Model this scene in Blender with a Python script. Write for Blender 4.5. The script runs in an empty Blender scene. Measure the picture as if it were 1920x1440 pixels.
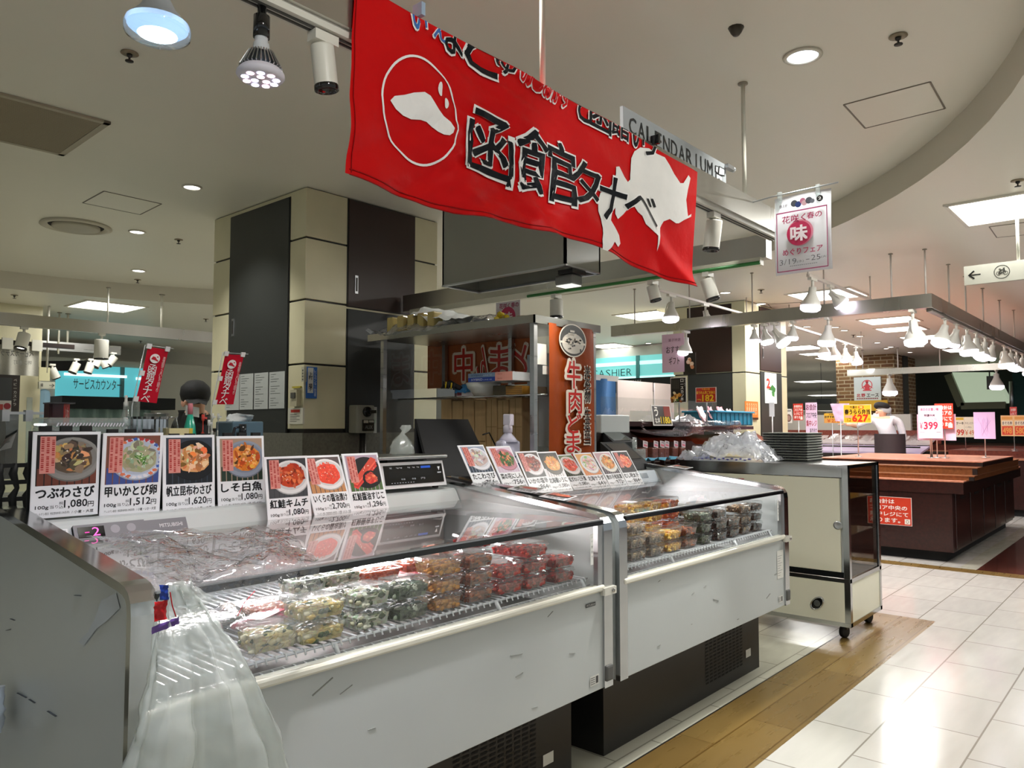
import bpy, bmesh, math, random
from mathutils import Vector, Matrix
random.seed(7)
SC = bpy.context.scene
COL = SC.collection
V = Vector

# ---------------------------------------------------------------- camera, world, exposure
FPX, CAMH = 1426.0, 1.3                       # focal length in pixels of the 1920x1440 frame, eye height
YAW, PITCH = math.radians(41.2), math.atan(78/1426)
cam = bpy.data.cameras.new('camera'); cam.sensor_width = 36; cam.lens = FPX/1920*36
cam.clip_start = .05; cam.clip_end = 200
camo = bpy.data.objects.new('camera', cam); COL.objects.link(camo)
camo.location = (0, 0, CAMH); camo.rotation_euler = (math.pi/2+PITCH, 0, YAW-math.pi/2)
SC.camera = camo
SC.view_settings.view_transform = 'Standard'; SC.view_settings.look = 'None'
SC.view_settings.gamma = 1; SC.view_settings.use_curve_mapping = False
SC.view_settings.exposure = 0.3
wd = bpy.data.worlds.new('world'); SC.world = wd; wd.use_nodes = True
wd.node_tree.nodes['Background'].inputs[0].default_value = (.86, .95, 1, 1)
wd.node_tree.nodes['Background'].inputs[1].default_value = .36
cy = SC.cycles
cy.max_bounces = 7; cy.diffuse_bounces = 4; cy.glossy_bounces = 3; cy.transmission_bounces = 4
cy.transparent_max_bounces = 32; cy.caustics_reflective = True; cy.caustics_refractive = False
cy.sample_clamp_indirect = 4.0; cy.blur_glossy = 1.0
WARM, NEUT, COOL, PINK = (1, .93, .80), (1, .99, .945), (.82, .91, 1), (1, .80, .84)

def lamp(kind, loc, to, watt, col, size=.06, cone=100, blend=.6, parent=None, name='light'):
    l = bpy.data.lights.new(name, kind); l.energy = watt; l.color = col
    if kind == 'SPOT':
        l.spot_size = math.radians(cone); l.spot_blend = blend; l.shadow_soft_size = size
    elif kind == 'POINT':
        l.shadow_soft_size = size
    else:
        l.size = size
    o = bpy.data.objects.new(name, l); COL.objects.link(o)
    d = (V(to)-V(loc)).normalized()
    o.rotation_euler = d.to_track_quat('-Z', 'Y').to_euler()
    if parent is not None:
        o.parent = parent; o.location = V(loc)-parent.location
    else:
        o.location = loc
    return o

# unseen fill lamps without fittings, added to lift the room's general light
for _x, _y, _z in ((-2, -2, 2.6), (1, -2.6, 2.6), (4.2, -2.4, 2.6), (7.4, -2.2, 2.6), (-3, 1.4, 2.6), (-2.2, 5, 2.75), (.6, 5.6, 2.78), (4.6, 5.6, 2.78), (8.4, 11.6, 2.6), (8.6, 6.2, 2.6), (10.4, -1.6, 2.6), (14, -1.4, 2.6), (8.6, 8.8, 2.6), (11.5, 3.9, 2.6), (18, 6.5, 2.6), (25, 8, 2.6), (32, 9, 2.6), (1.5, 1.6, 2.75), (3.9, 2.9, 2.78), (.2, -.3, 2.6), (2.2, -.3, 2.6)):
    lamp('SPOT', (_x, _y, _z), (_x, _y, 0), (95 if _y > 3 else 45 if _y > 0 else 14 if _y > -1 else 72), NEUT, .07, 150, .8, name='fill_lamp')
# two unseen spots added over the viewer's head to brighten the banner
for _x in (.5, 2.1):
    lamp('SPOT', (_x, -.3, 2.6), (_x*.6+.9, 1.6, 2.0), 46, NEUT, .04, 38, .5, name='banner_fill_spot')

# ---------------------------------------------------------------- where a pixel's ray meets a plane of the building's own grid
FH = V((math.cos(YAW), math.sin(YAW), 0)); RT = V((math.sin(YAW), -math.cos(YAW), 0)); ZZ = V((0, 0, 1))
FW = FH*math.cos(PITCH)+ZZ*math.sin(PITCH); UP = ZZ*math.cos(PITCH)-FH*math.sin(PITCH); EYE = V((0, 0, CAMH))
def at(x, y, X=None, Y=None, z=None):
    d = FW+RT*((x-960)/FPX)-UP*((y-720)/FPX)
    t = X/d.x if X is not None else Y/d.y if Y is not None else (z-CAMH)/d.z
    return EYE+d*t

# ---------------------------------------------------------------- materials
def C(h):
    if isinstance(h, (tuple, list)): return tuple(h[:3])
    h = h.lstrip('#'); r = []
    for i in (0, 2, 4):
        c = int(h[i:i+2], 16)/255
        r.append(c/12.92 if c <= .04045 else ((c+.055)/1.055)**2.4)
    return tuple(r)
MAT = {}
def nodes(name):
    m = bpy.data.materials.new(name); m.use_nodes = True
    nt = m.node_tree; nt.nodes.clear(); MAT[name] = m
    out = nt.nodes.new('ShaderNodeOutputMaterial')
    def N(t, **k):
        n = nt.nodes.new('ShaderNode'+t)
        for a, b in k.items(): setattr(n, a, b)
        return n
    return m, nt, N, out
def mk(name, col='#ffffff', rough=.5, metal=0., noise=.05, scale=9., bump=0., vcol=False, stretch=(1, 1, 1), spec=.5, coat=0., emit=0., alpha=1., trans=0., rvar=0.):
    m, nt, N, out = nodes(name); L = nt.links.new
    b = N('BsdfPrincipled'); L(b.outputs[0], out.inputs[0])
    tc = N('TexCoord'); mp = N('Mapping'); mp.inputs['Scale'].default_value = stretch
    L(tc.outputs['Object'], mp.inputs[0])
    nz = N('TexNoise'); nz.inputs['Scale'].default_value = scale; nz.inputs['Detail'].default_value = 5
    L(mp.outputs[0], nz.inputs['Vector'])
    mr = N('MapRange'); mr.inputs[3].default_value = 1-noise*1.6; mr.inputs[4].default_value = 1+noise*.8
    L(nz.outputs[0], mr.inputs[0])
    mx = N('MixRGB', blend_type='MULTIPLY'); mx.inputs[0].default_value = 1
    if vcol:
        a = N('Attribute', attribute_name='Col'); L(a.outputs['Color'], mx.inputs[1])
    else:
        mx.inputs[1].default_value = (*C(col), 1)
    L(mr.outputs[0], mx.inputs[2]); L(mx.outputs[0], b.inputs['Base Color'])
    b.inputs['Roughness'].default_value = rough; b.inputs['Metallic'].default_value = metal
    b.inputs['Specular IOR Level'].default_value = spec; b.inputs['Coat Weight'].default_value = coat
    b.inputs['Alpha'].default_value = alpha; b.inputs['Transmission Weight'].default_value = trans
    if rvar:
        r2 = N('MapRange'); r2.inputs[3].default_value = max(.02, rough-rvar); r2.inputs[4].default_value = rough+rvar
        L(nz.outputs[0], r2.inputs[0]); L(r2.outputs[0], b.inputs['Roughness'])
    if emit:
        L(mx.outputs[0], b.inputs['Emission Color']); b.inputs['Emission Strength'].default_value = emit
    if bump:
        bp = N('Bump'); bp.inputs['Strength'].default_value = bump; bp.inputs['Distance'].default_value = .01
        L(nz.outputs[0], bp.inputs['Height']); L(bp.outputs[0], b.inputs['Normal'])
    return m
# coloured by the colour each face was built with
mk('paint', vcol=True, rough=.42, noise=.04, scale=5)
mk('matte', vcol=True, rough=.8, noise=.06, scale=14)
mk('print', vcol=True, rough=.32, noise=.03, scale=20)
mk('gloss', vcol=True, rough=.12, noise=.03, scale=6, coat=.3)
mk('cloth', vcol=True, rough=.7, noise=.08, scale=60, bump=.15)
mk('satin', vcol=True, rough=.42, noise=.05, scale=16, bump=.3, spec=.16)
mk('food', vcol=True, rough=.22, noise=.25, scale=70, bump=.5, coat=.4)
mk('rubber', vcol=True, rough=.6, noise=.1, scale=20)
mk('skin', vcol=True, rough=.5, noise=.05, scale=30)
mk('glow', vcol=True, rough=.5, noise=.01, emit=1.0)
mk('glow_bright', vcol=True, rough=.5, noise=.01, emit=5.0)
# metals
mk('steel', '#b9b9b6', rough=.3, metal=1, noise=.10, scale=3, stretch=(1, 1, 14), rvar=.1)
mk('steel_beam', '#cac8c1', rough=.3, metal=1, noise=.22, scale=1.4, stretch=(1.5, 1.5, .25), rvar=.14)
mk('chrome', '#c9cacb', rough=.13, metal=1, noise=.12, scale=7, rvar=.07)
mk('alu', '#c4c6c8', rough=.35, metal=1, noise=.06, scale=30)
mk('dark_metal', '#3d3b38', rough=.38, metal=.7, noise=.1, scale=5)
# clear things: part transparent, part mirror by angle
def clear(name, tint=(1, 1, 1), ior=1.45, rough=.02, haze=0., hazecol=(1, 1, 1), bump=0., scale=30., boost=1., base=0.):
    m, nt, N, out = nodes(name); L = nt.links.new
    tr = N('BsdfTransparent'); tr.inputs[0].default_value = (*tint, 1)
    gl = N('BsdfGlossy'); gl.inputs['Roughness'].default_value = rough
    lw = N('LayerWeight'); lw.inputs['Blend'].default_value = .5            # 1-|cos|, the same from both sides
    pw = N('Math', operation='POWER'); pw.inputs[1].default_value = 5; L(lw.outputs['Facing'], pw.inputs[0])
    fr = N('Math', operation='MULTIPLY_ADD'); f0 = ((ior-1)/(ior+1))**2*1.9; fr.inputs[1].default_value = 1-f0; fr.inputs[2].default_value = f0; L(pw.outputs[0], fr.inputs[0])
    ma = N('Math', operation='MULTIPLY_ADD'); ma.inputs[1].default_value = boost; ma.inputs[2].default_value = base; ma.use_clamp = True
    L(fr.outputs[0], ma.inputs[0])
    m1 = N('MixShader'); L(ma.outputs[0], m1.inputs[0]); L(gl.outputs[0], m1.inputs[2])
    if haze:
        df = N('BsdfDiffuse'); tl = N('BsdfTranslucent'); df.inputs[0].default_value = (*hazecol, 1); tl.inputs[0].default_value = (*hazecol, 1)
        md = N('MixShader'); md.inputs[0].default_value = .45; L(df.outputs[0], md.inputs[1]); L(tl.outputs[0], md.inputs[2])
        tc = N('TexCoord'); nz = N('TexNoise'); nz.inputs['Scale'].default_value = scale; L(tc.outputs['Object'], nz.inputs['Vector'])
        mr = N('MapRange'); mr.inputs[3].default_value = haze*.6; mr.inputs[4].default_value = min(1, haze*1.4); L(nz.outputs[0], mr.inputs[0])
        m2 = N('MixShader'); L(mr.outputs[0], m2.inputs[0]); L(tr.outputs[0], m2.inputs[1]); L(md.outputs[0], m2.inputs[2])
        L(m2.outputs[0], m1.inputs[1])
        if bump:
            bp = N('Bump'); bp.inputs['Strength'].default_value = bump; bp.inputs['Distance'].default_value = .01
            L(nz.outputs[0], bp.inputs['Height']); L(bp.outputs[0], gl.inputs['Normal']); L(bp.outputs[0], lw.inputs['Normal'])
    else:
        L(tr.outputs[0], m1.inputs[1])
    L(m1.outputs[0], out.inputs[0]); return m
clear('glass', (.97, .99, .98))
clear('lid_glass', (.94, .97, .96), boost=1.3)
clear('lid_clear', (.95, .97, .97), boost=.55)
clear('smoked_glass', (.46, .43, .39), boost=1.0)
clear('acrylic', (.93, .96, .95), haze=.05, boost=1.1)
clear('clear_tub', (.95, .97, .97), rough=.06, haze=.05, scale=50, boost=1.3, base=.02)
clear('film', (.97, .98, 1), rough=.09, haze=.06, bump=.5, scale=45, boost=1.7, base=.04, hazecol=(.92, .94, 1))
clear('film_heap', (.95, .97, 1), rough=.12, haze=.45, bump=.9, scale=30, boost=1.2, base=.03, hazecol=(.93, .95, 1))
clear('milky', (.95, .96, .95), rough=.2, haze=.43, bump=.25, scale=9, boost=.9, hazecol=(.78, .83, .80))
clear('bottle_clear', (.85, .93, .92), haze=.22, boost=1.1)
# woods, floor, brick, stone, ceiling
def wood(name, c1, c2, rough=.35, stretch=(1, 14, 14), scale=2.5, coat=.2):
    m, nt, N, out = nodes(name); L = nt.links.new
    b = N('BsdfPrincipled'); L(b.outputs[0], out.inputs[0])
    tc = N('TexCoord'); mp = N('Mapping'); mp.inputs['Scale'].default_value = stretch; L(tc.outputs['Object'], mp.inputs[0])
    nz = N('TexNoise'); nz.inputs['Scale'].default_value = scale; nz.inputs['Detail'].default_value = 8; nz.inputs['Roughness'].default_value = .65
    L(mp.outputs[0], nz.inputs['Vector'])
    cr = N('ValToRGB'); cr.color_ramp.elements[0].position = .32; cr.color_ramp.elements[1].position = .7
    cr.color_ramp.elements[0].color = (*C(c1), 1); cr.color_ramp.elements[1].color = (*C(c2), 1)
    L(nz.outputs[0], cr.inputs[0]); L(cr.outputs[0], b.inputs['Base Color'])
    b.inputs['Roughness'].default_value = rough; b.inputs['Coat Weight'].default_value = coat
    bp = N('Bump'); bp.inputs['Strength'].default_value = .08; L(nz.outputs[0], bp.inputs['Height']); L(bp.outputs[0], b.inputs['Normal'])
    return m
wood('wood_dark', '#1e0906', '#371510', rough=.32)
wood('wood_red', '#57261d', '#7c3a2c', rough=.3)
wood('wood_top', '#a86a52', '#c98a6e', rough=.28)
wood('wood_orange', '#6b3d1f', '#8a5530', rough=.3)
wood('wood_floor', '#3a1a14', '#5d3026', rough=.25, stretch=(1, 9, 1))
wood('cardboard', '#a88a60', '#bd9f74', rough=.8, stretch=(6, 6, 1), coat=0)
wood('black_wood', '#120a07', '#241510', rough=.4)
def tiles(name, c1, c2, line, bw, bh, off, ox, oy, rough=.2, mortar=.004, grain=(2, 9, 1), rot=0., squash=1., mottled=.5, coat=0., bump=0.):
    m, nt, N, out = nodes(name); L = nt.links.new
    b = N('BsdfPrincipled'); L(b.outputs[0], out.inputs[0])
    tc = N('TexCoord'); mp = N('Mapping'); mp.inputs['Location'].default_value = (ox, oy, 0); mp.inputs['Rotation'].default_value = (rot, 0, 0)
    L(tc.outputs['Object'], mp.inputs[0])
    br = N('TexBrick'); br.offset = off; br.squash = 1
    br.inputs['Scale'].default_value = 1; br.inputs['Brick Width'].default_value = bw; br.inputs['Row Height'].default_value = bh
    br.inputs['Mortar Size'].default_value = mortar; br.inputs['Mortar Smooth'].default_value = .2
    br.inputs['Color1'].default_value = (*C(c1), 1); br.inputs['Color2'].default_value = (*C(c2), 1); br.inputs['Mortar'].default_value = (*C(line), 1)
    if bump:                                   # walls: run the courses along x+y, height along z
        sp = N('SeparateXYZ'); L(tc.outputs['Object'], sp.inputs[0]); ad = N('Math', operation='ADD'); L(sp.outputs[0], ad.inputs[0]); L(sp.outputs[1], ad.inputs[1])
        cb = N('CombineXYZ'); L(ad.outputs[0], cb.inputs[0]); L(sp.outputs[2], cb.inputs[1]); L(cb.outputs[0], br.inputs['Vector'])
    else:
        L(mp.outputs[0], br.inputs['Vector'])
    mp2 = N('Mapping'); mp2.inputs['Scale'].default_value = grain; mp2.inputs['Rotation'].default_value = (0, 0, .5); L(tc.outputs['Object'], mp2.inputs[0])
    nz = N('TexNoise'); nz.inputs['Scale'].default_value = 2.2; nz.inputs['Detail'].default_value = 7; L(mp2.outputs[0], nz.inputs['Vector'])
    mr = N('MapRange'); mr.inputs[3].default_value = 1-.28*mottled; mr.inputs[4].default_value = 1+.12*mottled; L(nz.outputs[0], mr.inputs[0])
    mx = N('MixRGB', blend_type='MULTIPLY'); mx.inputs[0].default_value = 1; L(br.outputs['Color'], mx.inputs[1]); L(mr.outputs[0], mx.inputs[2])
    L(mx.outputs[0], b.inputs['Base Color']); b.inputs['Coat Weight'].default_value = coat
    r2 = N('MapRange'); r2.inputs[3].default_value = max(.02, rough-.08); r2.inputs[4].default_value = rough+.1; L(nz.outputs[0], r2.inputs[0]); L(r2.outputs[0], b.inputs['Roughness'])
    bp = N('Bump'); bp.inputs['Strength'].default_value = .12+bump; bp.inputs['Distance'].default_value = .003+bump*.02
    if bump:
        inv = N('Math', operation='SUBTRACT'); inv.inputs[0].default_value = 1; L(br.outputs['Fac'], inv.inputs[1]); L(inv.outputs[0], bp.inputs['Height'])
    else:
        L(nz.outputs[0], bp.inputs['Height'])
    L(bp.outputs[0], b.inputs['Normal']); return m
tiles('tile', '#c2c0ba', '#cac8c1', '#8f8a80', .528, .348, .5, .227, .024, rough=.16, mottled=.35)
tiles('tile_back', '#b9b7a8', '#c1bfae', '#8f8d80', .528, .348, .5, .1, .05, rough=.2, mottled=.35)
tiles('vinyl_wood', '#80683a', '#745c31', '#5e461d', .9, .19, .4, .3, .045, rough=.28, grain=(1.5, 14, 1), mottled=.6)
tiles('brick', '#8a6a44', '#6f4c2e', '#b9a98a', .22, .07, .5, 0, 0, rough=.85, mortar=.009, grain=(9, 9, 9), rot=math.pi/2, mottled=1.2, bump=.5)
mk('ceiling_paint', '#e4e0d2', rough=.42, noise=.06, scale=.9, stretch=(.25, 1.2, 1), bump=.12, rvar=.12)
mk('fascia_paint', '#d6d0c0', rough=.6, noise=.04, scale=2)
mk('column_cream', '#d2cba9', rough=.35, noise=.12, scale=3.5)
mk('granite', '#6d6b60', rough=.35, noise=.35, scale=60)
mk('dark_door', '#2e302e', rough=.42, noise=.05, scale=6)
mk('brown_door', '#2c1409', rough=.4, noise=.12, scale=4)
mk('enamel', '#c2c7c7', rough=.34, noise=.05, scale=3, rvar=.06)
mk('enamel_cream', '#e8e5d0', rough=.3, noise=.04, scale=3)
mk('base_black', '#1c1a19', rough=.42, noise=.12, scale=4)
mk('hood_grey', '#8b8c82', rough=.33, noise=.05, scale=2)
mk('wall_grey', '#b9b8ad', rough=.6, noise=.06, scale=2)
# ---------------------------------------------------------------- mesh building
class Fr:                                       # a flat frame: U to the right, V up, N towards whoever reads it
    def __init__(s, O, U=(1, 0, 0), W=(0, 0, 1)):
        s.O = V(O); s.U = V(U).normalized(); s.V = V(W).normalized(); s.N = s.U.cross(s.V).normalized()
    def p(s, u, v, n=0.): return s.O+s.U*u+s.V*v+s.N*n
def frame_of(bl, br, tl):
    bl, br, tl = V(bl), V(br), V(tl)
    return Fr(bl, br-bl, tl-bl), (br-bl).length, (tl-bl).length
FONT = {}
def glyphs(s, bold=0.):
    k = (s, bold)
    if k not in FONT:
        cu = bpy.data.curves.new('t', 'FONT'); cu.body = s; cu.offset = bold; cu.resolution_u = 2
        o = bpy.data.objects.new('t', cu); COL.objects.link(o)
        me = bpy.data.meshes.new_from_object(o.evaluated_get(bpy.context.evaluated_depsgraph_get()))
        bpy.data.objects.remove(o); bpy.data.curves.remove(cu)
        vs = [(v.co.x, v.co.y) for v in me.vertices]; fs = [tuple(p.vertices) for p in me.polygons]
        bpy.data.meshes.remove(me)
        x0 = min(v[0] for v in vs); x1 = max(v[0] for v in vs); y0 = min(v[1] for v in vs); y1 = max(v[1] for v in vs)
        w, h = max(1e-4, x1-x0), max(1e-4, y1-y0)
        FONT[k] = ([((a-x0)/w, (b-y0)/h) for a, b in vs], fs, w/h)
    return FONT[k]
class MB:
    def __init__(s, mat='paint', col='#ffffff'):
        s.v = []; s.f = []; s.mt = []; s.cl = []; s.sm = []; s.mat = mat; s.col = col; s.T = None
    def add(s, vs, fs, mat=None, col=None, smooth=False):
        b = len(s.v); T = s.T
        s.v += [(T @ V(v)) if T is not None else V(v) for v in vs]
        m = mat or s.mat; c = C(col if col is not None else s.col)
        for f in fs:
            s.f.append(tuple(b+i for i in f)); s.mt.append(m); s.cl.append(c); s.sm.append(smooth)
        return s
    def box(s, a, b, mat=None, col=None):
        x0, x1 = sorted((a[0], b[0])); y0, y1 = sorted((a[1], b[1])); z0, z1 = sorted((a[2], b[2]))
        return s.add([(x0,y0,z0),(x1,y0,z0),(x1,y1,z0),(x0,y1,z0),(x0,y0,z1),(x1,y0,z1),(x1,y1,z1),(x0,y1,z1)],
                     [(0,3,2,1),(4,5,6,7),(0,1,5,4),(1,2,6,5),(2,3,7,6),(3,0,4,7)], mat, col)
    def bbox(s, a, b, r=.006, mat=None, col=None):   # box with chamfered edges
        lo = V([min(a[i], b[i]) for i in range(3)]); hi = V([max(a[i], b[i]) for i in range(3)])
        bm = bmesh.new(); bmesh.ops.create_cube(bm, size=1)
        for v in bm.verts: v.co = V([lo[i] if v.co[i] < 0 else hi[i] for i in range(3)])
        r = min(r, .45*min(hi-lo))
        bmesh.ops.bevel(bm, geom=bm.edges[:], offset=r, segments=2, affect='EDGES', profile=.5)
        bm.verts.index_update()
        s.add([v.co.copy() for v in bm.verts], [[v.index for v in f.verts] for f in bm.faces], mat, col); bm.free(); return s
    def fbox(s, fr, u0, u1, v0, v1, n0, n1, mat=None, col=None):
        P = fr.p
        return s.add([P(u0,v0,n0),P(u1,v0,n0),P(u1,v1,n0),P(u0,v1,n0),P(u0,v0,n1),P(u1,v0,n1),P(u1,v1,n1),P(u0,v1,n1)],
                     [(0,3,2,1),(4,5,6,7),(0,1,5,4),(1,2,6,5),(2,3,7,6),(3,0,4,7)], mat, col)
    def quad(s, a, b, c, d, mat=None, col=None): return s.add([a, b, c, d], [(0,1,2,3)], mat, col)
    def rect(s, fr, u0, v0, u1, v1, n=.0006, col=None, mat=None):
        return s.add([fr.p(u0,v0,n),fr.p(u1,v0,n),fr.p(u1,v1,n),fr.p(u0,v1,n)], [(0,1,2,3)], mat, col)
    def poly(s, fr, pts, n=.0006, col=None, mat=None):
        return s.add([fr.p(a, b, n) for a, b in pts], [tuple(range(len(pts)))], mat, col)
    def oval(s, fr, u, v, a, b, n=.0006, col=None, mat=None, k=20, rot=0., jit=0., rnd=random):
        pts = []
        for i in range(k):
            t = 2*math.pi*i/k; q = 1+jit*(rnd.random()-.5)*2
            x, y = a*q*math.cos(t), b*q*math.sin(t)
            pts.append((u+x*math.cos(rot)-y*math.sin(rot), v+x*math.sin(rot)+y*math.cos(rot)))
        return s.poly(fr, pts, n, col, mat)
    def ring(s, fr, u, v, a, b, w, n=.0006, col=None, mat=None, k=32):
        vs = []
        for i in range(k):
            t = 2*math.pi*i/k; vs += [fr.p(u+a*math.cos(t), v+b*math.sin(t), n), fr.p(u+(a-w)*math.cos(t), v+(b-w)*math.sin(t), n)]
        return s.add(vs, [(2*i, (2*i+2) % (2*k), (2*i+3) % (2*k), 2*i+1) for i in range(k)], mat, col)
    def text(s, t, fr, u0, v0, u1, v1, col='#111111', bold=0., n=.0008, mat=None, keep=False, mirror=False, shear=0., warp=None, cut=None):
        if bold > 0:                              # heavier strokes: the same letters laid down a hair apart in each direction
            e = bold*.7*min(v1-v0, (u1-u0)/max(1, len(t))*1.15)
            k = ((1, 1), (1, -1), (-1, 1), (-1, -1))+(((1.4, 0), (-1.4, 0), (0, 1.4), (0, -1.4)) if bold > .055 else ())
            for i, (a, b) in enumerate(k): s.text(t, fr, u0+a*e, v0+b*e, u1+a*e, v1+b*e, col, 0, n+.00012*i, mat, keep, mirror, shear, warp, cut)
            return s
        vs, fs, asp = glyphs(t, bold); w, h = u1-u0, v1-v0
        if keep:
            w2 = h*asp
            if w2 < w: u0 += (w-w2)/2; w = w2
            else: h2 = w/asp; v0 += (h-h2)/2; h = h2
        q = [(u0+w*((1-a) if mirror else a)+shear*h*b, v0+h*b) for a, b in vs]
        if warp is None and cut is None:
            return s.add([fr.p(a, b, n) for a, b in q], fs, mat, col)
        bm = bmesh.new(); bv = [bm.verts.new((a, b, 0)) for a, b in q]
        for f in fs:
            try: bm.faces.new([bv[i] for i in f])
            except ValueError: pass
        if cut is not None:
            bmesh.ops.bisect_plane(bm, geom=bm.verts[:]+bm.edges[:]+bm.faces[:], plane_co=(0, cut, 0), plane_no=(0, 1, 0), clear_outer=True)
        if warp is not None:
            for _ in range(3):
                ed = [e for e in bm.edges if e.calc_length() > .045]
                if ed: bmesh.ops.subdivide_edges(bm, edges=ed, cuts=1); bmesh.ops.triangulate(bm, faces=[f for f in bm.faces if len(f.verts) > 3])
        bm.verts.index_update(); g = warp or (lambda a, b, n: fr.p(a, b, n))
        s.add([g(v.co.x, v.co.y, n) for v in bm.verts], [[v.index for v in f.verts] for f in bm.faces], mat, col); bm.free(); return s
    def vtext(s, t, fr, u, vtop, size, step, col='#111111', bold=0., n=.0008, mat=None, mirror=False):
        for i, ch in enumerate(t):
            if ch in ' 　': continue
            k = .62 if ch in 'のくぃっゃぁ' else .9
            s.text(ch, fr, u-size*.45, vtop-step*i-size*k, u+size*.45, vtop-step*i, col, bold, n, mat, keep=True, mirror=mirror)
        return s
    def tube(s, pts, r, k=8, mat=None, col=None, caps=True, closed=False):
        pts = [V(p) for p in pts]; n = len(pts); vs = []; rr = r if isinstance(r, (list, tuple)) else [r]*n
        nrm = None
        for i, p in enumerate(pts):
            d = (pts[(i+1) % n]-pts[i-1]) if closed else (pts[min(i+1, n-1)]-pts[max(i-1, 0)])
            d = d.normalized() if d.length > 1e-9 else ZZ
            if nrm is None: nrm = d.orthogonal().normalized()
            nrm = (nrm-d*nrm.dot(d)); nrm = nrm.normalized() if nrm.length > 1e-6 else d.orthogonal().normalized()
            bi = d.cross(nrm)
            vs += [p+(nrm*math.cos(2*math.pi*j/k)+bi*math.sin(2*math.pi*j/k))*rr[i] for j in range(k)]
        fs = []
        for i in range(n if closed else n-1):
            for j in range(k):
                a, b2 = i*k, ((i+1) % n)*k
                fs.append((a+j, a+(j+1) % k, b2+(j+1) % k, b2+j))
        if caps and not closed: fs += [tuple(range(k-1, -1, -1)), tuple((n-1)*k+j for j in range(k))]
        return s.add(vs, fs, mat, col, smooth=k > 5)
    def bar(s, a, b, w, h, mat=None, col=None, up=ZZ):
        a, b = V(a), V(b); d = (b-a).normalized(); sd = d.cross(V(up)); sd = sd.normalized() if sd.length > 1e-6 else d.orthogonal().normalized()
        u2 = sd.cross(d); vs = [p+sd*(x*w/2)+u2*(y*h/2) for p in (a, b) for x, y in ((-1,-1),(1,-1),(1,1),(-1,1))]
        return s.add(vs, [(0,3,2,1),(4,5,6,7),(0,1,5,4),(1,2,6,5),(2,3,7,6),(3,0,4,7)], mat, col)
    def lathe(s, prof, o=(0, 0, 0), ax=(0, 0, 1), k=20, mat=None, col=None, smooth=True, cap=True, sx=1., flute=0., nf=0):
        o = V(o); ax = V(ax).normalized(); e = ax.orthogonal().normalized() if abs(ax.z) < .99 else V((1, 0, 0)); g = ax.cross(e)
        vs = []
        for r, h in prof:
            for j in range(k):
                t = 2*math.pi*j/k; q = r*(1+flute*(1 if (j*nf//k*1) % 2 else -1)) if nf else r
                vs.append(o+ax*h+e*(q*math.cos(t)*sx)+g*(q*math.sin(t)))
        fs = []
        for i in range(len(prof)-1):
            for j in range(k): fs.append((i*k+j, i*k+(j+1) % k, (i+1)*k+(j+1) % k, (i+1)*k+j))
        if cap: fs += [tuple(range(k-1, -1, -1)), tuple((len(prof)-1)*k+j for j in range(k))]
        return s.add(vs, fs, mat, col, smooth)
    def prism(s, poly, fr, n0, n1, mat=None, col=None):
        k = len(poly); vs = [fr.p(a, b, n0) for a, b in poly]+[fr.p(a, b, n1) for a, b in poly]
        return s.add(vs, [tuple(range(k-1, -1, -1)), tuple(range(k, 2*k))]+[(i, (i+1) % k, k+(i+1) % k, k+i) for i in range(k)], mat, col)
    def grid(s, fn, nu, nv, mat=None, col=None, smooth=True):
        vs = [fn(i/nu, j/nv) for j in range(nv+1) for i in range(nu+1)]
        return s.add(vs, [(j*(nu+1)+i, j*(nu+1)+i+1, (j+1)*(nu+1)+i+1, (j+1)*(nu+1)+i) for j in range(nv) for i in range(nu)], mat, col, smooth)
    def blob(s, c, r, rnd, mat=None, col=None, jit=.25, sub=1):
        bm = bmesh.new(); bmesh.ops.create_icosphere(bm, subdivisions=sub, radius=1); bm.verts.index_update()
        c = V(c); r = V(r) if not isinstance(r, (int, float)) else V((r, r, r))
        vs = [c+V([v.co[i]*r[i]*(1+jit*(rnd.random()-.5)*2) for i in range(3)]) for v in bm.verts]
        s.add(vs, [[v.index for v in f.verts] for f in bm.faces], mat, col, True); bm.free(); return s
    def build(s, name, parent=None, loc=None, label=None, cat=None, group=None, kind=None):
        if loc is None:
            if parent is not None: loc = V((0, 0, 0))
            else:
                xs = [v.x for v in s.v]; ys = [v.y for v in s.v]; zs = [v.z for v in s.v]
                loc = V(((min(xs)+max(xs))/2, (min(ys)+max(ys))/2, min(zs)))
        off = WORLD(parent)+V(loc)
        me = bpy.data.meshes.new(name); me.from_pydata([v-off for v in s.v], [], s.f)
        used = []
        for m in s.mt:
            if m not in used: used.append(m)
        for m in used: me.materials.append(MAT[m])
        me.polygons.foreach_set('material_index', [used.index(m) for m in s.mt])
        me.polygons.foreach_set('use_smooth', s.sm)
        ca = me.color_attributes.new('Col', 'FLOAT_COLOR', 'CORNER'); buf = []
        for f, c in zip(s.f, s.cl): buf += [c[0], c[1], c[2], 1.]*len(f)
        ca.data.foreach_set('color', buf); me.update()
        o = bpy.data.objects.new(name, me); COL.objects.link(o); o.location = loc
        if parent is not None: o.parent = parent
        tag(o, label, cat, group, kind); return o
def WORLD(o):
    p = V((0, 0, 0))
    while o is not None: p += V(o.location); o = o.parent
    return p
def tag(o, label=None, cat=None, group=None, kind=None):
    for k, v in (('label', label), ('category', cat), ('group', group), ('kind', kind)):
        if v: o[k] = v
    return o
def thing(name, loc, label, cat, group=None, kind=None):      # an Empty at the thing's base; its parts are children
    o = bpy.data.objects.new(name, None); COL.objects.link(o); o.location = V(loc); o.empty_display_size = .05
    return tag(o, label, cat, group, kind)
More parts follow.
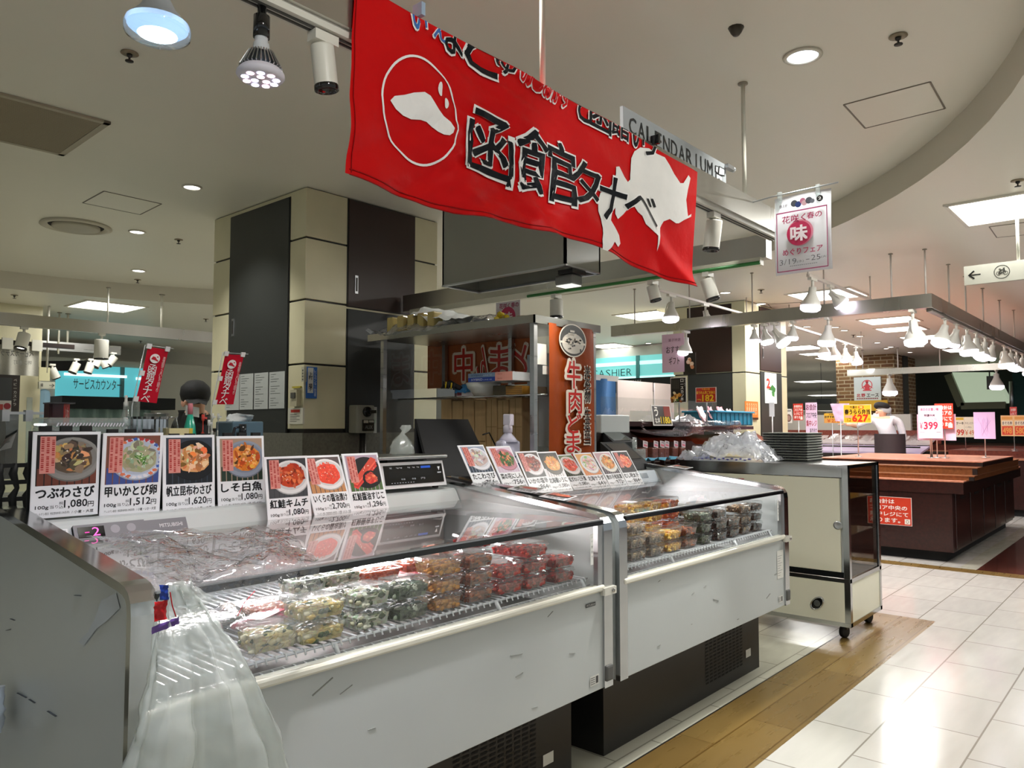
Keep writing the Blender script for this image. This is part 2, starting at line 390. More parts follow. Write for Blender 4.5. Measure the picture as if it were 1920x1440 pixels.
def dup(root, loc, label=None, group=None, rz=0., sc=1.):      # a copy of a thing with its parts and sub-parts
    r = root.copy(); COL.objects.link(r); r.location = V(loc); r.rotation_euler = (0, 0, rz); r.scale = (sc, sc, sc)
    if label: r['label'] = label
    if group: r['group'] = group
    def rec(a, b):
        for ch in [c for c in COL.objects if c.parent == a]:
            d = ch.copy(); COL.objects.link(d); d.parent = b; rec(ch, d)
    rec(root, r); return r
FY = lambda x, y, z: Fr((x, y, z), (1, 0, 0))                # a sheet along X, read from the shop floor
FX = lambda x, y, z: Fr((x, y, z), (0, -1, 0))               # a sheet along Y, read from the near end
ORD = ['first', 'second', 'third', 'fourth', 'fifth', 'sixth', 'seventh', 'eighth', 'ninth', 'tenth', 'eleventh', 'twelfth', 'thirteenth', 'fourteenth', 'fifteenth', 'sixteenth']
# ================================================================ SETTING
CX, CY, CR = 1.957, 4.338, 4.2          # the round raised part of the ceiling
ZC, ZL = 2.8, 2.63
def setting():
    m = MB('tile')
    def fl(x0, x1, y0, y1, mat): m.quad((x0,y0,0),(x1,y0,0),(x1,y1,0),(x0,y1,0), mat)
    XS = 7.78
    fl(-8, 5.72, -10, 1.262, 'tile'); fl(5.72, XS, -10, 22, 'tile')
    fl(-8, 5.72, 1.262, 1.632, 'vinyl_wood'); fl(-8, 5.72, 1.632, 1.64, 'base_black'); fl(-8, 5.72, 1.64, 22, 'tile_back')
    fl(XS, XS+.2, -10, 22, 'vinyl_wood'); fl(XS+.2, 46, 1.42, 1.56, 'tile_back'); fl(XS+.2, 46, -10, 1.42, 'wood_floor'); fl(XS+.2, 46, 1.56, 22, 'tile')
    m.build('floor', kind='structure', loc=(0, 0, 0))
    K = 96; ring = [(CX+CR*math.cos(2*math.pi*i/K), CY+CR*math.sin(2*math.pi*i/K)) for i in range(K)]
    m = MB('ceiling_paint'); m.add([(x, y, ZC) for x, y in ring], [tuple(range(K-1, -1, -1))]); m.add([(x, y, ZC+.1) for x, y in ring], [tuple(range(K))])
    m.build('ceiling', kind='structure', loc=(0, 0, 0))
    m = MB('fascia_paint')
    m.add([(x, y, z) for x, y in ring for z in (ZL, ZC+.05)], [(2*i, 2*i+1, (2*i+3) % (2*K), (2*i+2) % (2*K)) for i in range(K)], smooth=True)
    m.build('trim_1', kind='structure', loc=(0, 0, 0))
    m = MB('ceiling_paint'); X0, X1, Y0, Y1 = -8, 46, -10, 22
    out = []
    for i in range(K):
        c, s = math.cos(2*math.pi*i/K), math.sin(2*math.pi*i/K)
        t = min(((X1-CX)/c if c > 1e-6 else (X0-CX)/c if c < -1e-6 else 1e9), ((Y1-CY)/s if s > 1e-6 else (Y0-CY)/s if s < -1e-6 else 1e9))
        out.append((CX+t*c, CY+t*s))
    vs = [(x, y, ZL) for x, y in ring]+[(x, y, ZL) for x, y in out]
    m.add(vs, [(i, K+i, K+(i+1) % K, (i+1) % K)[::-1] for i in range(K)])
    for cxx, cyy in ((X0, Y0), (X1, Y0), (X1, Y1), (X0, Y1)):
        j = min(range(K), key=lambda i: (V(out[i])-V((cxx, cyy))).length)
        for a, b in ((j, (j+1) % K), (j-1, j)):
            m.add([(*out[a], ZL), (*out[b], ZL), (cxx, cyy, ZL)], [(0, 1, 2)])
    m.build('ceiling.001', kind='structure', loc=(0, 0, 0))
    MB('wall_grey').box((-8, 13.6, 0), (12.5, 13.7, ZL)).build('wall_left', kind='structure')
    MB('wall_grey').box((12.5, 9.5, 0), (12.6, 13.6, ZL)).build('wall_corner', kind='structure')
    MB('wall_grey').box((40, -8, 0), (40.1, 18, ZL)).build('wall_back', kind='structure')
    MB('matte', '#1a1f1b').box((19.4, -8, 0), (19.5, 5.2, ZL)).build('wall_far', kind='structure')
setting()

def column(x0, y0, w, d, zs, zb, top, doors):
    root = thing('column', (x0+w/2, y0+d/2, 0), None, None, None, 'structure')
    m = MB('dark_metal').box((x0+.012, y0+.012, 0), (x0+w-.012, y0+d-.012, top)); m.build('core', root)
    m = MB('column_cream'); e = [zb]+zs+[top]
    for a, b in zip(e[:-1], e[1:]): m.bbox((x0, y0, a+.006), (x0+w, y0+d, b-.006), .003)
    m.build('cladding', root)
    MB('granite').box((x0-.01, y0-.01, 0), (x0+w+.01, y0+d+.01, zb-.02)).build('plinth', root)
    for (fr, u0, u1, v0, v1, mat, hv) in doors:
        p = MB('base_black').fbox(fr, u0-.008, u1+.008, v0-.006, v1+.006, -.02, .004); p.fbox(fr, u0, u1, v0, v1, -.02, .009, mat)
        d = p.build('door', root)
        if hv:
            h = MB('alu').fbox(fr, u0+.05, u0+.075, hv-.06, hv+.06, .009, .014); h.fbox(fr, u0+.056, u0+.069, hv-.045, hv+.045, .0141, .016, 'dark_metal'); h.build('handle', d)
    return root
zz = lambda x, y, **k: at(x, y, **k).z
x0, y0 = 2.685, 4.062
fl_, fr_ = FX(x0, 0, 0), FY(0, y0, 0)
ya, yb = at(541, 600, X=x0).y, at(431, 600, X=x0).y
xa, xb = at(651, 600, Y=y0).x, at(775, 600, Y=y0).x
zmid = zz(651, 577, Y=y0)
COL1 = column(x0, y0, 1.12, 1.165, [zz(575, y, Y=y0) for y in (682, 561, 444)], zz(575, 806, Y=y0), ZC,
    [(fl_, -yb, -ya, zz(541, 840, X=x0), zz(541, 372, X=x0), 'dark_door', 1.98),
     (fr_, xa, xb, zmid+.012, zz(651, 374, Y=y0), 'brown_door', zmid+.16), (fr_, xa, xb, 1.1, zmid-.012, 'dark_door', 0)])
x1, y1 = 7.63, 3.41
f2l, f2r = FX(x1, 0, 0), FY(0, y1, 0)
c0, c1_ = at(1372, 700, X=x1).y, at(1291, 700, X=x1).y
d0, d1 = at(1425, 700, Y=y1).x, at(1464, 700, Y=y1).x
zm2 = zz(1372, 698, X=x1); zr = zz(1425, 695, Y=y1)
COL2 = column(x1, y1, 1.12, at(1263, 700, X=x1).y-y1, [zm2-.005], .3, ZL,
    [(f2l, -c1_, -c0, 1.12, zm2-.012, 'dark_door', 0), (f2l, -c1_, -c0, zm2+.012, 2.6, 'brown_door', 0),
     (f2r, d0, d1, .5, zr-.01, 'dark_door', 0), (f2r, d0, d1, zr+.01, 2.6, 'brown_door', zr+.2)])
# brick pillar far right
bx, by = 15.2, 3.92
m = MB('brick'); bp = bx*0+at(1569, 760, X=bx).y
r = thing('brick_pillar', (bx+.7, (by+bp)/2, 0), None, None, None, 'structure')
MB('brick').box((bx, by, 0), (bx+1.5, bp, ZL)).build('brickwork', r)
m = MB('matte', '#3b3a36').box((bx+.55, by-.03, 0), (bx+.85, by, ZL)); m.build('downpipe', r)

# ---------------------------------------------------------------- ceiling fittings
def downlight(pt, r, label, group=None, watt=0., col='#ffffff', tgt=None, cone=110):
    z = pt.z; t = thing('downlight', pt, label, 'ceiling light', group)
    m = MB('paint', '#cfc9ba'); m.lathe([(r*1.25, 0), (r*1.28, -.006), (r*1.02, -.010), (r, -.004), (r*.93, .0)], pt, k=28, cap=False); m.build('trim_ring', t)
    MB('glow_bright', col).lathe([(r*.98, -.0045), (r*.5, -.007), (.001, -.008)], pt, k=28, cap=False).build('lens', t)
    if watt: lamp('SPOT', pt+V((0, 0, -.03)), pt+V((0, 0, -1)) if tgt is None else tgt, watt, NEUT, r, cone, .7, t)
    return t
downlight(at(1505, 104, z=ZC), .060, 'largest round downlight, in the raised ceiling near the hanging rods', watt=60, col='#e8f1ff')
downlight(at(360, 350, z=ZC), .048, 'round downlight in the ceiling just left of the cream column top', watt=45)
downlight(at(257, 434, z=ZC), .050, 'round downlight in the ceiling beside the round air diffuser', watt=45)
downlight(at(260, 507, z=ZC), .055, 'round downlight near the curved ceiling edge, above the far steel beam', watt=45)
for k, (px, py) in enumerate(((1360, 548), (1427, 569), (1513, 612), (1566, 613), (1583, 619), (1612, 630), (1645, 642), (1662, 653), (1706, 660), (1728, 649), (1670, 650), (1216, 643), (17, 621))):
    labs = ['round downlight in the pinkish ceiling below the poster', 'round downlight in the pinkish ceiling just above the far steel frame', 'first of two close downlights seen under the steel frame corner', 'second of two close downlights seen under the steel frame corner',
            'small far downlight just behind the pair under the steel frame', 'small far downlight midway back under the frame', 'small far downlight deeper under the frame, left of the last lamps', 'small far downlight low above the back gallery',
            'small far downlight closest to the lamp row on the frame', 'small far downlight over the thin cable', 'small far downlight paired with the one low above the gallery', 'small round downlight over the turquoise cashier wall', 'round downlight at the left edge over the white cloth sign']
    downlight(at(px, py, z=ZL), .05, labs[k], watt=0 if k not in (0, 2, 12) else 35)
def panel_light(pt, sx, sy, label, watt=0., strength='glow_bright', col='#fdfdf8'):
    t = thing('panel_light', pt, label, 'ceiling light')
    m = MB('paint', '#d9d4c8'); x, y, z = pt
    for a in (-1, 1):
        m.box((x-sx/2-.02, y+a*sy/2-.012, z-.012), (x+sx/2+.02, y+a*sy/2+.012, z+.004)); m.box((x+a*sx/2-.012, y-sy/2, z-.012), (x+a*sx/2+.012, y+sy/2, z+.004))
    m.build('frame', t)
    MB(strength, col).box((x-sx/2, y-sy/2, z-.006), (x+sx/2, y+sy/2, z+.002)).build('diffuser', t)
    if watt:
        o = lamp('AREA', pt+V((0, 0, -.02)), pt+V((0, 0, -1)), watt, NEUT, min(sx, sy), parent=t)
    return t
for px, py, w, lab, wt in ((1903, 387, .62, 'bright square ceiling panel at the right edge of the view', 45), (200, 574, .62, 'square ceiling panel over the far left steel beam', 14), (1215, 591, .6, 'square ceiling panel over the turquoise cashier wall', 40),
        (1552, 552, .62, 'square ceiling panel behind the red fair poster', 40), (1668, 600, .6, 'square ceiling panel behind the steel frame corner', 40), (1690, 616, .55, 'square ceiling panel just behind the frame corner lamps', 0), (1142, 648, .6, 'square ceiling panel left above the cashier lettering', 0),
        (1205, 657, .6, 'lower square ceiling panel in front of the cashier wall', 0), (1735, 632, .6, 'square ceiling panel behind the row of frame lamps', 0), (1815, 655, .7, 'square ceiling panel low behind the lamp row', 0), (1495, 652, .7, 'square ceiling panel beside the far column edge', 30), (1575, 671, .75, 'long low ceiling panel above the back gallery', 30), (1525, 715, .9, 'far ceiling panel left over the back gallery', 0), (1547, 741, 1.2, 'farthest ceiling panel over the back gallery', 0), (1530, 663, .5, 'pale half lit square panel near the far column', 0),
        (262, 660, .6, 'square ceiling panel left behind the first small red flag', 0), (230, 680, .7, 'square ceiling panel low over the service counter', 0), (390, 690, .6, 'square ceiling panel beside the cream column edge', 0), (300, 711, .5, 'small square ceiling panel right behind the first small red flag', 0)):
    panel_light(at(px, py, z=ZL), w, w, lab, wt)
def sprinkler(pt, lab):
    t = thing('sprinkler', pt, lab, 'sprinkler', 'ceiling sprinklers')
    MB('paint', '#8d7f66').lathe([(.032, 0), (.034, -.004), (.02, -.007), (.012, -.007)], pt, k=16).build('cover_plate', t)
    m = MB('dark_metal').lathe([(.012, -.006), (.010, -.016), (.004, -.02), (.004, -.032), (.016, -.033), (.016, -.036)], pt, k=12); m.build('head', t)
for px, py, z, lab in ((243, 99, ZC, 'ceiling sprinkler between the frosted lamp and the large air grille'), (1684, 67, ZC, 'ceiling sprinkler to the right of the largest downlight'), (335, 449, ZC, 'ceiling sprinkler beside the cream column, level with its first joint'), (258, 524, ZC, 'ceiling sprinkler under the downlight by the curved ceiling edge'),
        (27, 553, ZL, 'ceiling sprinkler on the far left lower ceiling'), (1908, 338, ZL, 'ceiling sprinkler above the bright panel at the right edge'), (386, 598, ZL, 'wide ceiling sprinkler close to the left side of the column'), (264, 639, ZL, 'ceiling sprinkler under the far left steel beam'), (1427, 543, ZL, 'ceiling sprinkler in the pinkish ceiling beside two downlights'), (1259, 603, ZL, 'ceiling sprinkler above the left end of the steel frame'), (1600, 628, ZL, 'ceiling sprinkler under the corner of the steel frame')):
    sprinkler(at(px, py, z=z), lab)
def hatch(pts, z, lab):
    q = [at(x, y, z=z) for x, y in pts]; t = thing('access_hatch', sum(q, V((0, 0, 0)))/4, lab, 'ceiling hatch')
    c = sum(q, V((0, 0, 0)))/4
    m = MB('paint', '#6b6455')
    for a, b in zip(q, q[1:]+q[:1]): m.bar(a+V((0, 0, -.001)), b+V((0, 0, -.001)), .007, .004)
    m.build('frame', t)
    MB('ceiling_paint').add([c+(p-c)*.97+V((0, 0, -.002)) for p in q], [(3, 2, 1, 0)]).build('panel', t)
hatch(((195, 358), (303, 382), (263, 402), (155, 380)), ZC, 'square access hatch in the ceiling over the round diffuser')
hatch(((1582, 196), (1744, 153), (1772, 203), (1622, 240)), ZC, 'square access hatch beside the curved ceiling edge')
hatch(((1855, 425), (1935, 415), (1950, 437), (1869, 445)), ZL, 'square access hatch under the bright panel at the right edge')
hatch(((1440, 570), (1500, 567), (1512, 578), (1452, 583)), ZL, 'square access hatch above the far steel frame beside the poster')
# large square return grille and round diffuser
g = [at(x, y, z=ZC) for x, y in ((208, 228), (119, 289))]
gx0, gy0 = g[0].x, g[0].y
q2 = at(119, 289, z=ZC); q3 = at(0, 172, z=ZC)
t = thing('air_grille', (g[0]+q2)/2, 'large square slatted return air grille at the left of the ceiling', 'air grille')
ex = (g[0]-q2); ey = (q3-g[0]).normalized()
fr = Fr(g[0]+ZZ*-.001, -ex.normalized(), ey); W = ex.length; Lg = 1.15
if fr.N.z > 0: sgn = 1
m = MB('alu', '#b8ad98')
nsign = -1 if fr.N.z > 0 else 1
m = MB('paint', '#a79d88')
for u0, u1, v0, v1 in ((0, W, 0, .03), (0, W, Lg-.03, Lg), (0, .03, 0, Lg), (W-.03, W, 0, Lg)): m.fbox(fr, u0, u1, v0, v1, 0, nsign*.012)
m.build('frame', t)
m = MB('matte', '#2d271d').fbox(fr, .03, W-.03, .03, Lg-.03, 0, nsign*.001); m.build('backing', t)
m = MB('paint', '#8d8168')
for i in range(44): u = .035+(W-.07)*i/43; m.fbox(fr, u-.0055, u+.0055, .03, Lg-.03, nsign*.002, nsign*.009)
m.build('slats', t)
dc = at(143, 423, z=ZC)
t = thing('round_diffuser', dc, 'round white air diffuser in the ceiling at the left', 'air diffuser'); rr = .235
MB('paint', '#bfb8a6').lathe([(rr, 0), (rr+.005, -.012), (rr-.03, -.02), (rr-.05, -.004)], dc, k=40, cap=False).build('outer_ring', t)
MB('matte', '#191713').lathe([(rr-.04, -.003), (.001, -.003)], dc, k=40, cap=False).build('opening', t)
MB('paint', '#a8a18f').lathe([(rr-.075, -.006), (rr-.075, -.022), (rr-.09, -.026), (.001, -.018)], dc, k=40, cap=False).build('inner_plate', t)
MB('paint', '#3b3428').lathe([(.03, 0), (.02, -.02), (.012, -.03)], at(1380, 52, z=ZC), k=12).build('ceiling_socket', label='small dark socket in the ceiling above the downlight', cat='socket')
# ================================================================ HANGING FRAMES, TRACKS, LAMPS
ZB0, ZB1 = 2.18, 2.285
def beam(m, a, b, w=.07, mat='steel_beam', z0=ZB0, z1=ZB1):
    a = V((a[0], a[1], (z0+z1)/2)); b = V((b[0], b[1], (z0+z1)/2)); m.bar(a, b, w, z1-z0, mat)
def rod(root, x, y, ztop, zbot=ZB1, r=.009, col='#d8d5c6'):
    m = MB('paint', col).tube([(x, y, zbot), (x, y, ztop)], r, 10); m.lathe([(r*2.4, 0), (r*2.4, -.006)], (x, y, ztop), k=12, col='#8b8474'); m.build('rod', root)
fr1 = thing('lighting_gantry', (2.2, 1.38, ZB0), 'steel ceiling frame over the near display cases, carrying the red banner', 'lighting frame')
m = MB(); beam(m, (.2, 1.385), (3.47, 1.385)); m.build('beam', fr1)
m = MB('paint', '#d9d6cb'); m.box((.2, 1.362, ZB0-.018), (3.44, 1.408, ZB0)); m.box((.2, 1.375, ZB0-.022), (3.44, 1.380, ZB0-.018), col='#4a4844'); m.box((.2, 1.390, ZB0-.022), (3.44, 1.395, ZB0-.018), col='#4a4844'); m.build('lighting_track', fr1)
m = MB(); beam(m, (3.455, 1.42), (3.455, 4.0), .06, z0=2.085, z1=2.195); m.build('beam', fr1)
m = MB('paint', '#d5d2bf'); m.box((3.40, 1.44, 2.05), (3.44, 3.9, 2.085)); m.build('lighting_track', fr1)
m = MB('paint', '#2f7a36').tube([(3.395, 1.44, 2.058), (3.395, 2.85, 2.058)], .009, 8); m.build('green_cord', fr1)
rod(fr1, 3.12, 1.385, ZC); rod(fr1, 1.72, 1.385, ZC)
for yy in (1.8, 2.4, 3.1, 3.4): MB('paint', '#cfccc0').box((3.415, yy, 2.195), (3.43, yy+.02, 2.235)).build('clip', fr1)

def cyl_spot(pos, aim, label, L=.16, r=.045, group=None, col='#dedbd0', lit=True, watt=0., arm=.07, z=None):
    """white cylinder spotlight: pos is where its arm meets the track"""
    pos = V(pos); t = thing('track_spotlight', pos, label, 'spotlight', group); d = V(aim).normalized()
    pv = pos+V((0, 0, -arm))
    m = MB('paint', col).box(pos+V((-.03, -.016, -.022)), pos+V((.03, .016, 0))); m.tube([pos+V((0, 0, -.02)), pv], .011, 8); m.build('arm', t)
    h0 = pv-d*.02
    m = MB('paint', col).lathe([(.001, 0), (r*.96, .001), (r, .006), (r, L-.012)], h0, d, 20, cap=False); m.lathe([(r, L-.012), (r*1.03, L-.01), (r*1.03, L), (r*.85, L+.002), (r*.8, L-.02)], h0, d, 20, 'gloss', '#171615', cap=False); m.build('housing', t)
    MB('glow_bright' if lit else 'gloss', '#fff6e6' if lit else '#8f9090').lathe([(r*.8, L-.018), (.001, L-.018)], h0, d, 20, cap=False).build('lens', t)
    if watt: lamp('SPOT', h0+d*(L+.02), h0+d*(L+1), watt, NEUT, r*.8, 60, .6, t)
    return t
def par_spot(pos, aim, label, s=1., group=None, colour='#f4ecff', arm=.06):
    """flared reflector lamp on a short arm"""
    pos = V(pos); t = thing('reflector_spotlight', pos, label, 'spotlight', group); d = V(aim).normalized(); pv = pos+V((0, 0, -arm*s))
    m = MB('paint', '#d6d2c8').box(pos+V((-.05*s, -.014, -.02)), pos+V((.05*s, .014, 0))); m.tube([pos, pv], .009*s, 8)
    sd = d.cross(ZZ); sd = sd.normalized() if sd.length > .05 else V((1, 0, 0))
    m.tube([pv+sd*.03*s, pv+sd*.045*s+d*.05*s, pv+sd*.045*s+d*.09*s], .004*s, 6); m.build('arm', t)
    m = MB('paint', '#cfcdc6').lathe([(.001, -.01*s), (.022*s, -.005*s), (.024*s, .03*s), (.035*s, .055*s), (.052*s, .085*s), (.058*s, .11*s), (.056*s, .118*s)], pv, d, 18, cap=False); m.build('reflector', t)
    MB('glow_bright', colour).lathe([(.060*s, .108*s), (.058*s, .132*s), (.04*s, .145*s), (.001, .148*s)], pv, d, 18, cap=False).build('lens', t)
    return t
# three lamps at the near end of the frame
T1 = at(296, 40, Y=1.385)
t = thing('hanging_lamp', (T1.x, 1.385, ZB0), 'frosted glass reflector lamp, leftmost of the lamps hanging at the top', 'lamp')
zt = ZB0-.022; zbm = at(296, 72, Y=1.385).z
m = MB('paint', '#1a1a1a').lathe([(.017, zt), (.017, zt-.02), (.011, zt-.021), (.011, zt-.022)], (T1.x, 1.385, 0), k=16); m.build('socket', t)
m = MB('paint', '#aeb4ba').lathe([(.019, zt-.02), (.02, zbm+.075), (.032, zbm+.052), (.05, zbm+.032), (.0545, zbm+.028)], (T1.x, 1.385, 0), k=28, cap=False); m.build('bulb', t)
m = MB('clear_tub').lathe([(.0545, zbm+.028), (.0575, zbm+.018), (.056, zbm+.006), (.045, zbm), (.001, zbm-.003)], (T1.x, 1.385, 0), k=28, cap=False); m.build('glass_rim', t)
m = MB('glow_bright', '#dff2ff').lathe([(.034, zbm+.006), (.02, zbm+.003), (.001, zbm+.002)], (T1.x, 1.385, 0), k=24, cap=False); m.lathe([(.052, zbm+.02), (.034, zbm+.006)], (T1.x, 1.385, 0), k=24, cap=False, mat='glow', col='#9fc4ee'); m.build('lens', t)
lamp('SPOT', (T1.x, 1.385, zbm-.02), (T1.x, 1.385, 0), 27, (.72, .85, 1), .04, 120, .9, t)
T2 = at(489, 130, Y=1.385); x2 = T2.x; zb2 = at(489, 150, Y=1.385).z
t = thing('hanging_lamp', (x2, 1.385, ZB0), 'ribbed metal LED lamp with black socket and a face of pink dots', 'lamp')
zt = ZB0-.018; zs0 = zb2+.135; zs1 = zb2+.088
MB('gloss', '#0d0d0e').lathe([(.009, zt), (.009, zs0+.002), (.013, zs0), (.0165, zs0-.002), (.0165, zs1)], (x2, 1.385, 0), k=20).build('socket', t)
m = MB('paint', '#c9ccd0').lathe([(.013, zs1), (.013, zb2+.078), (.0155, zb2+.076), (.0165, zb2+.066), (.022, zb2+.055)], (x2, 1.385, 0), k=24, cap=False); m.build('neck', t)
m = MB('alu')
for i in range(30):
    a = 2*math.pi*i/30; ca, sa = math.cos(a), math.sin(a); P = lambda r, z: V((x2+r*ca, 1.385+r*sa, z))
    m.bar(P(.021, zb2+.056), P(.039, zb2+.022), .0025, .010, up=V((ca, sa, .3)))
m.lathe([(.017, zb2+.056), (.034, zb2+.022)], (x2, 1.385, 0), k=24, mat='paint', col='#56606e', cap=False); m.build('heat_sink', t)
m = MB('paint', '#d3cfda').lathe([(.040, zb2+.022), (.047, zb2+.014), (.048, zb2+.008), (.042, zb2+.001), (.001, zb2)], (x2, 1.385, 0), k=28, cap=False); m.build('rim', t)
for i in range(12):
    a, r_ = (2*math.pi*i/9, .031) if i < 9 else (2*math.pi*i/3, .013)
    MB('glow_bright', '#ffd9e6' if i % 2 else '#e6e4ff').lathe([(.0075, -.0012), (.001, -.002)], (x2+r_*math.cos(a), 1.385+r_*math.sin(a), zb2+.001), k=12, cap=False).build('diode', t)
lamp('SPOT', (x2, 1.385, zb2-.01), (x2+.1, 1.6, 0), 21, PINK, .04, 110, .8, t)
T3 = at(606, 70, Y=1.385); cyl_spot((T3.x, 1.385, ZB0-.022), at(612, 150, Y=1.385)-at(604, 75, Y=1.385), 'scuffed white cylinder spotlight hanging just left of the red banner', L=.098, r=.026, watt=40, arm=.045)
def on_beam1(px, ptop, lab, aim, **k):
    p = at(px, ptop, Y=1.385); return cyl_spot((p.x, 1.385, ZB0-.022), aim, lab, **k)
on_beam1(1338, 385, 'lit white cylinder spotlight under the beam right of the red banner', (-.10, .1, -1), L=.125, r=.033, watt=60, arm=.05)
def on_beam2(px, py, lab, aim, **k):
    p = at(px, py, X=3.42); return cyl_spot((3.42, p.y, 2.05), aim, lab, **k)
on_beam2(1327, 490, 'lit spotlight below the red banner corner, on the cross beam', (.12, -.25, -1), L=.11, r=.034, watt=50, arm=.05)
on_beam2(1224, 515, 'white spotlight on the cross beam between the banner and the hanging cylinder', (.15, -.2, -1), L=.085, r=.03, lit=False, arm=.045)
on_beam2(1043, 550, 'straight white cylinder spotlight over the steel rack', (0, 0, -1), L=.105, r=.037, watt=30, arm=.05)
# frame over the brown counters
XF, YF = 6.32, 1.385
fr2 = thing('lighting_gantry', (9, 2.5, ZB0), 'long steel ceiling frame over the brown counters, hung with rows of lamps', 'lighting frame')
m = MB(); beam(m, (XF, YF-.035), (XF, 4.2)); m.build('beam', fr2)
m = MB(); beam(m, (XF+.035, YF), (19, YF)); m.build('beam', fr2)
m = MB(); beam(m, (14.1, YF+.035), (14.1, 4.4)); m.build('beam', fr2)
m = MB('paint', '#7b746c').box((XF+.04, YF-.02, ZB0-.02), (18.9, YF+.02, ZB0)); m.build('lighting_track', fr2)
for px, py in ((1672, 558), (1736, 548)): p = at(px, py, X=XF); rod(fr2, XF, p.y, ZL, r=.007, col='#b9b0a8')
for px in (1546, 1411, 1293, 1190): p = at(px, 590, X=XF); rod(fr2, XF, p.y, ZL, r=.006, col='#b9b0a8')
for px in (1781, 1812, 1844, 1875, 1901): p = at(px, 600, Y=YF); rod(fr2, p.x, YF, ZL, r=.007, col='#b9b0a8')
for px in (1606, 1618, 1684, 1763, 1850): p = at(px, 700, X=14.1); rod(fr2, 14.1, p.y, ZL, r=.01, col='#d8d2cc')
lf = [(1553, 612, 'lamp under the frame nearest its open left half, aimed at the aisle'), (1711, 592, 'large bright lamp left of the steel frame corner'), (1452, 622, 'tilted white lamp under the frame in front of the far column'), (1487, 622, 'small lilac lamp under the frame right of the far column'), (1286, 632, 'lamp shining over the pink gift sign'), (1414, 612, 'lilac lamp under the frame left of the tilted one'), (1433, 612, 'unlit round white lamp under the frame, between two lit ones')]
for k, (px, py, lab) in enumerate(lf):
    p = at(px, py-8, X=XF); par_spot((XF, p.y, ZB0-.005), [(-.1, .1, -1), (0, -.1, -1), (.1, -.7, -1), (.05, .1, -1), (0, .1, -1), (0, 0, -1), (.05, -.2, -1)][k], lab, [1.15, 1.35, 1.1, .8, 1.15, .8, .9][k], colour='#f3e9ff' if k in (3, 5) else '#ffffff')
for k in range(15):
    x = XF+.55+k*.42+(.25 if k > 5 else 0); par_spot((x, YF, ZB0-.01), ((-.3, .2, -1), (.1, .35, -1), (-.1, -.1, -1), (.2, .1, -1))[k % 4],
        '%s lamp from the frame corner in the long row over the brown counters' % ORD[k], (1.2, 1.05, 1.25, 1.1)[k % 4], 'lamp row on the frame', ('#ffffff', '#efe6ff', '#f8f4ff')[k % 3])
for x, y, w, c in ((7.0, 1.6, 40, PINK), (8.8, 1.9, 70, (1, .86, .84)), (11, 2.2, 80, (1, .85, .86)), (14, 2.4, 60, (1, .85, .86)), (6.6, 2.8, 30, PINK)):
    lamp('SPOT', (x, y, 2.02), (x+.1, y+.2, 0), w, c, .08, 130, .8, fr2)
p = at(1668, 735, X=14.1); par_spot((14.1, at(1668, 712, X=14.1).y, ZB0), (0, 0, -1), 'bell shaped lamp hanging in front of the brick pillar', 2.0, arm=.04)
p = at(1868, 700, X=14.1); par_spot((14.1, p.y, ZB0), (.05, 0, -1), 'lamp on the far cross beam in front of the sloping lit soffit', 1.7, arm=.04)
# thin track between ceiling and frame, with clip-on lamps; and the track beside the far column
tr = thing('lighting_track', at(1400, 570, z=2.45), 'thin lighting track under the ceiling running behind the cross beam', 'lighting track')
a, b = at(1235, 544, z=2.45), at(1400, 590, z=2.45)
MB('paint', '#c9bfb6').bar(a, b, .02, .02).build('rail', tr)
for p_ in (a, b): MB('paint', '#c9bfb6').tube([p_, (p_.x, p_.y, ZL)], .006, 6).build('rod', tr)
par_spot(a.lerp(b, .12)+V((0, 0, -.01)), (-.1, .0, -1), 'first lamp on the thin track behind the cross beam', 1.2)
par_spot(a.lerp(b, .48)+V((0, 0, -.01)), (.1, -.2, -1), 'second lamp on the thin track behind the cross beam', 1.1, colour='#f0e6ff')
tr = thing('lighting_track', at(1560, 535, z=2.42), 'short lighting track under the ceiling just below the red fair poster', 'lighting track')
a, b = at(1515, 516, z=2.42), at(1632, 562, z=2.42)
MB('paint', '#c9bfb6').bar(a, b, .022, .022).build('rail', tr)
for p_ in (a, b): MB('paint', '#c9bfb6').tube([p_, (p_.x, p_.y, ZL)], .006, 6).build('rod', tr)
par_spot(a.lerp(b, .06)+V((0, 0, -.01)), (-.1, .1, -1), 'white lamp hanging right below the red fair poster', 1.25)
par_spot(a.lerp(b, .32)+V((0, 0, -.01)), (.5, -.6, -.8), 'dark backed tilted lamp right of the one below the fair poster', 1.0, colour='#efe4ff')
tr = thing('lighting_track', at(1550, 640, z=2.4), 'thin lighting track running back beside the far column', 'lighting track')
a, b = at(1480, 610, z=2.4), at(1615, 652, z=2.4)
MB('paint', '#a59f98').bar(a, b, .025, .025).build('rail', tr)
for p_ in (a, b): MB('paint', '#c9bfb6').tube([p_, (p_.x, p_.y, ZL)], .006, 6).build('rod', tr)
for k, f in enumerate((.4, .55, .72, .9)):
    par_spot(a.lerp(b, f)+V((0, 0, -.01)), (0, -.1, -1), '%s lilac lamp on the thin track beside the far column' % ORD[k], 1.25, colour='#eee2ff')
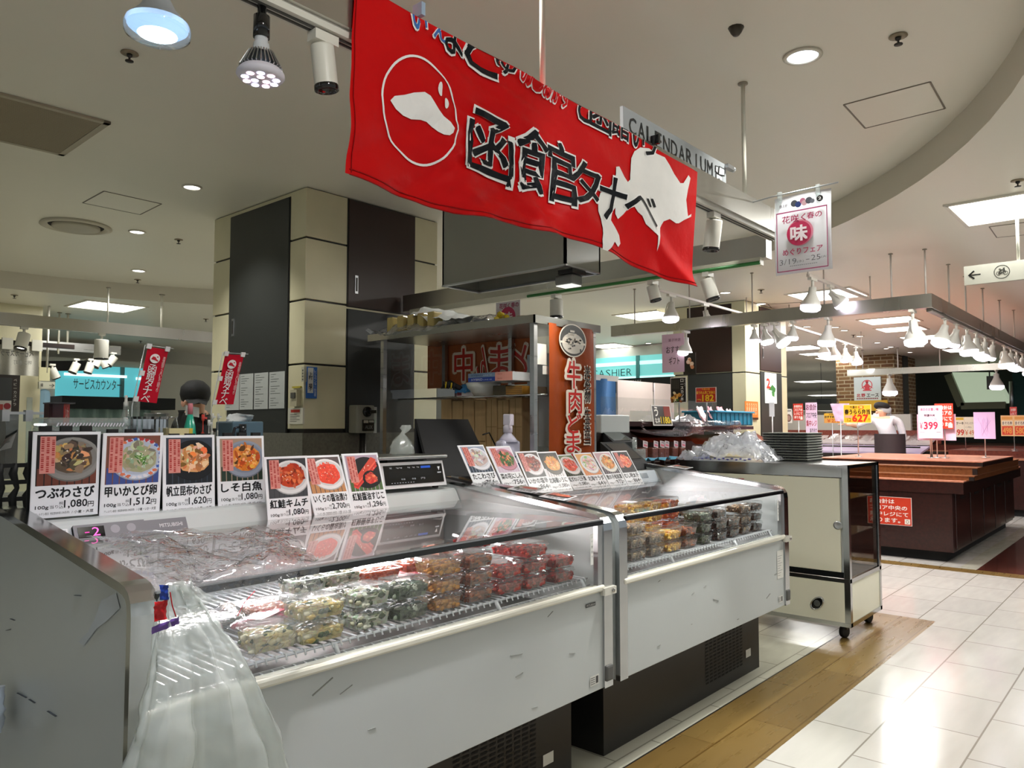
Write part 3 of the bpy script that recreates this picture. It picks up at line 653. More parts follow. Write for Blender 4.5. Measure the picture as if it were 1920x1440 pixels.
# far left frames
fr3 = thing('lighting_gantry', (2.5, 7.7, ZB0), 'long steel ceiling frame at the left behind the service flags', 'lighting frame')
m = MB(); beam(m, (-1.5, 7.72), (4.3, 7.72), z1=2.29); m.build('beam', fr3)
rod(fr3, at(303, 590, Y=7.72).x, 7.72, ZL, 2.29, .012); rod(fr3, at(202, 590, Y=7.72).x, 7.72, ZL, 2.29, .009)
def on_beam3(px, lab, aim, **k):
    p = at(px, 625, Y=7.72); return cyl_spot((p.x, 7.72, ZB0), aim, lab, **k)
on_beam3(191, 'fat white cylinder spotlight under the far left beam', (0, 0, -1), L=.19, r=.062, arm=.08)
on_beam3(45, 'white spotlight under the left end of the far left beam', (-.25, -.2, -1), L=.15, r=.05, arm=.08)
fr4 = thing('lighting_gantry', (3.2, 10.2, ZB0), 'angular steel ceiling frame in front of the service counter', 'lighting frame')
a, b, c = at(70, 655, Y=9.9), at(225, 664, Y=9.9), at(70, 690, Y=9.6)
m = MB('steel'); beam(m, (a.x, 9.9), (b.x, 9.9), .05, 'steel'); m.build('beam', fr4)
c2 = at(160, 680, z=2.12); c3 = at(68, 695, z=2.02)
m = MB('dark_metal'); m.bar(V((c3.x, c3.y, 2.08)), V((c2.x, c2.y, 2.08)), .05, .13, 'dark_metal'); m.build('beam', fr4)
m = MB('steel'); m.bar(V((c2.x, c2.y, 2.08)), V((at(175, 672, z=2.12).x, 9.88, 2.08)), .05, .13, 'steel'); m.build('beam', fr4)
rod(fr4, at(126, 645, Y=9.9).x, 9.9, ZL, r=.013); rod(fr4, at(109, 670, z=2.1).x, at(109, 670, z=2.1).y, ZL, 2.14, r=.011)
for k, (px, py, lab) in enumerate(((98, 700, 'small tilted spotlight over the arrow sign'), (143, 690, 'small tilted spotlight at the bend of the angular frame'), (170, 690, 'small spotlight right of the bend of the angular frame'), (186, 680, 'left one of the crossed pair of small spotlights by the service counter'), (192, 680, 'right one of the crossed pair of small spotlights by the service counter'), (213, 678, 'rightmost small spotlight in front of the turquoise service counter'), (70, 712, 'small spotlight beside the white cloth sign'))):
    p = at(px, py-8, Y=9.6); cyl_spot((p.x, 9.6, p.z+.06), ((.5, 0, -1), (-.4, 0, -1), (-.3, 0, -1), (-.5, 0, -1), (.5, 0, -1), (-.7, 0, -1), (-.3, 0, -1))[k], lab, L=.13, r=.045, arm=.07)
# ================================================================ RED BANNER AND HANGING SIGNS
RED, INK, WHT = '#c8070c', '#14171c', '#f2f0ee'
def banner():
    Y0 = 1.345; top = 2.283; xl, xr = 1.0, 2.595
    def bot(x):                       # lower hem: sags, drops at the far end
        f = (x-xl)/(xr-xl); return 1.851-.012*math.sin(f*9)*(1-f)-.028*max(0, f-.55)/.45
    def wav(x, z):
        f = (x-xl)/(xr-xl); h = (top-z)/(top-1.85)
        a = .010*math.sin(9*f+3.2*h)*h + .007*math.sin(23*f-6*h+.5)*h*(1-.7*f) + .0035*math.sin(47*f+19*h)*h*(1-f)
        a += .012*h*math.exp(-((f-.25-.38*h)/.05)**2)+.010*h*math.exp(-((f-.06-.2*h)/.04)**2)
        a += .0022*math.sin(90*f+40*h)*math.exp(-((f-.22)/.16)**2)*h + .002*math.sin(60*h-31*f)*math.exp(-((f-.3)/.2)**2)
        a += .016*h*math.exp(-((f-.45-.5*h)/.05)**2)+.012*h*math.exp(-((f-.12-.33*h)/.03)**2)-.010*h*math.exp(-((f-.7-.2*h)/.06)**2)
        return a*1.35-.020*h
    def P(x, z, n=0.):
        return V((x, Y0-n-.008-wav(x, z), z))
    def edge_top(x):
        f = (x-xl)/(xr-xl); return top-.006*math.sin(f*math.pi*3)**2-.024*f**3
    root = thing('red_banner', (1.83, Y0, 1.84), 'big wrinkled red cloth banner with black lettering and a white island map', 'banner')
    m = MB('satin', RED)
    NX, NZ = 150, 44
    def g(u, w):
        x = xl-.010*(1-w)*(1-u)+(xr-xl)*u; zt, zb = edge_top(x), bot(x); z = zb+(zt-zb)*w
        return P(x, z)
    m.grid(g, NX, NZ)
    # the top is folded back over the beam
    m.grid(lambda u, w: V((xl+(xr-xl)*u, Y0-.008+.09*w, edge_top(xl+(xr-xl)*u)+.012*math.sin(math.pi*w))), 60, 4)
    # a narrow hem and edge lines
    for zf in (0.0, .028):
        m.tube([P(xl+(xr-xl)*i/60, bot(xl+(xr-xl)*i/60)+zf*(top-1.86), .001) for i in range(61)], .0016, 4, col='#8d0508')
    m.tube([P(xl+.004, 1.856+(top-1.862)*i/20, .001) for i in range(21)], .0014, 4, col='#8d0508')
    m.build('cloth', root)
    # printed mark, letters and map follow the cloth
    W = lambda a, b, n: P(a, b, n)
    def pt(px, py):
        q = at(px, py, Y=Y0-.012); return (q.x, q.z)
    def pol(mb, pix, col, n, close=True):
        bm = bmesh.new(); vs = [bm.verts.new((*p, 0)) for p in pix]; bm.faces.new(vs); bmesh.ops.triangulate(bm, faces=bm.faces[:])
        for _ in range(4):
            ed = [e for e in bm.edges if e.calc_length() > .03]
            if not ed: break
            bmesh.ops.subdivide_edges(bm, edges=ed, cuts=1); bmesh.ops.triangulate(bm, faces=[f for f in bm.faces if len(f.verts) > 3])
        bm.verts.index_update()
        mb.add([P(v.co.x, v.co.y, n) for v in bm.verts], [[v.index for v in f.verts] for f in bm.faces], None, col); bm.free()
    em = MB('satin', WHT)
    cxz = pt(795, 206); ax = (pt(865, 215)[0]-pt(724, 195)[0])/2; bz = (pt(795, 108)[1]-pt(795, 304)[1])/2
    for i in range(60):
        a0, a1 = 2*math.pi*i/60, 2*math.pi*(i+1)/60
        q = [(cxz[0]+r*ax*math.cos(a), cxz[1]+r*bz*math.sin(a)) for a, r in ((a0, 1), (a1, 1), (a1, .955), (a0, .955))]
        em.add([P(x, z, .003) for x, z in q], [(0, 1, 2, 3)])
    foot = [pt(x, y) for x, y in ((737, 186), (744, 178), (760, 177), (778, 173), (795, 173), (806, 180), (815, 192), (824, 205), (834, 217), (846, 228), (853, 240), (852, 248), (845, 253), (834, 252), (824, 246), (815, 236), (806, 226), (795, 222), (778, 221), (762, 214), (748, 202))]
    pol(em, foot, WHT, .003)
    for px, py, rx, ry in ((826, 167, 8, 15), (838, 193, 8, 11)):
        c = pt(px, py); rx2 = rx/960*.84; pol(em, [(c[0]+rx2*1.15*math.cos(2*math.pi*i/16), c[1]+ry/960*1.15*math.sin(2*math.pi*i/16)) for i in range(16)], WHT, .003)
    em.build('emblem', root)
    mp = MB('satin', '#e9e7e3')
    isl = [(1192, 283), (1202, 276), (1218, 278), (1232, 288), (1247, 295), (1256, 309), (1265, 326), (1277, 343), (1283, 343), (1292, 328), (1296, 334), (1292, 356), (1290, 374), (1293, 390), (1296, 404), (1302, 400), (1302, 405), (1290, 411), (1281, 417), (1276, 417), (1264, 409), (1254, 413), (1248, 425), (1244, 442), (1243, 470), (1238, 441), (1228, 434), (1212, 420), (1203, 405), (1195, 398), (1188, 388), (1179, 391), (1172, 401), (1163, 410), (1158, 400), (1158, 388), (1153, 396), (1150, 412), (1158, 425), (1168, 440), (1172, 455), (1167, 462), (1158, 452), (1149, 460), (1137, 471), (1128, 468), (1124, 450), (1126, 428), (1128, 410), (1124, 395), (1126, 372), (1130, 360), (1142, 357), (1152, 340), (1154, 313), (1161, 312), (1168, 332), (1174, 342), (1181, 337), (1184, 318), (1186, 296)]
    pol(mp, [pt(*p) for p in isl], '#e9e7e3', .0035)
    mp.build('island_map', root)
    lt = MB('satin', INK); lu = MB('satin', INK)
    def big(ch, x0, x1, yt, yb_, xm=None):           # glyph boxed by its left/right columns and top/bottom rows
        a, b = pt(x0, yt[0]), pt(x1, yb_[1]); u0, u1 = a[0], b[0]
        v1 = (pt(x0, yt[0])[1]+pt(x1, yt[1])[1])/2; v0 = (pt(x0, yb_[0])[1]+pt(x1, yb_[1])[1])/2
        lt.text(ch, None, u0-.004, v0-.004, u1+.004, v1+.004, WHT, .036, .0045, warp=W); lt.text(ch, None, u0, v0, u1, v1, INK, .014, .006, warp=W)
    big('函', 884, 970, (196, 236), (318, 346)); big('館', 978, 1082, (237, 275), (355, 386)); big('タ', 1070, 1130, (293, 312), (380, 392))
    big('ナ', 1128, 1174, (318, 350), (412, 418)); big('ベ', 1172, 1238, (352, 372), (392, 436))
    for ch, x0, x1, yc, h, c in (('い', 772, 800, 38, .07, '#3f6fb5'), ('え', 812, 836, 50, .06, '#3f6fb5'), ('よ', 834, 868, 72, .1, INK), ('と', 872, 932, 112, .12, INK), ('ゆ', 930, 968, 128, .07, INK),
            ('の', 976, 998, 152, .07, RED), ('し', 998, 1018, 165, .07, RED), ('お', 1018, 1034, 172, .07, RED), ('か', 1034, 1050, 180, .07, RED), ('す', 1050, 1070, 190, .07, RED),
            ('と', 1084, 1106, 208, .09, INK), ('函', 1106, 1146, 226, .1, INK), ('館', 1146, 1180, 247, .08, INK), ('い', 1186, 1208, 262, .08, INK), ('う', 1206, 1230, 280, .09, INK)):
        a = pt(x0, yc); b = pt(x1, yc+(x1-x0)*.5); cut = edge_top(a[0])-.004; zc = cut+.08*h
        lu.text(ch, None, a[0]-.003, zc-h*.55-.003, b[0]+.003, zc+h*.5+.003, WHT, .05, .0045, warp=W, cut=cut); lu.text(ch, None, a[0], zc-h*.55, b[0], zc+h*.5, c, .02, .006, warp=W, cut=cut)
    lt.build('lettering', root); lu.build('cut_lettering', root)
    m = MB('gloss', '#9fb3c9')
    for x in (1.19, 2.29): m = MB('gloss', '#9fb3c9' if x < 2 else '#222426'); m.box((x-.006, Y0-.022, 2.28), (x+.006, Y0+.01, 2.312)); m.build('clip', root)
banner()
# grey board above the beam
def board():
    fr = FY(0, 1.36, 0); a, b = at(1168, 200, Y=1.36), at(1362, 378, Y=1.36); a2 = at(1362, 308, Y=1.36)
    z1 = (a.z+a2.z)/2; z0 = b.z
    t = thing('sign_board', ((a.x+b.x)/2, 1.36, z0), 'grey name board with thin dark capitals standing above the beam behind the banner', 'sign')
    m = MB('paint', '#9a9fa1').fbox(fr, a.x, b.x, z0, z1, -.012, 0)
    m.build('panel', t)
    m = MB('print', '#17191b'); h = z1-z0; u = a.x+.03; W = (b.x-a.x)-.03-.115
    for i, ch in enumerate('CALENDARIUM'):
        w = W/11; k = .14 if ch == 'I' else .8; cw = w*k
        m.text(ch, fr, u+(w-cw)/2, z0+h*.46, u+(w+cw)/2, z0+h*.84, '#17191b', .02, .001); u += w
    x = b.x-.095
    m.fbox(fr, x, x+.062, z0+h*.16, z0+h*.62, 0, .001, col='#17191b'); m.fbox(fr, x+.005, x+.057, z0+h*.185, z0+h*.6, .001, .002, col='#b9bdbf'); m.text('2', fr, x+.02, z0+h*.22, x+.042, z0+h*.52, '#17191b', 0, .0025)
    m.poly(fr, [(x+.02, z0+h*.6), (x+.08, z0+h*.66), (x+.085, z0+h*.86), (x+.03, z0+h*.86)], .0012, '#17191b'); m.poly(fr, [(x+.027, z0+h*.63), (x+.075, z0+h*.68), (x+.078, z0+h*.83), (x+.034, z0+h*.83)], .0022, '#b9bdbf')
    m.poly(fr, [(x-.004, z0+h*.64), (x+.02, z0+h*.62), (x+.026, z0+h*.84), (x-.004, z0+h*.82)], .0012, '#17191b'); m.poly(fr, [(x+.001, z0+h*.67), (x+.016, z0+h*.65), (x+.02, z0+h*.81), (x+.001, z0+h*.79)], .0022, '#b9bdbf')
    m.build('lettering', t)
    m = MB('alu'); m.bar((b.x-.01, 1.355, z0+h*.95), (b.x+.05, 1.355, z0+h*.95), .02, .016); m.lathe([(.011, 0), (.011, .012)], (b.x+.05, 1.355, z0+h*.95), (1, 0, 0), 10); m.build('clamp', t)
board()
def poster():
    X = 3.13; A = at(1455, 374, X=X); B = at(1560, 350, X=X); D = at(1452, 517, X=X); E2 = at(1559, 505, X=X)
    ya, yb = (A.y+D.y)/2, (B.y+E2.y)/2; z1 = (A.z+B.z)/2; z0 = (D.z+E2.z)/2
    t = thing('hanging_poster', (X, (ya+yb)/2, z0), 'white and red food fair poster with a round red seal, hung from a thin arm', 'poster')
    fr = Fr((X, ya, z0), (0, -1, 0)); w, h = ya-yb, z1-z0
    m = MB('print', '#eef0f4')
    m.grid(lambda u, v: fr.p(u*w, v*h, .004*math.sin(u*3)+.006*math.sin(v*4)), 10, 10); m.grid(lambda u, v: fr.p((1-u)*w, v*h, .003+.004*math.sin((1-u)*3)+.006*math.sin(v*4)-.004), 10, 10)
    n = .014; R2 = '#b02a5b'; R = lambda a, b, c, d, col, k=0.: m.rect(fr, a*w, b*h, c*w, d*h, n+k, col)
    for a, b, c, d in ((.05, .028, .95, .04), (.05, .775, .95, .79), (.05, .028, .065, .79), (.935, .028, .95, .79)): R(a, b, c, d, '#a3386a')
    T = lambda s, a, b, c, d, col, bold=0., k=.001: m.text(s, fr, a*w, b*h, c*w, d*h, col, bold, n+k)
    T('B1F', .12, .85, .26, .885, '#333333')
    for u, v, r_, c in ((.38, .88, .06, '#4b4e55'), (.45, .86, .055, '#2c3f77'), (.53, .895, .05, '#b9708a'), (.56, .865, .05, '#c7a3a8'), (.64, .885, .06, '#50535c'), (.70, .87, .04, '#6c6f78')): m.oval(fr, u*w, v*h, r_*w, r_*w*1.0, n+.0005*(u), c)
    m.oval(fr, .83*w, .885*h, .055*w, .055*w, n, '#171717'); T('2', .805, .868, .855, .902, '#ffffff', .03)
    T('花咲く', .16, .64, .58, .735, R2, .015); T('春の', .60, .655, .86, .735, R2, .015)
    m.oval(fr, .47*w, .50*h, .235*w, .235*w, n, '#e28aa0', k=36); m.oval(fr, .455*w, .495*h, .215*w, .215*w, n+.0008, '#c22b58', k=36); T('味', .31, .40, .60, .59, '#f6e9ee', .05, .002)
    T('めぐりフェア', .16, .23, .86, .31, R2, .02); T('3/19', .1, .115, .40, .185, '#4b4e58', -.01); T('(水)', .41, .12, .53, .155, '#6b6e78'); T('-', .57, .145, .63, .152, '#4b4e58'); T('25', .66, .13, .82, .195, '#4b4e58', -.01); T('(火)', .83, .14, .95, .172, '#6b6e78')
    for i in range(14): R(.28+.035*i, .088, .305+.035*i, .096, '#8a8d96')
    m.build('sheet', t)
    pole = at(1418, 376, Y=1.385); zt = z1+.012
    m = MB('alu').tube([(3.12, 1.385, zt-.012), (X, ya, zt), (X, yb-.03, zt+.004)], .0035, 8); m.lathe([(.012, -.02), (.012, .03)], (3.12, 1.385, zt-.01), k=12); m.build('arm', t)
    for f in (.1, .78): MB('bottle_clear').bbox((X-.008, ya-w*f-.009, z1-.018), (X+.008, ya-w*f+.009, z1+.024), .003).build('clip', t)
poster()
def bike_sign():
    X = 5.3; A = at(1807, 500, X=X); D = at(1808, 535, X=X); y0 = A.y; z1, z0 = A.z, D.z; h = z1-z0; w = 1.15
    t = thing('direction_sign', (X, y0-w/2, z0), 'hanging pale sign with an arrow and a bicycle in a circle', 'sign')
    fr = Fr((X, y0, z0), (0, -1, 0)); m = MB('paint', '#b9b8ab').fbox(fr, 0, w, 0, h, -.03, 0); m.build('panel', t)
    m = MB('print', '#1d1e1c'); K = h/.17
    m.poly(fr, [(.03*K, .085*K), (.075*K, .125*K), (.085*K, .115*K), (.055*K, .09*K), (.13*K, .09*K), (.13*K, .08*K), (.055*K, .08*K), (.085*K, .055*K), (.075*K, .045*K)], .001)
    cu, cv = .29*K, .085*K
    m.ring(fr, cu, cv, .06*K, .06*K, .005*K, .001, k=40)
    for du in (-.026, .028): m.ring(fr, cu+du*K, cv-.012*K, .017*K, .017*K, .004*K, .001)
    L2 = lambda a, b: m.bar(fr.p(cu+a[0]*K, cv+a[1]*K, .001), fr.p(cu+b[0]*K, cv+b[1]*K, .001), .004*K, .002, up=fr.N)
    for a, b in (((-.026, -.012), (-.01, .018)), ((-.01, .018), (.02, .018)), ((.02, .018), (.0, -.012)), ((.0, -.012), (-.026, -.012)), ((-.0, -.012), (-.014, .026)), ((.028, -.012), (.016, .03)), ((-.022, .027), (-.006, .027)), ((.010, .03), (.022, .032))): L2(a, b)
    m.build('symbols', t)
    m = MB('paint', '#c9c7bb')
    for u in (.28, .95): m = MB('paint', '#c9c7bb'); m.tube([fr.p(u, h, -.015), (X+.015, y0-u, ZL)], .008, 8); m.build('rod', t)
bike_sign()
def pink_gift_sign():
    p = at(1241, 628, X=6.28); q = at(1283, 697, X=6.28); fr = Fr((6.28, p.y, q.z), (0, -1, 0)); w, h = p.y-q.y, p.z-q.z
    t = thing('hanging_gift_sign', (6.28, p.y-w/2, q.z), 'pale pink hanging gift sign with a dish photo at its lower right', 'sign')
    m = MB('print', '#d9b6cb'); m.fbox(fr, 0, w, 0, h, -.004, 0); m.text('菓子特選', fr, .3*w, .8*h, .85*w, .88*h, '#7a4a60', 0, .001); m.text('おすすめ', fr, .2*w, .5*h, .98*w, .68*h, '#3c2430', .01, .001); m.text('ギフト', fr, .32*w, .2*h, .8*w, .4*h, '#3c2430', .01, .001)
    m.build('sheet', t)
    d = MB('print', '#201815').fbox(fr, .95*w, 1.5*w, -.07*h, .48*h, -.008, -.004); rnd = random.Random(3)
    d.oval(fr, 1.22*w, .18*h, .2*w, .2*h, -.0035, '#0c0a0a')
    for i in range(9): d.oval(fr, (1.1+.26*rnd.random())*w, (.1+.25*rnd.random())*h, .08*w, .05*h, -.003+.0002*i, rnd.choice(['#d08a5e', '#e7b48c', '#a5512f', '#f0d2b8']), rot=rnd.random()*3)
    d.build('dish_photo', t)
    m = MB('alu')
    for u in (.25, .8): m = MB('alu'); m.tube([fr.p(u*w, h, 0), (6.28, p.y-u*w, 2.2)], .002, 5); m.build('wire', t)
pink_gift_sign()
# ---------------------------------------------------------------- exhaust hood over the stall
def hood():
    x0, y0, z0 = 2.905, 2.2, 2.08; x1, y1 = 3.2, 3.06
    t = thing('exhaust_hood', ((x0+x1)/2, (y0+y1)/2, z0), 'big plain grey ceiling hood with an open black underside', 'hood')
    m = MB('hood_grey'); th = .012
    for a, b in (((x0, y0, z0), (x0+th, y1, ZC)), ((x1-th, y0, z0), (x1, y1, ZC)), ((x0, y0, z0), (x1, y0+th, ZC)), ((x0, y1-th, z0), (x1, y1, ZC))): m.box(a, b)
    m.build('shell', t)
    m = MB('alu'); 
    for a, b in (((x0-.003, y0, z0-.008), (x0+.02, y1, z0)), ((x1-.02, y0, z0-.008), (x1+.003, y1, z0)), ((x0, y0-.003, z0-.008), (x1, y0+.02, z0)), ((x0, y1-.02, z0-.008), (x1, y1+.003, z0))): m.box(a, b)
    m.build('rim', t)
    MB('matte', '#0b0b0a').box((x0+th, y0+th, z0+.12), (x1-th, y1-th, z0+.14)).build('filter', t)
    sl = at(1050, 518, z=2.06)
    f = thing('flood_lamp', (x0+.12, y0+.05, 2.0), 'small grey flood lamp clamped under the near corner of the grey hood', 'lamp')
    m = MB('paint', '#6f716c').bbox((x0+.08, y0+.02, 2.0), (x0+.17, y0+.13, 2.05), .01); m.build('housing', f)
    lamp('SPOT', (x0+.12, y0+.075, 1.985), (3.3, 3.2, 1.2), 14, WARM, .03, 70, .7, f); MB('glow', '#d9dad5').box((x0+.085, y0+.026, 1.996), (x0+.165, y0+.124, 2.0)).build('lens', f)
    MB('dark_metal').box((x0+.07, y0+.01, 2.05), (x0+.18, y0+.1, 2.072)).build('bracket', f)
hood()
# ================================================================ THE TWO REFRIGERATED DISPLAY CASES
YFR = 1.60; YBK = 2.50
PROF = [(YFR, .35), (YFR, .915), (YFR+.004, .940), (YFR+.016, .958), (YFR+.035, .968), (YFR+.06, .973), (2.44, 1.066), (YBK, 1.068), (YBK, .35)]
def chain(r, off):                                         # the trim line along the top and front of an end panel
    return [(y, z) for y, z in PROF[:7]]
def case(X0, X1, label, side_l, side_r, stripe=False):
    root = thing('display_case', ((X0+X1)/2, 2.05, 0), label, 'refrigerated case')
    def end(x0, x1):
        m = MB('enamel'); fr = Fr((0, 0, 0), (0, 1, 0)); inner = [(y+(.012 if y < 1.61 else 0), z-(.0 if z < .5 else .012)) for y, z in PROF]
        m.prism([(y, z) for y, z in inner], Fr((x0, 0, 0), (0, 1, 0)), .003, (x1-x0)-.003)
        o = m.build('end_panel', root)
        # bright metal trim wrapping over the edge
        c = MB('chrome'); L = PROF[:8]; n = len(L)
        nr = []
        for i in range(n):
            a, b = V((*L[max(i-1, 0)], 0)), V((*L[min(i+1, n-1)], 0)); d = (b-a).normalized(); nr.append(V((-d.y, d.x, 0)))
        vs = []
        for (y, z), q in zip(L, nr):
            o_ = (y+q.x*.004, z+q.y*.004); i_ = (y-q.x*.016, z-q.y*.016)
            vs += [(x0-.002, *i_), (x0-.002, *o_), (x1+.002, *o_), (x1+.002, *i_)]
        for i in range(n-1):
            for j in range(3): c.add([vs[4*i+j], vs[4*i+j+1], vs[4*i+5+j], vs[4*i+4+j]], [(0, 1, 2, 3)])
        c.build('metal_trim', o); return o
    e0 = end(X0, X0+.05); e1 = end(X1-.05, X1)
    a, b = X0+.05, X1-.05
    m = MB('enamel').bbox((a, YFR+.004, .35), (b, YFR+.03, .70), .003)
    rnd = random.Random(int(X0*100))
    for i in range(9):
        x = a+.1+rnd.random()*(b-a-.2); z = .37+rnd.random()*.3; l = .01+.05*rnd.random(); s = rnd.uniform(-.3, .6)
        m.bar((x, YFR+.003, z), (x+l, YFR+.003, z+l*s), .002, .0012 if i % 4 else .003, 'matte', '#8f918c')
    m.build('front_panel', root)
    m = MB('gloss', '#e6e4d6').bbox((a-.02, YFR-.010, .699), (b+.0, YFR+.03, .722), .007); m.build('bumper_rail', root)
    # plinth, set back, with slotted grille
    m = MB('base_black').box((a+.06, 1.75, .0), (b-.0, YBK, .35)); m.build('plinth', root)
    g = MB('matte', '#050505'); gx = b-.62
    for r_ in range(17):
        for q in range(10):
            x = gx+q*.042; z = .06+r_*.0165; g.add([(x, 1.7485, z), (x+.03, 1.7485, z), (x+.034, 1.7485, z+.008), (x+.004, 1.7485, z+.008)], [(0, 1, 2, 3)])
    g.build('grille_slots', root)
    l = MB('print', '#d9d9d2').rect(FY(0, 1.748, 0), b-.17, .085, b-.11, .125, 0); l.build('rating_label', root)
    # well: floor, back, inner front
    m = MB('dark_metal').box((a, YFR+.03, .60), (b, YBK-.04, .62)); m.box((a, YFR+.02, .62), (b, YFR+.032, .70)); m.build('well', root)
    m = MB('enamel').box((a, YBK-.05, .62), (b, YBK, .965)); m.build('back_wall', root)
    # honeycomb air grille at the back
    m = MB('paint', '#c9c3c2').box((a, YBK-.058, .78), (b, YBK-.051, .93)); m.build('air_honeycomb', root)
    # ledge across the back with the lamp under it
    m = MB('enamel'); fr = Fr((a, 0, 0), (0, 1, 0))
    m.prism([(2.335, .968), (2.365, 1.02), (2.375, 1.03), (YBK, 1.036), (YBK, .968)], fr, .002, b-a-.002); m.build('back_ledge', root)
    m = MB('alu').box((a+.002, 2.327, .948), (b-.002, 2.347, .968)); m.build('ledge_rail', root)
    m = MB('milky', '#e8e8e8').tube([(a+.1, 2.40, .945), (b-.12, 2.40, .945)], .013, 12, 'gloss', '#dcd6d2'); m.build('lamp_tube', root)
    m = MB('gloss', '#e9e7e5').tube([(b-.10, 2.40, .945), (b-.06, 2.38, .95), (b-.05, 2.38, .92), (b-.07, 2.39, .90), (b-.10, 2.41, .905)], .005, 6); m.build('lamp_cable', root)
    # wire rack
    m = MB('gloss', '#e3e5ea'); zr = .742
    for yy in (1.668, 1.85, 2.05, 2.25, 2.40): m.tube([(a+.01, yy, zr-.004), (b-.01, yy, zr-.004)], .0045, 6)
    x = a+.02
    while x < b-.01:
        m.tube([(x, 1.655, zr-.012), (x, 1.66, zr), (x, 2.42, zr+.003)], .0028, 5); x += .027
    for xx in (a+.05, (a+b)/2-.32, (a+b)/2+.3, b-.05): m.tube([(xx, 1.64, .70), (xx, 1.665, zr-.006)], .007, 8)
    m.build('wire_rack', root)
    m = MB('gloss', '#e3e5ea')
    for xx in range(int((b-a-.04)/.03)): m.bar((a+.03+xx*.03, 1.632, .715), (a+.03+xx*.03, 1.652, .715), .004, .003)
    m.box((a+.01, 1.630, .712), (b-.01, 1.634, .718)); m.box((a+.01, 1.652, .712), (b-.01, 1.656, .718)); m.build('front_air_grille', root)
    # glass front and sloping lid
    m = MB('glass'); m.add([(a, YFR+.009, .72), (b, YFR+.009, .72), (b, YFR+.009, .938), (a, YFR+.009, .938)], [(0, 1, 2, 3)]); m.build('front_glass', root)
    m = MB('gloss', '#121518').box((a, YFR-.002, .938), (b, YFR+.022, .953)); m.box((a, YFR+.0, .953), (b, YFR+.016, .957), 'alu'); m.build('top_rail', root)
    m = MB('lid_glass' if X0 < 1 else 'lid_clear'); m.add([(a, YFR+.02, .955), (b, YFR+.02, .955), (b, 2.30, .985), (a, 2.30, .985)], [(0, 1, 2, 3)]); m.build('lid', root)
    m = MB('alu').box((b-.035, YFR+.0, .72), (b, YFR+.02, .938)); m.build('end_post', root)
    m = MB('print', '#efefec').rect(FY(0, YFR+.004, 0), b-.075, .80, b-.058, .91, 0); fr = FY(0, YFR+.004, 0); m.vtext('上の線まで', fr, b-.0665, .905, .010, .018, '#555555'); m.build('load_line_label', root)
    # latch at the foot of the end post and a corner bumper
    m = MB('gloss', '#d9d7cd').box((b-.02, YFR-.02, .685), (b+.055, YFR, .712)); m.lathe([(.007, 0), (.007, .006)], (b+.03, YFR-.02, .699), (0, -1, 0), 10, 'chrome'); m.build('latch', root)
    m = MB('rubber', '#5a5a58').bbox((X1-.048, YFR-.012, .372), (X1-.002, YFR+.01, .43), .008); m.build('corner_bumper', root)
    m = MB('print', '#dcdcd7').rect(FY(0, YFR+.002, 0), b-.085, .375, b-.03, .41, 0); fr = FY(0, YFR+.002, 0)
    for i in range(4): m.rect(fr, b-.082, .380+.007*i, b-.055, .383+.007*i, .0004, '#777777')
    m.rect(fr, b-.05, .38, b-.035, .405, .0004, '#333333'); m.build('rating_label', root)
    # small lamps in the well so the goods are lit as in the photo: the case's own tube
    lamp('AREA', ((a+b)/2, 2.37, .94), ((a+b)/2, 1.5, .95), 16, (1, .92, .92), .5, parent=root).scale = (2.2, .1, 1)
    return root, a, b
CASE1, A1, B1 = case(.664, 2.385, 'nearer long white refrigerated case with glass front, full of seafood tubs', 1, 1)
CASE2, A2, B2 = case(2.437, 4.075, 'farther white refrigerated case joined to the nearer one, with yellow and brown packs', 1, 1)
# maker's plates, thermostat, tape marks
fr = FY(0, YFR+.001, 0)
m = MB('print', '#3b3c3c').rect(fr, 2.225, .655, 2.285, .668, 0); m.text('MITSUBISHI', fr, 2.229, .658, 2.281, .665, '#c9c9c5', .02, .0004); m.build('maker_plate', CASE1)
fr = Fr((A1, 2.338, .972), (1, 0, 0), (0, .03, .052))
m = MB('paint', '#77757b').fbox(fr, .095, .42, -.002, .044, 0, .009); m.fbox(fr, .095, .29, -.004, .046, .0, .014)
m.fbox(fr, .105, .175, .006, .038, .014, .0155, 'gloss', '#101014'); m.text('-', fr, .122, .0195, .134, .0225, '#d4379a', .02, .0162, 'glow'); m.text('2', fr, .142, .009, .162, .035, '#f05ab8', .0, .0162, 'glow')
for u in (.205, .25): m.oval(fr, u, .025, .013, .013, .0146, '#9a979f')
m.text('MITSUBISHI', fr, .335, .017, .405, .029, '#d8d6da', .02, .0094); m.build('thermostat', CASE1)
m = MB('print', '#e9e9ec').rect(fr, .005, .002, .085, .044, .001)
for i in range(5): m.rect(fr, .01, .008+.007*i, .045, .010+.007*i, .0016, '#8d8d93')
m.rect(fr, .052, .01, .08, .04, .0016, '#b5b5ba'); m.ring(fr, .066, .024, .009, .009, .003, .002, '#555558', k=14); m.build('notice_label', CASE1)
m = MB('print', '#e4e3dd').rect(FY(0, YFR+.002, 0), 3.93, .50, 4.01, .645, 0); fr = FY(0, YFR+.002, 0)
for i in range(9): m.rect(fr, 3.937, .515+.0125*i, 3.937+.03+.03*((i*7) % 3)/2, .518+.0125*i, .0004, '#a9a9a5')
m.build('paper_notice', CASE2)
m = MB('print', '#e7e7e2').rect(FY(0, YFR+.002, 0), A1+.03, .52, A1+.115, .685, 0); m.build('tape_patch', CASE1)
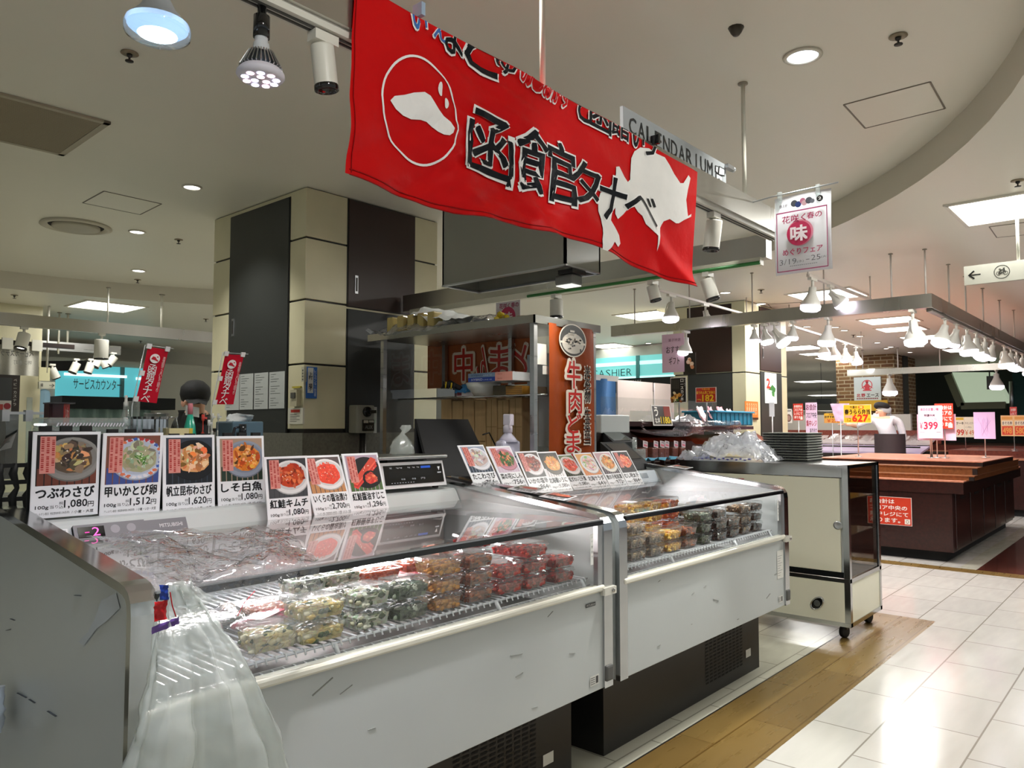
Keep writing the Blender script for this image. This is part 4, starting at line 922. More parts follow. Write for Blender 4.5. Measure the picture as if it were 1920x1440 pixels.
# scuffs and paint marks on the near end
m = MB('matte', '#c2c9cf'); X = .6655
fr = Fr((X, 0, 0), (0, -1, 0))
pp = lambda px, py: (-(at(px, py, X=X).y), at(px, py, X=X).z)
m = MB('matte', '#c2c9cf'); m.poly(fr, [pp(*q) for q in ((147, 1203), (157, 1211), (182, 1178), (200, 1165), (225, 1140), (218, 1112), (190, 1125), (178, 1160), (165, 1185))], .0004, '#c3c9ce'); m.build('paint_patch', CASE1)
for a_, b_, w_ in (((33, 1299), (50, 1308), .004), ((55, 1311), (66, 1318), .004), ((90, 1333), (106, 1343), .005), ((20, 1160), (28, 1163), .004), ((140, 1116), (152, 1117), .003), ((12, 1182), (20, 1180), .003)):
    pa, pb = pp(*a_), pp(*b_); m = MB('matte'); m.bar(fr.p(*pa, .0005), fr.p(*pb, .0005), .001, w_, col='#4a4d52', up=fr.N); m.build('scuff_mark', CASE1)

# ================================================================ PRICE CARDS ON THE CASES
FOODS = {
 'whelk': dict(bg='#1a1210', mat='#6b3526', bowl='#8d8a86', food=['#5b4a3a', '#8a7358', '#c58a4c', '#d7a263', '#3a2f27', '#9c8466', '#e0b27c'], strip=1),
 'squid': dict(bg='#7a4a3a', mat='#3c4f8f', bowl='#c9d2e6', food=['#a7a583', '#c4c3a4', '#8f9070', '#d2d0ba', '#a9a98d'], green=['#5c8f3a', '#79ad4f', '#3f6b2a'], rimdots=['#b23a3a', '#3f5fae', '#d8734f', '#e7e4ec'], strip=1),
 'scallop': dict(bg='#39404d', mat='#202329', bowl='#17181c', food=['#e1a26c', '#d99a70', '#efc39a', '#c07f47', '#f0d2b0', '#8c5a2c', '#f08a4a'], strip=1),
 'whitefish': dict(bg='#a98f7c', mat='#26362b', bowl='#8f97a8', food=['#e58a35', '#d8742a', '#f0a552', '#b9551d', '#f4c078', '#6a3a1b'], strip=1),
 'kimchi': dict(bg='#3c3c40', mat='#4a4a4e', bowl='#e6e4e6', food=['#c2401f', '#d85a30', '#a8341a', '#e07548', '#b84a2a', '#8f2d18'], strip=1),
 'roe': dict(bg='#5a4a4a', mat='#c48a5a', bowl='#ece7e8', food=['#f0442a', '#ff5a3a', '#e63420', '#ff7050', '#fa4c30'], fine=1, strip=1),
 'sujiko': dict(bg='#b9a2b4', mat='#4d6a3c', bowl='#17151a', food=['#e0433a', '#c8302c', '#f0654f', '#d54a38', '#f58a5a'], strip=1, slab=1),
 'octopus': dict(bg='#9aa3b8', mat='#2e3a4a', bowl='#e9e7ee', food=['#c8b2b0', '#b79a9a', '#dcc9c6', '#a58a8c', '#e7d8d6'], strip=1),
 'herring': dict(bg='#e2cfe0', mat='#d4bfd0', bowl='#c98a9a', food=['#4a6a3a', '#e07a5a', '#2f4a2a', '#f09a78', '#6f8a4c'], strip=1),
 'shiokara': dict(bg='#4a3a34', mat='#2c2624', bowl='#ece6ea', food=['#9a4636', '#b8604a', '#7a3428', '#c4745c', '#5f2a22'], strip=1),
 'urchin': dict(bg='#2a2422', mat='#e9e4e8', bowl='#4a3c2a', food=['#f0a040', '#f5b860', '#e08a2c', '#ffd080', '#e89a48']),
 'crab': dict(bg='#7a8a6a', mat='#201c1e', bowl='#e6dede', food=['#e0604a', '#f08070', '#c8442f', '#f5a698', '#d85a48'], slab=0),
 'salad': dict(bg='#e8b070', mat='#d8824a', bowl='#f0ecec', food=['#f0d8d0', '#e8a8a8', '#f8ece8', '#d88a8a', '#b9c88a']),
 'matsumae': dict(bg='#c9a4ac', mat='#2c2e36', bowl='#e8e2da', food=['#d88a3a', '#b86a24', '#e8a85a', '#9a5420', '#f0c078']),
 'mentai': dict(bg='#2a2628', mat='#302c30', bowl='#1a1718', food=['#f08a6a', '#e8704f', '#f8a88a', '#d85a40'], strip=1),
}
def dish_photo(m, fr, u0, v0, u1, v1, spec, n, seed):
    rnd = random.Random(seed); W, H = u1-u0, v1-v0; R = lambda a, b, c, d, col, k: m.rect(fr, u0+a*W, v0+b*H, u0+c*W, v0+d*H, n+k, col)
    def O(u, v, a, b, col, k, rot=0., jit=0., kk=14):             # oval clipped to the picture
        pts = []
        for i in range(kk):
            t = 2*math.pi*i/kk; q = 1+jit*(rnd.random()-.5)*2; x, y = a*q*math.cos(t), b*q*math.sin(t)
            pts.append((u0+W*min(1, max(0, u+x*math.cos(rot)-y*math.sin(rot))), v0+H*min(1, max(0, v+x*math.sin(rot)+y*math.cos(rot)))))
        m.poly(fr, pts, n+k, col)
    R(0, 0, 1, 1, spec['bg'], 0); R(0, 0, 1, .34, spec['mat'], .0001)
    for i in range(16): R(i/16, 0, i/16+.02, .34, [spec['bg'], spec['mat']][i % 2], .00015)
    bc = C(spec['bowl']); O(.58, .50, .50, .44, tuple(.55*c for c in bc), .0002, kk=28); O(.58, .52, .49, .43, spec['bowl'], .0003, kk=28); O(.58, .54, .42, .36, tuple(.8*c for c in bc), .0004, kk=28)
    if 'rimdots' in spec:
        for i in range(26): a = 2*math.pi*i/26; O(.58+.455*math.cos(a), .53+.40*math.sin(a), .045, .035, rnd.choice(spec['rimdots']), .0005, jit=.3)
    k = .0006; fine = spec.get('fine')
    if spec.get('slab'):
        for i in range(4): m.poly(fr, [(u0+W*a, v0+H*b) for a, b in ((.10, .12+.05*i), (.22, .06+.05*i), (.95, .68+.06*i), (.80, .82+.04*i))], n+k, spec['food'][i]); k += .00004
        O(.68, .32, .26, .24, '#151316', k); k += .00004
    cu, cv = (.68, .33) if spec.get('slab') else (.58, .53); sc = .5 if spec.get('slab') else 1
    O(cu, cv, .36*sc, .30*sc, spec['food'][0], k, jit=.08); k += .00004
    for i in range(130 if fine else 64):
        a = rnd.random()*2*math.pi; q = math.sqrt(rnd.random())*.33*sc
        s = (.022 if fine else rnd.uniform(.035, .10))*(.7 if sc < 1 else 1)
        O(cu+q*math.cos(a), cv+q*.85*math.sin(a)+.03*sc, s, s*rnd.uniform(.35, .8) if not fine else s, tuple(c*rnd.uniform(.7, 1.15) for c in C(rnd.choice(spec['food']))), k, rnd.random()*3.1, .25, 8); k += .000008
    for i in range(22 if 'green' in spec else 0):
        a = rnd.random()*6.28; q = rnd.random()*.12; O(.66+q*math.cos(a), .52+q*math.sin(a), .06, .012, rnd.choice(spec['green']), k, rnd.random()*3.1, 0, 6); k += .00001
    for i in range(7): O(.35+.5*rnd.random(), .4+.3*rnd.random(), .02, .008, '#fff6ec', k, rnd.random()*3, .3, 6)
    if spec.get('strip'):
        R(.05, .24, .30, .97, '#d98f86', k+.0001)
        for c in range(3):
            for i in range(17 if c else 14): R(.24-.085*c, .925-.041*i, .285-.085*c, .955-.041*i-.006*((i*5+c) % 3), '#a8261f', k+.0003) if (i+c) % 9 else None
def price_card(bl, br, tl, food, title, price, notes, label, seed, group='seafood price cards', cut_title=0):
    fr, w, h = frame_of(bl, br, tl)
    m = MB('print', '#eeeef4')
    m.fbox(fr, 0, w, 0, h, -.0025, 0); t = m.fbox(fr, .012*w, .988*w, .008*h, .992*h, 0, .0004, col='#f3f3f8')
    u0, v0, u1, v1 = .06*w, .375*h, .95*w, .965*h
    dish_photo(m, fr, u0, v0, u1, v1, FOODS[food], .0007, seed)
    m.text(title, fr, .07*w, .225*h, .93*w, .35*h, '#101016', .04, .0007)
    m.text('100g', fr, .07*w, .095*h, .26*w, .145*h, '#15151c', .03, .0007); m.text('当り', fr, .28*w, .105*h, .40*w, .145*h, '#2a2a30', 0, .0007)
    m.text('税', fr, .41*w, .145*h, .475*w, .18*h, '#2a2a30', 0, .0007); m.text('込', fr, .41*w, .10*h, .475*w, .138*h, '#2a2a30', 0, .0007)
    m.text(price, fr, .485*w, .095*h, .83*w, .195*h, '#15151c', .045, .0007); m.text('円', fr, .84*w, .10*h, .93*w, .165*h, '#15151c', .01, .0007)
    m.text('アレルゲン表示', fr, .07*w, .035*h, .27*w, .065*h, '#333338', 0, .0007); m.text('特定原材料等', fr, .29*w, .035*h, .44*w, .065*h, '#333338', 0, .0007); m.text('(28品目)', fr, .45*w, .035*h, .57*w, .065*h, '#333338', 0, .0007)
    m.text('/ '+notes, fr, .60*w, .033*h, .93*w, .068*h, '#333338', .01, .0007)
    o = m.build('price_card', loc=fr.p(w/2, 0, -.001), label=label, cat='price card', group=group)
    return fr, w, h
CARDS = [
 ((55, 972), (183, 966), (62, 810), 2.42, 'whelk', 'つぶわさび', '1,080', '小麦・大豆', 'price card with dark shellfish in a grey bowl, leftmost in the case row'),
 ((185, 968), (298, 959), (193, 812), 2.42, 'squid', '甲いかとび卵', '1,512', '小麦・いか・大豆', 'price card showing pale squid with green leaf on a patterned plate'),
 ((305, 967), (403, 956), (305, 816), 2.42, 'scallop', '帆立昆布わさび', '1,620', '小麦・大豆', 'price card showing scallops in a black bowl, third from the near end'),
 ((408, 957), (497, 946), (405, 818), 2.42, 'whitefish', 'しそ白魚', '1,080', '小麦・大豆・ゼラチン', 'price card showing orange fried looking whitefish, beside the leaning kimchi card'),
 ((503, 985), (585, 974), (494, 857), 2.30, 'kimchi', '紅鮭キムチ', '1,080', 'いか・さば・大豆', 'leaning price card with red kimchi on a white plate'),
 ((590, 971), (663, 962), (562, 855), 2.30, 'roe', 'いくらの醤油漬け', '2,700', '小麦・いくら・大豆', 'leaning price card with a white bowl of bright red roe'),
 ((663, 968), (731, 958), (640, 851), 2.30, 'sujiko', '紅鮭醤油すじこ', '1,296', '小麦・いくら・大豆', 'leaning price card with red roe slabs, beside the scale'),
 ((890, 919), (936, 914), (860, 849), 2.30, 'octopus', 'たこわさび', '756', '小麦・大豆', 'price card with pale octopus cubes, first on the farther case'),
 ((945, 917), (988, 914), (915, 850), 2.30, 'herring', '菜の花にしん', '756', '小麦・大豆', 'price card with herring and green rape blossom in a pink bowl'),
 ((996, 926), (1035, 922), (963, 847), 2.30, 'shiokara', 'いかの塩辛', '864', 'いか・大豆', 'price card with dark red salted squid in a white bowl'),
 ((1036, 925), (1075, 919), (1004, 850), 2.30, 'urchin', '北海磯いうに', '1,080', 'いか・大豆', 'price card with golden yellow sea urchin pieces'),
 ((1076, 920), (1112, 914), (1036, 857), 2.30, 'crab', '紅ずわい三升漬', '1,080', 'かに・大豆', 'low set price card with red crab legs on a plate'),
 ((1111, 918), (1145, 914), (1071, 845), 2.30, 'salad', '北海サラダ', '641', '小麦・卵', 'price card with pale pink salad on an orange tray'),
 ((1145, 915), (1177, 911), (1107, 843), 2.30, 'matsumae', '数の子松前漬', '972', '小麦・大豆', 'price card with amber pickled roe strips, second from the far end'),
 ((1179, 912), (1207, 908), (1144, 845), 2.30, 'mentai', 'むし明太子', '864', '小麦・大豆', 'price card with salmon coloured cod roe, last before the black devices'),
]
for i, (bl, br, tl, yb, food, ti, pr, nt_, lab) in enumerate(CARDS):
    a = at(*bl, Y=yb); b = at(*br, Y=yb); zm = (a.z+b.z)/2; dx = .166 if i > 6 else (b.x-a.x)
    t = at(*tl, X=a.x); a = V((a.x, yb, zm)); dv = (V((a.x, t.y, t.z))-a)
    L_ = .224; dv = dv.normalized()*L_ if i > 6 else dv
    off = V((0, -.0035*(i % 2)-.002*max(0, 11-i)*(i > 6), 0))
    price_card(a+off, a+off+V((dx, 0, 0)), a+off+dv, food, ti, pr, nt_, lab, 100+i)
# clear stands behind the cards: dark wire easels
for k, i in enumerate((0, 1, 2, 3)):
    a = at(*CARDS[i][0], Y=2.44); b = at(*CARDS[i][1], Y=2.44); t = thing('card_stand', (a.x, 2.46, 1.0), 'black plastic holder behind the %s price card' % ('shellfish', 'squid', 'scallop', 'whitefish')[k], 'card holder', 'black card holders')
    m = MB('rubber', '#121214').box((a.x-.006, 2.445, 1.036), (b.x-.01, 2.452, a.z+.235+.01)); 
    for f in (.12, .42, .72): x = a.x+(b.x-a.x)*f; m.box((x, 2.445, a.z+.245), (x+.03, 2.46, a.z+.26))
    m.build('back_plate', t)
    MB('rubber', '#121214').box((a.x, 2.452, 1.036), (a.x+.02, 2.495, 1.05)).build('foot', t)

# ================================================================ TUBS OF SEAFOOD IN THE CASES
PAL = {
 'scallop_yellow': ['#d8c07a', '#e6d39a', '#c4a552', '#efe3bb', '#2f4a22'], 'seaweed_white': ['#d9d6c2', '#eeeadb', '#39482c', '#566238', '#c4bf9f', '#2b3822'],
 'dark_green': ['#45523c', '#2c3a28', '#8d9680', '#c9cbb9', '#1d281c'], 'amber': ['#b8783a', '#9c5d26', '#d2944e', '#7a4418', '#c4853f'], 'rust': ['#8f3f1c', '#6f2c12', '#b0562a', '#5a230f', '#c06a34'],
 'red_roe': ['#a81a1c', '#8a1216', '#c4302a', '#70100f', '#d44a3a'], 'orange_roe': ['#e2521c', '#f06a2a', '#c83c12', '#f58a48'], 'golden': ['#e09a24', '#f0b440', '#c47c14', '#f8cc68'],
 'pink_salmon': ['#e58a6c', '#f0a88c', '#d86c50', '#f5c4b0'], 'brown': ['#6a4a30', '#8a6848', '#4e3422', '#a3835c', '#c9a888'], 'dark': ['#3c2a24', '#54392e', '#2a1c18', '#6b4a3c', '#8c6a58'], 'pale': ['#d8cbb8', '#e8e0d0', '#b8a890', '#5c6a44', '#f0e8dc'],
}
def tub(pal, label, seed, w=.125, d=.105, h=.042, group=None, fill=.9):
    rnd = random.Random(seed); t = thing('food_tub', (0, 0, 0), label, 'food tub', group)
    m = MB('food'); 
    def top(u, v):
        e = max(0, max(abs(u-.5), abs(v-.5))*2-.75)*4
        return V(((u-.5)*w*.88, (v-.5)*d*.86, h*fill*(1-.25*e*e)+.006*(rnd.random()-.5)))
    NU, NV = 12, 10; base = C(PAL[pal][0])
    vs = [top(i/NU, j/NV) for j in range(NV+1) for i in range(NU+1)]
    for j in range(NV):
        for i in range(NU):
            q = [j*(NU+1)+i, j*(NU+1)+i+1, (j+1)*(NU+1)+i+1, (j+1)*(NU+1)+i]
            m.add([vs[k] for k in q], [(0, 1, 2, 3)], None, tuple(c*rnd.uniform(.85, 1.05) for c in C(PAL[pal][0 if rnd.random() < .7 else 1])), True)
    s = .80
    def side(fix, axis):
        n = NU if axis == 0 else NV
        for i in range(n):
            for zr in range(3):
                def pt(k, zq):
                    e = (k/n-.5)
                    return (e*w*(.80+.08*zq), fix*d*.5*(.78+.08*zq), .003+(h*fill-.006)*zq*.96) if axis == 0 else (fix*w*.5*(.80+.08*zq), e*d*(.78+.08*zq), .003+(h*fill-.006)*zq*.96)
                a, b = zr/3, (zr+1)/3; col = tuple(c*rnd.uniform(.8, 1.05) for c in C(PAL[pal][0 if rnd.random() < .7 else 1]))
                m.add([pt(i, a), pt(i+1, a), pt(i+1, b), pt(i, b)], [(0, 1, 2, 3)], None, col)
    side(-1, 0); side(1, 0); side(-1, 1); side(1, 1)
    for i in range(34):
        m.blob(((rnd.random()-.5)*w*.74, (rnd.random()-.5)*d*.72, h*fill-.002), (rnd.uniform(.008, .022), rnd.uniform(.006, .014), rnd.uniform(.004, .008)), rnd, None, tuple(c*rnd.uniform(.8, 1.1) for c in C(rnd.choice(PAL[pal]))), .2)
    for i in range(26):
        sd = rnd.choice((-1, 1)); yy = rnd.choice((True, False))
        p = ((rnd.random()-.5)*w*.76, -d*.405, rnd.uniform(.006, h*.8)) if yy else (sd*w*.41, (rnd.random()-.5)*d*.7, rnd.uniform(.006, h*.8))
        m.blob(p, (rnd.uniform(.007, .018), rnd.uniform(.003, .006), rnd.uniform(.004, .011)), rnd, None, rnd.choice(PAL[pal]), .2)
    m.build('filling', t)
    c = MB('clear_tub'); K = 20
    def loop(sc, z, rr=.25):
        out = []
        for i in range(K):
            a = 2*math.pi*(i+.5)/K; x, y = math.cos(a), math.sin(a); q = 1/max(abs(x), abs(y)); q = q*(1-rr)+rr*1.12
            out.append(V((x*q*w/2*sc, y*q*d/2*sc, z)))
        return out
    def walls(loops):
        vs = [p for l in loops for p in l]
        c.add(vs, [(a*K+i, a*K+(i+1) % K, (a+1)*K+(i+1) % K, (a+1)*K+i) for a in range(len(loops)-1) for i in range(K)], smooth=False)
    walls([loop(.84, .001), loop(.94, h), loop(1.0, h), loop(1.0, h+.002)])
    c.build('tub', t)
    c = MB('clear_tub'); walls([loop(1.0, h+.003), loop(.95, h+.004), loop(.92, h+.013), loop(.80, h+.015), loop(.78, h+.0125)])
    c.add(loop(.78, h+.0125), [tuple(range(K))]); c.build('lid', t)
    return t
TUBH = .058; DZ = .747
PROTO = {}
def put(pal, pts, lab, group, seed, w=.125, d=.105, h=.042, rz=0.):
    """pts: list of world (x, y, level)"""
    for k, (x, y, lv, l2) in enumerate(pts):
        loc = (x, y, DZ+lv*(h+.0165)); key = (pal, w, d, h)
        if key not in PROTO:
            t = tub(pal, l2, seed, w, d, h, group); t.location = loc; t.rotation_euler = (0, 0, rz+.05*math.sin(seed+k)); PROTO[key] = t
        else: dup(PROTO[key], loc, l2, group, rz+.06*math.sin(5*seed+k*2.3))
X_ = lambda px, py: at(px, py, z=DZ)
LV = ('bottom', 'second', 'third', 'fourth')
def stack(pal, px, py, n, what, where, seed, group=None, dy=0., **k):
    p = X_(px, py); d = k.get('d', .105); w = k.get('w', .125)
    names = ['single'] if n == 1 else ['lower', 'upper'] if n == 2 else ['bottom', 'middle', 'top'] if n == 3 else ['bottom', 'second', 'third', 'top']
    put(pal, [(p.x, p.y+d/2+dy, j, '%s tub of %s %s' % (names[j], what, where)) for j in range(n)], '', group, seed, **k)
G1, G2 = 'seafood tubs in the nearer case', 'seafood tubs in the farther case'
stack('scallop_yellow', 522, 1222, 1, 'creamy yellow scallop', 'at the near front, half behind the film', 11, G1, h=.05)
stack('scallop_yellow', 610, 1205, 2, 'creamy yellow scallop', 'second along the front of the nearer case', 12, G1, w=.14)
stack('seaweed_white', 703, 1178, 2, 'white shellfish and seaweed', 'third along the front of the nearer case', 13, G1)
stack('dark_green', 778, 1162, 2, 'dark green seaweed mix', 'fourth along the front of the nearer case', 14, G1)
stack('amber', 843, 1144, 3, 'amber roe pickle', 'fifth along the front of the nearer case', 15, G1, w=.12, h=.036)
stack('rust', 905, 1128, 3, 'rust brown squid pickle', 'sixth along the front of the nearer case', 16, G1, w=.12, h=.036)
stack('red_roe', 962, 1113, 2, 'dark red roe', 'beside the rust brown pickle stack', 17, G1, w=.13, h=.036)
stack('red_roe', 1010, 1103, 3, 'dark red roe', 'in the taller stack near the far end post', 18, G1, w=.13, h=.036)
stack('red_roe', 1062, 1092, 2, 'dark red roe', 'nearest the far end post of the nearer case', 19, G1, w=.12, h=.036)
stack('red_roe', 905, 1082, 3, 'dark red roe', 'in the rear row over the rust brown pickle', 20, G1, w=.13, h=.036)
stack('red_roe', 975, 1067, 3, 'dark red roe', 'in the rear row near the far end post', 21, G1, w=.13, h=.036)
stack('orange_roe', 722, 1118, 2, 'orange salmon roe', 'in the rear row over the seaweed tubs', 22, G1, w=.16, d=.12, h=.034)
stack('orange_roe', 790, 1100, 2, 'orange salmon roe', 'in the rear row over the amber pickle', 23, G1, w=.13, h=.034)
stack('seaweed_white', 585, 1150, 2, 'white shellfish and seaweed', 'in the rear behind the scallop tubs', 24, G1)
stack('pale', 650, 1135, 2, 'pale shellfish salad', 'in the rear row beside the orange roe', 25, G1)
stack('pink_salmon', 520, 1165, 1, 'pink salmon strips', 'in the rear row behind the nearest scallop tub', 26, G1)
stack('pink_salmon', 850, 1062, 2, 'pink salmon strips', 'far back between orange and red roe', 27, G1, w=.15, d=.12, h=.03)
def stack2(pal, x, y, n, what, where, seed, **k):
    names = ['single'] if n == 1 else ['lower', 'upper'] if n == 2 else ['bottom', 'middle', 'top'] if n == 3 else ['bottom', 'second', 'third', 'top']
    put(pal, [(x, y, j, '%s tub of %s %s' % (names[j], what, where)) for j in range(n)], '', G2, seed, **k)
for k, (x, pal, n, what, wh) in enumerate(((2.58, 'pale', 2, 'pale shellfish salad', 'first at the near end of the farther case'), (2.72, 'brown', 3, 'brown pickle', 'second along the front of the farther case'), (2.87, 'brown', 2, 'brown pickle', 'third along the front of the farther case'), (3.02, 'golden', 2, 'golden roe', 'fourth along the front of the farther case'),
        (3.17, 'rust', 2, 'rust brown squid pickle', 'fifth along the front of the farther case'), (3.32, 'dark_green', 3, 'dark green seaweed mix', 'in the middle of the farther case'), (3.48, 'dark', 3, 'dark brown kelp', 'seventh along the front of the farther case'), (3.62, 'dark', 2, 'dark brown kelp', 'eighth along the front of the farther case'), (3.76, 'brown', 3, 'brown pickle', 'second from the far end post'), (3.90, 'dark', 3, 'dark brown kelp', 'nearest the far end post of the farther case'))):
    stack2(pal, x, 1.735, n, what, wh, 40+k, h=.036)
for k, (x, pal, n, what, wh) in enumerate(((2.62, 'pink_salmon', 3, 'pink salmon strips', 'at the near rear of the farther case'), (2.80, 'pink_salmon', 2, 'pink salmon strips', 'in the rear row over the brown pickle'), (2.98, 'golden', 4, 'golden roe', 'in the tall rear stack of the farther case'), (3.14, 'golden', 4, 'golden roe', 'in the second tall rear stack'), (3.30, 'orange_roe', 4, 'orange salmon roe', 'in the tall rear stack of the farther case'), (3.47, 'dark_green', 3, 'dark green seaweed mix', 'in the rear row of the farther case'), (3.65, 'brown', 3, 'brown pickle', 'in the rear row near the far end'))):
    stack2(pal, x, 1.90, n, what, wh, 60+k, h=.036)
# packs lying at the back of the cases
def flat_pack(x, y, w, d, cols, lab, rz=0., txt=None, seed=0, z=.752, cat='food pack', tilt=0.):
    t = thing('food_pack', (x, y, z), lab, cat); rnd = random.Random(seed)
    m = MB('food', cols[0]).bbox((x-w/2, y-d/2, z), (x+w/2, y+d/2, z+.018), .008)
    for i in range(10): m.blob((x+(rnd.random()-.5)*w*.8, y+(rnd.random()-.5)*d*.8, z+.017), (.02, .014, .006), rnd, None, rnd.choice(cols), .2)
    m.build('filling', t)
    m = MB('film'); m.grid(lambda u, v: V((x+(u-.5)*w*1.15, y+(v-.5)*d*1.15, z+.004+.024*math.sin(math.pi*u)**.4*math.sin(math.pi*v)**.4+.004*rnd.random())), 14, 10); m.build('wrapping', t)
    if txt:
        fr = Fr((x-w*.42, y-d*.4, z+.0285), (1, 0, 0), (0, 1, 0)); m = MB('print', '#e8305a' if txt[1] else '#f0f0f4').fbox(fr, 0, w*.84, 0, d*.55, 0, .001); m.text(txt[0], fr, w*.06, d*.12, w*.78, d*.44, '#ffffff' if txt[1] else '#33333a', .02, .0015)
        m.build('label_card', t)
    t.rotation_euler = (0, tilt, rz); return t
flat_pack(1.00, 2.05, .26, .2, PAL['dark_green'], 'dark film wrapped pack at the near end of the case', .3, None, 1)
flat_pack(1.25, 2.08, .22, .16, PAL['pale'], 'pale film wrapped fish pack behind the scallop tubs', -.2, ('1,080円', 0), 2)
flat_pack(1.50, 2.05, .22, .16, PAL['pink_salmon'], 'film wrapped salmon pack with a white price label', .25, ('2,700円', 0), 3)
flat_pack(1.74, 2.10, .24, .17, PAL['orange_roe'], 'pack with a bright pink label behind the orange roe', -.3, ('函館タナベ', 1), 4)
flat_pack(1.99, 2.06, .22, .15, PAL['red_roe'], 'red roe pack with a small pink label near the far end', .1, ('函館', 1), 5)
flat_pack(1.15, 1.93, .15, .1, ['#c43a5a', '#e05a78'], 'small pink labelled pack under the crumpled film', .5, ('函館タナベ', 1), 6)
flat_pack(2.70, 2.12, .26, .16, PAL['pale'], 'white film wrapped pack at the near end of the farther case', .2, None, 7)
flat_pack(3.02, 2.12, .26, .16, PAL['dark'], 'dark topped pack in the back of the farther case', -.15, None, 8)
flat_pack(3.32, 2.12, .24, .16, ['#d8b890', '#e8d0b0'], 'tan pack with a red label in the farther case', .1, ('北海', 1), 9)
# lying price cards on the ends of the cases
def flat_card(x, y, rz, food, seed, lab, slope=.117, title='', price='864'):
    z0 = .973+(y-1.66)*.1188; fr = Fr((x, y, z0+.008), (math.cos(rz), math.sin(rz), .1188*math.sin(rz)), (-math.sin(rz), math.cos(rz), .1188*math.cos(rz)))
    w, h = .11, .15; m = MB('print', '#eeeef4').fbox(fr, 0, w, 0, h, -.001, .0005); dish_photo(m, fr, .06*w, .38*h, .94*w, .96*h, FOODS[food], .0008, seed); m.text(title, fr, .1*w, .24*h, .9*w, .34*h, '#222222', .02, .001); m.text(price+'円', fr, .3*w, .1*h, .9*w, .2*h, '#222222', .03, .001)
    m.build('price_card', loc=fr.p(w/2, h/2, -.001), label=lab, cat='price card', group='loose price cards on the case ends')
flat_card(2.39, 2.12, -1.25, 'crab', 5, 'loose price card with red strips lying on the joint between the cases, upper one', title='鮭とば')
flat_card(2.39, 1.95, -1.3, 'mentai', 6, 'loose price card with red fish lying on the joint between the cases, lower one', title='明太子')
flat_card(4.03, 2.3, -1.4, 'whelk', 7, 'loose price card lying on the far end panel of the farther case', title='つぶ貝')
# ================================================================ BAGS AND FILM AT THE NEAR END
rnd = random.Random(21)
def crumple(fn, nu, nv, amp, seed, freq=5.0):
    """a sheet with sharp facets: fn(u, v) -> point, pushed along random facet noise"""
    r = random.Random(seed); K = 9; G = [[r.uniform(-1, 1) for _ in range(K*2+2)] for _ in range(K*2+2)]
    H2 = [[r.uniform(-1, 1) for _ in range(40)] for _ in range(40)]
    def nz(u, v, A, n):
        x, y = u*n, v*n; i, j = int(x), int(y); a, b = x-i, y-j
        if a+b < 1: return A[i][j]+a*(A[i+1][j]-A[i][j])+b*(A[i][j+1]-A[i][j])
        return A[i+1][j+1]+(1-a)*(A[i][j+1]-A[i+1][j+1])+(1-b)*(A[i+1][j]-A[i+1][j+1])
    def g(u, v):
        e = 1e-3; p = V(fn(u, v)); du = V(fn(min(1, u+e), v))-V(fn(max(0, u-e), v)); dv = V(fn(u, min(1, v+e)))-V(fn(u, max(0, v-e)))
        n = du.cross(dv); n = n.normalized() if n.length > 1e-12 else ZZ
        return p+n*amp*(nz(u*.98, v*.98, G, K)+.5*nz(u*.98, v*.98, H2, 28))
    return g
def hanging_bag():
    t = thing('plastic_bag', (.80, 1.45, .3), 'large milky plastic bag hanging from the near front corner of the case', 'bag')
    secs = []
    for (px0, px1, py) in ((318, 345, 1095), (296, 372, 1130), (294, 392, 1165), (285, 415, 1200), (276, 440, 1240), (262, 462, 1285), (248, 470, 1330), (232, 488, 1375), (205, 505, 1430), (190, 515, 1490), (186, 520, 1560), (196, 515, 1640)):
        secs.append((at(px0, py, Y=1.50), at(px1, py, Y=1.50)))
    N = 44; r = random.Random(4); ph = [r.uniform(0, 6.28) for _ in range(8)]
    def ringpt(k, s):
        f = s*(len(secs)-1); i = min(int(f), len(secs)-2); q = f-i
        a = secs[i][0].lerp(secs[i+1][0], q); b = secs[i][1].lerp(secs[i+1][1], q); c = (a+b)/2; w = (b-a).length/2
        th = 2*math.pi*k/N; fold = 1+.05*s*math.sin(5*th+ph[0]+2*s)+.035*s*math.sin(9*th+ph[1]-3*s)
        d = min(.075, .018+.10*s)*(1+.18*math.sin(7*th+ph[2]+4*s)+.12*math.sin(13*th+ph[3]))
        return V((c.x+w*math.cos(th)*fold, 1.52-d*.72-d*math.sin(th)*.8, c.z))
    m = MB('milky'); m.grid(crumple(lambda u, v: ringpt(N*(u % 1.0), v), 60, 60, .0065, 9), 60, 60); m.build('bag_body', t)
    # knot, tied corner flaps, red and blue tabs
    kz = at(322, 1095, Y=1.5)
    m = MB('milky'); m.grid(crumple(lambda u, v: at(318+80*u*(.4+v), 1098+45*v-10*u, Y=1.49)+V((0, .02*math.sin(6*u+3*v), 0)), 14, 10, .006, 5), 14, 10); m.build('tied_top', t)
    m = MB('print', '#1f3fa0'); m.grid(crumple(lambda u, v: at(300+16*u, 1097+28*v, Y=1.475), 6, 8, .004, 6), 6, 8); m.build('blue_tab', t)
    m = MB('print', '#c8141c'); m.grid(crumple(lambda u, v: at(288+25*u, 1130+36*v-6*u, Y=1.476), 8, 8, .005, 7), 8, 8); m.tube([at(319, 1110, Y=1.47), at(323, 1135, Y=1.468), at(330, 1156, Y=1.468)], .0012, 5); m.build('red_tab', t)
    m = MB('print', '#6a4a9a'); m.grid(crumple(lambda u, v: at(284+52*u, 1176+14*v-20*u, Y=1.472), 10, 5, .004, 8), 10, 5); m.build('printed_edge', t)
hanging_bag()
t = thing('plastic_film', (1.0, 1.66, .96), 'crumpled clear plastic film draped over the near corner of the glass', 'film')
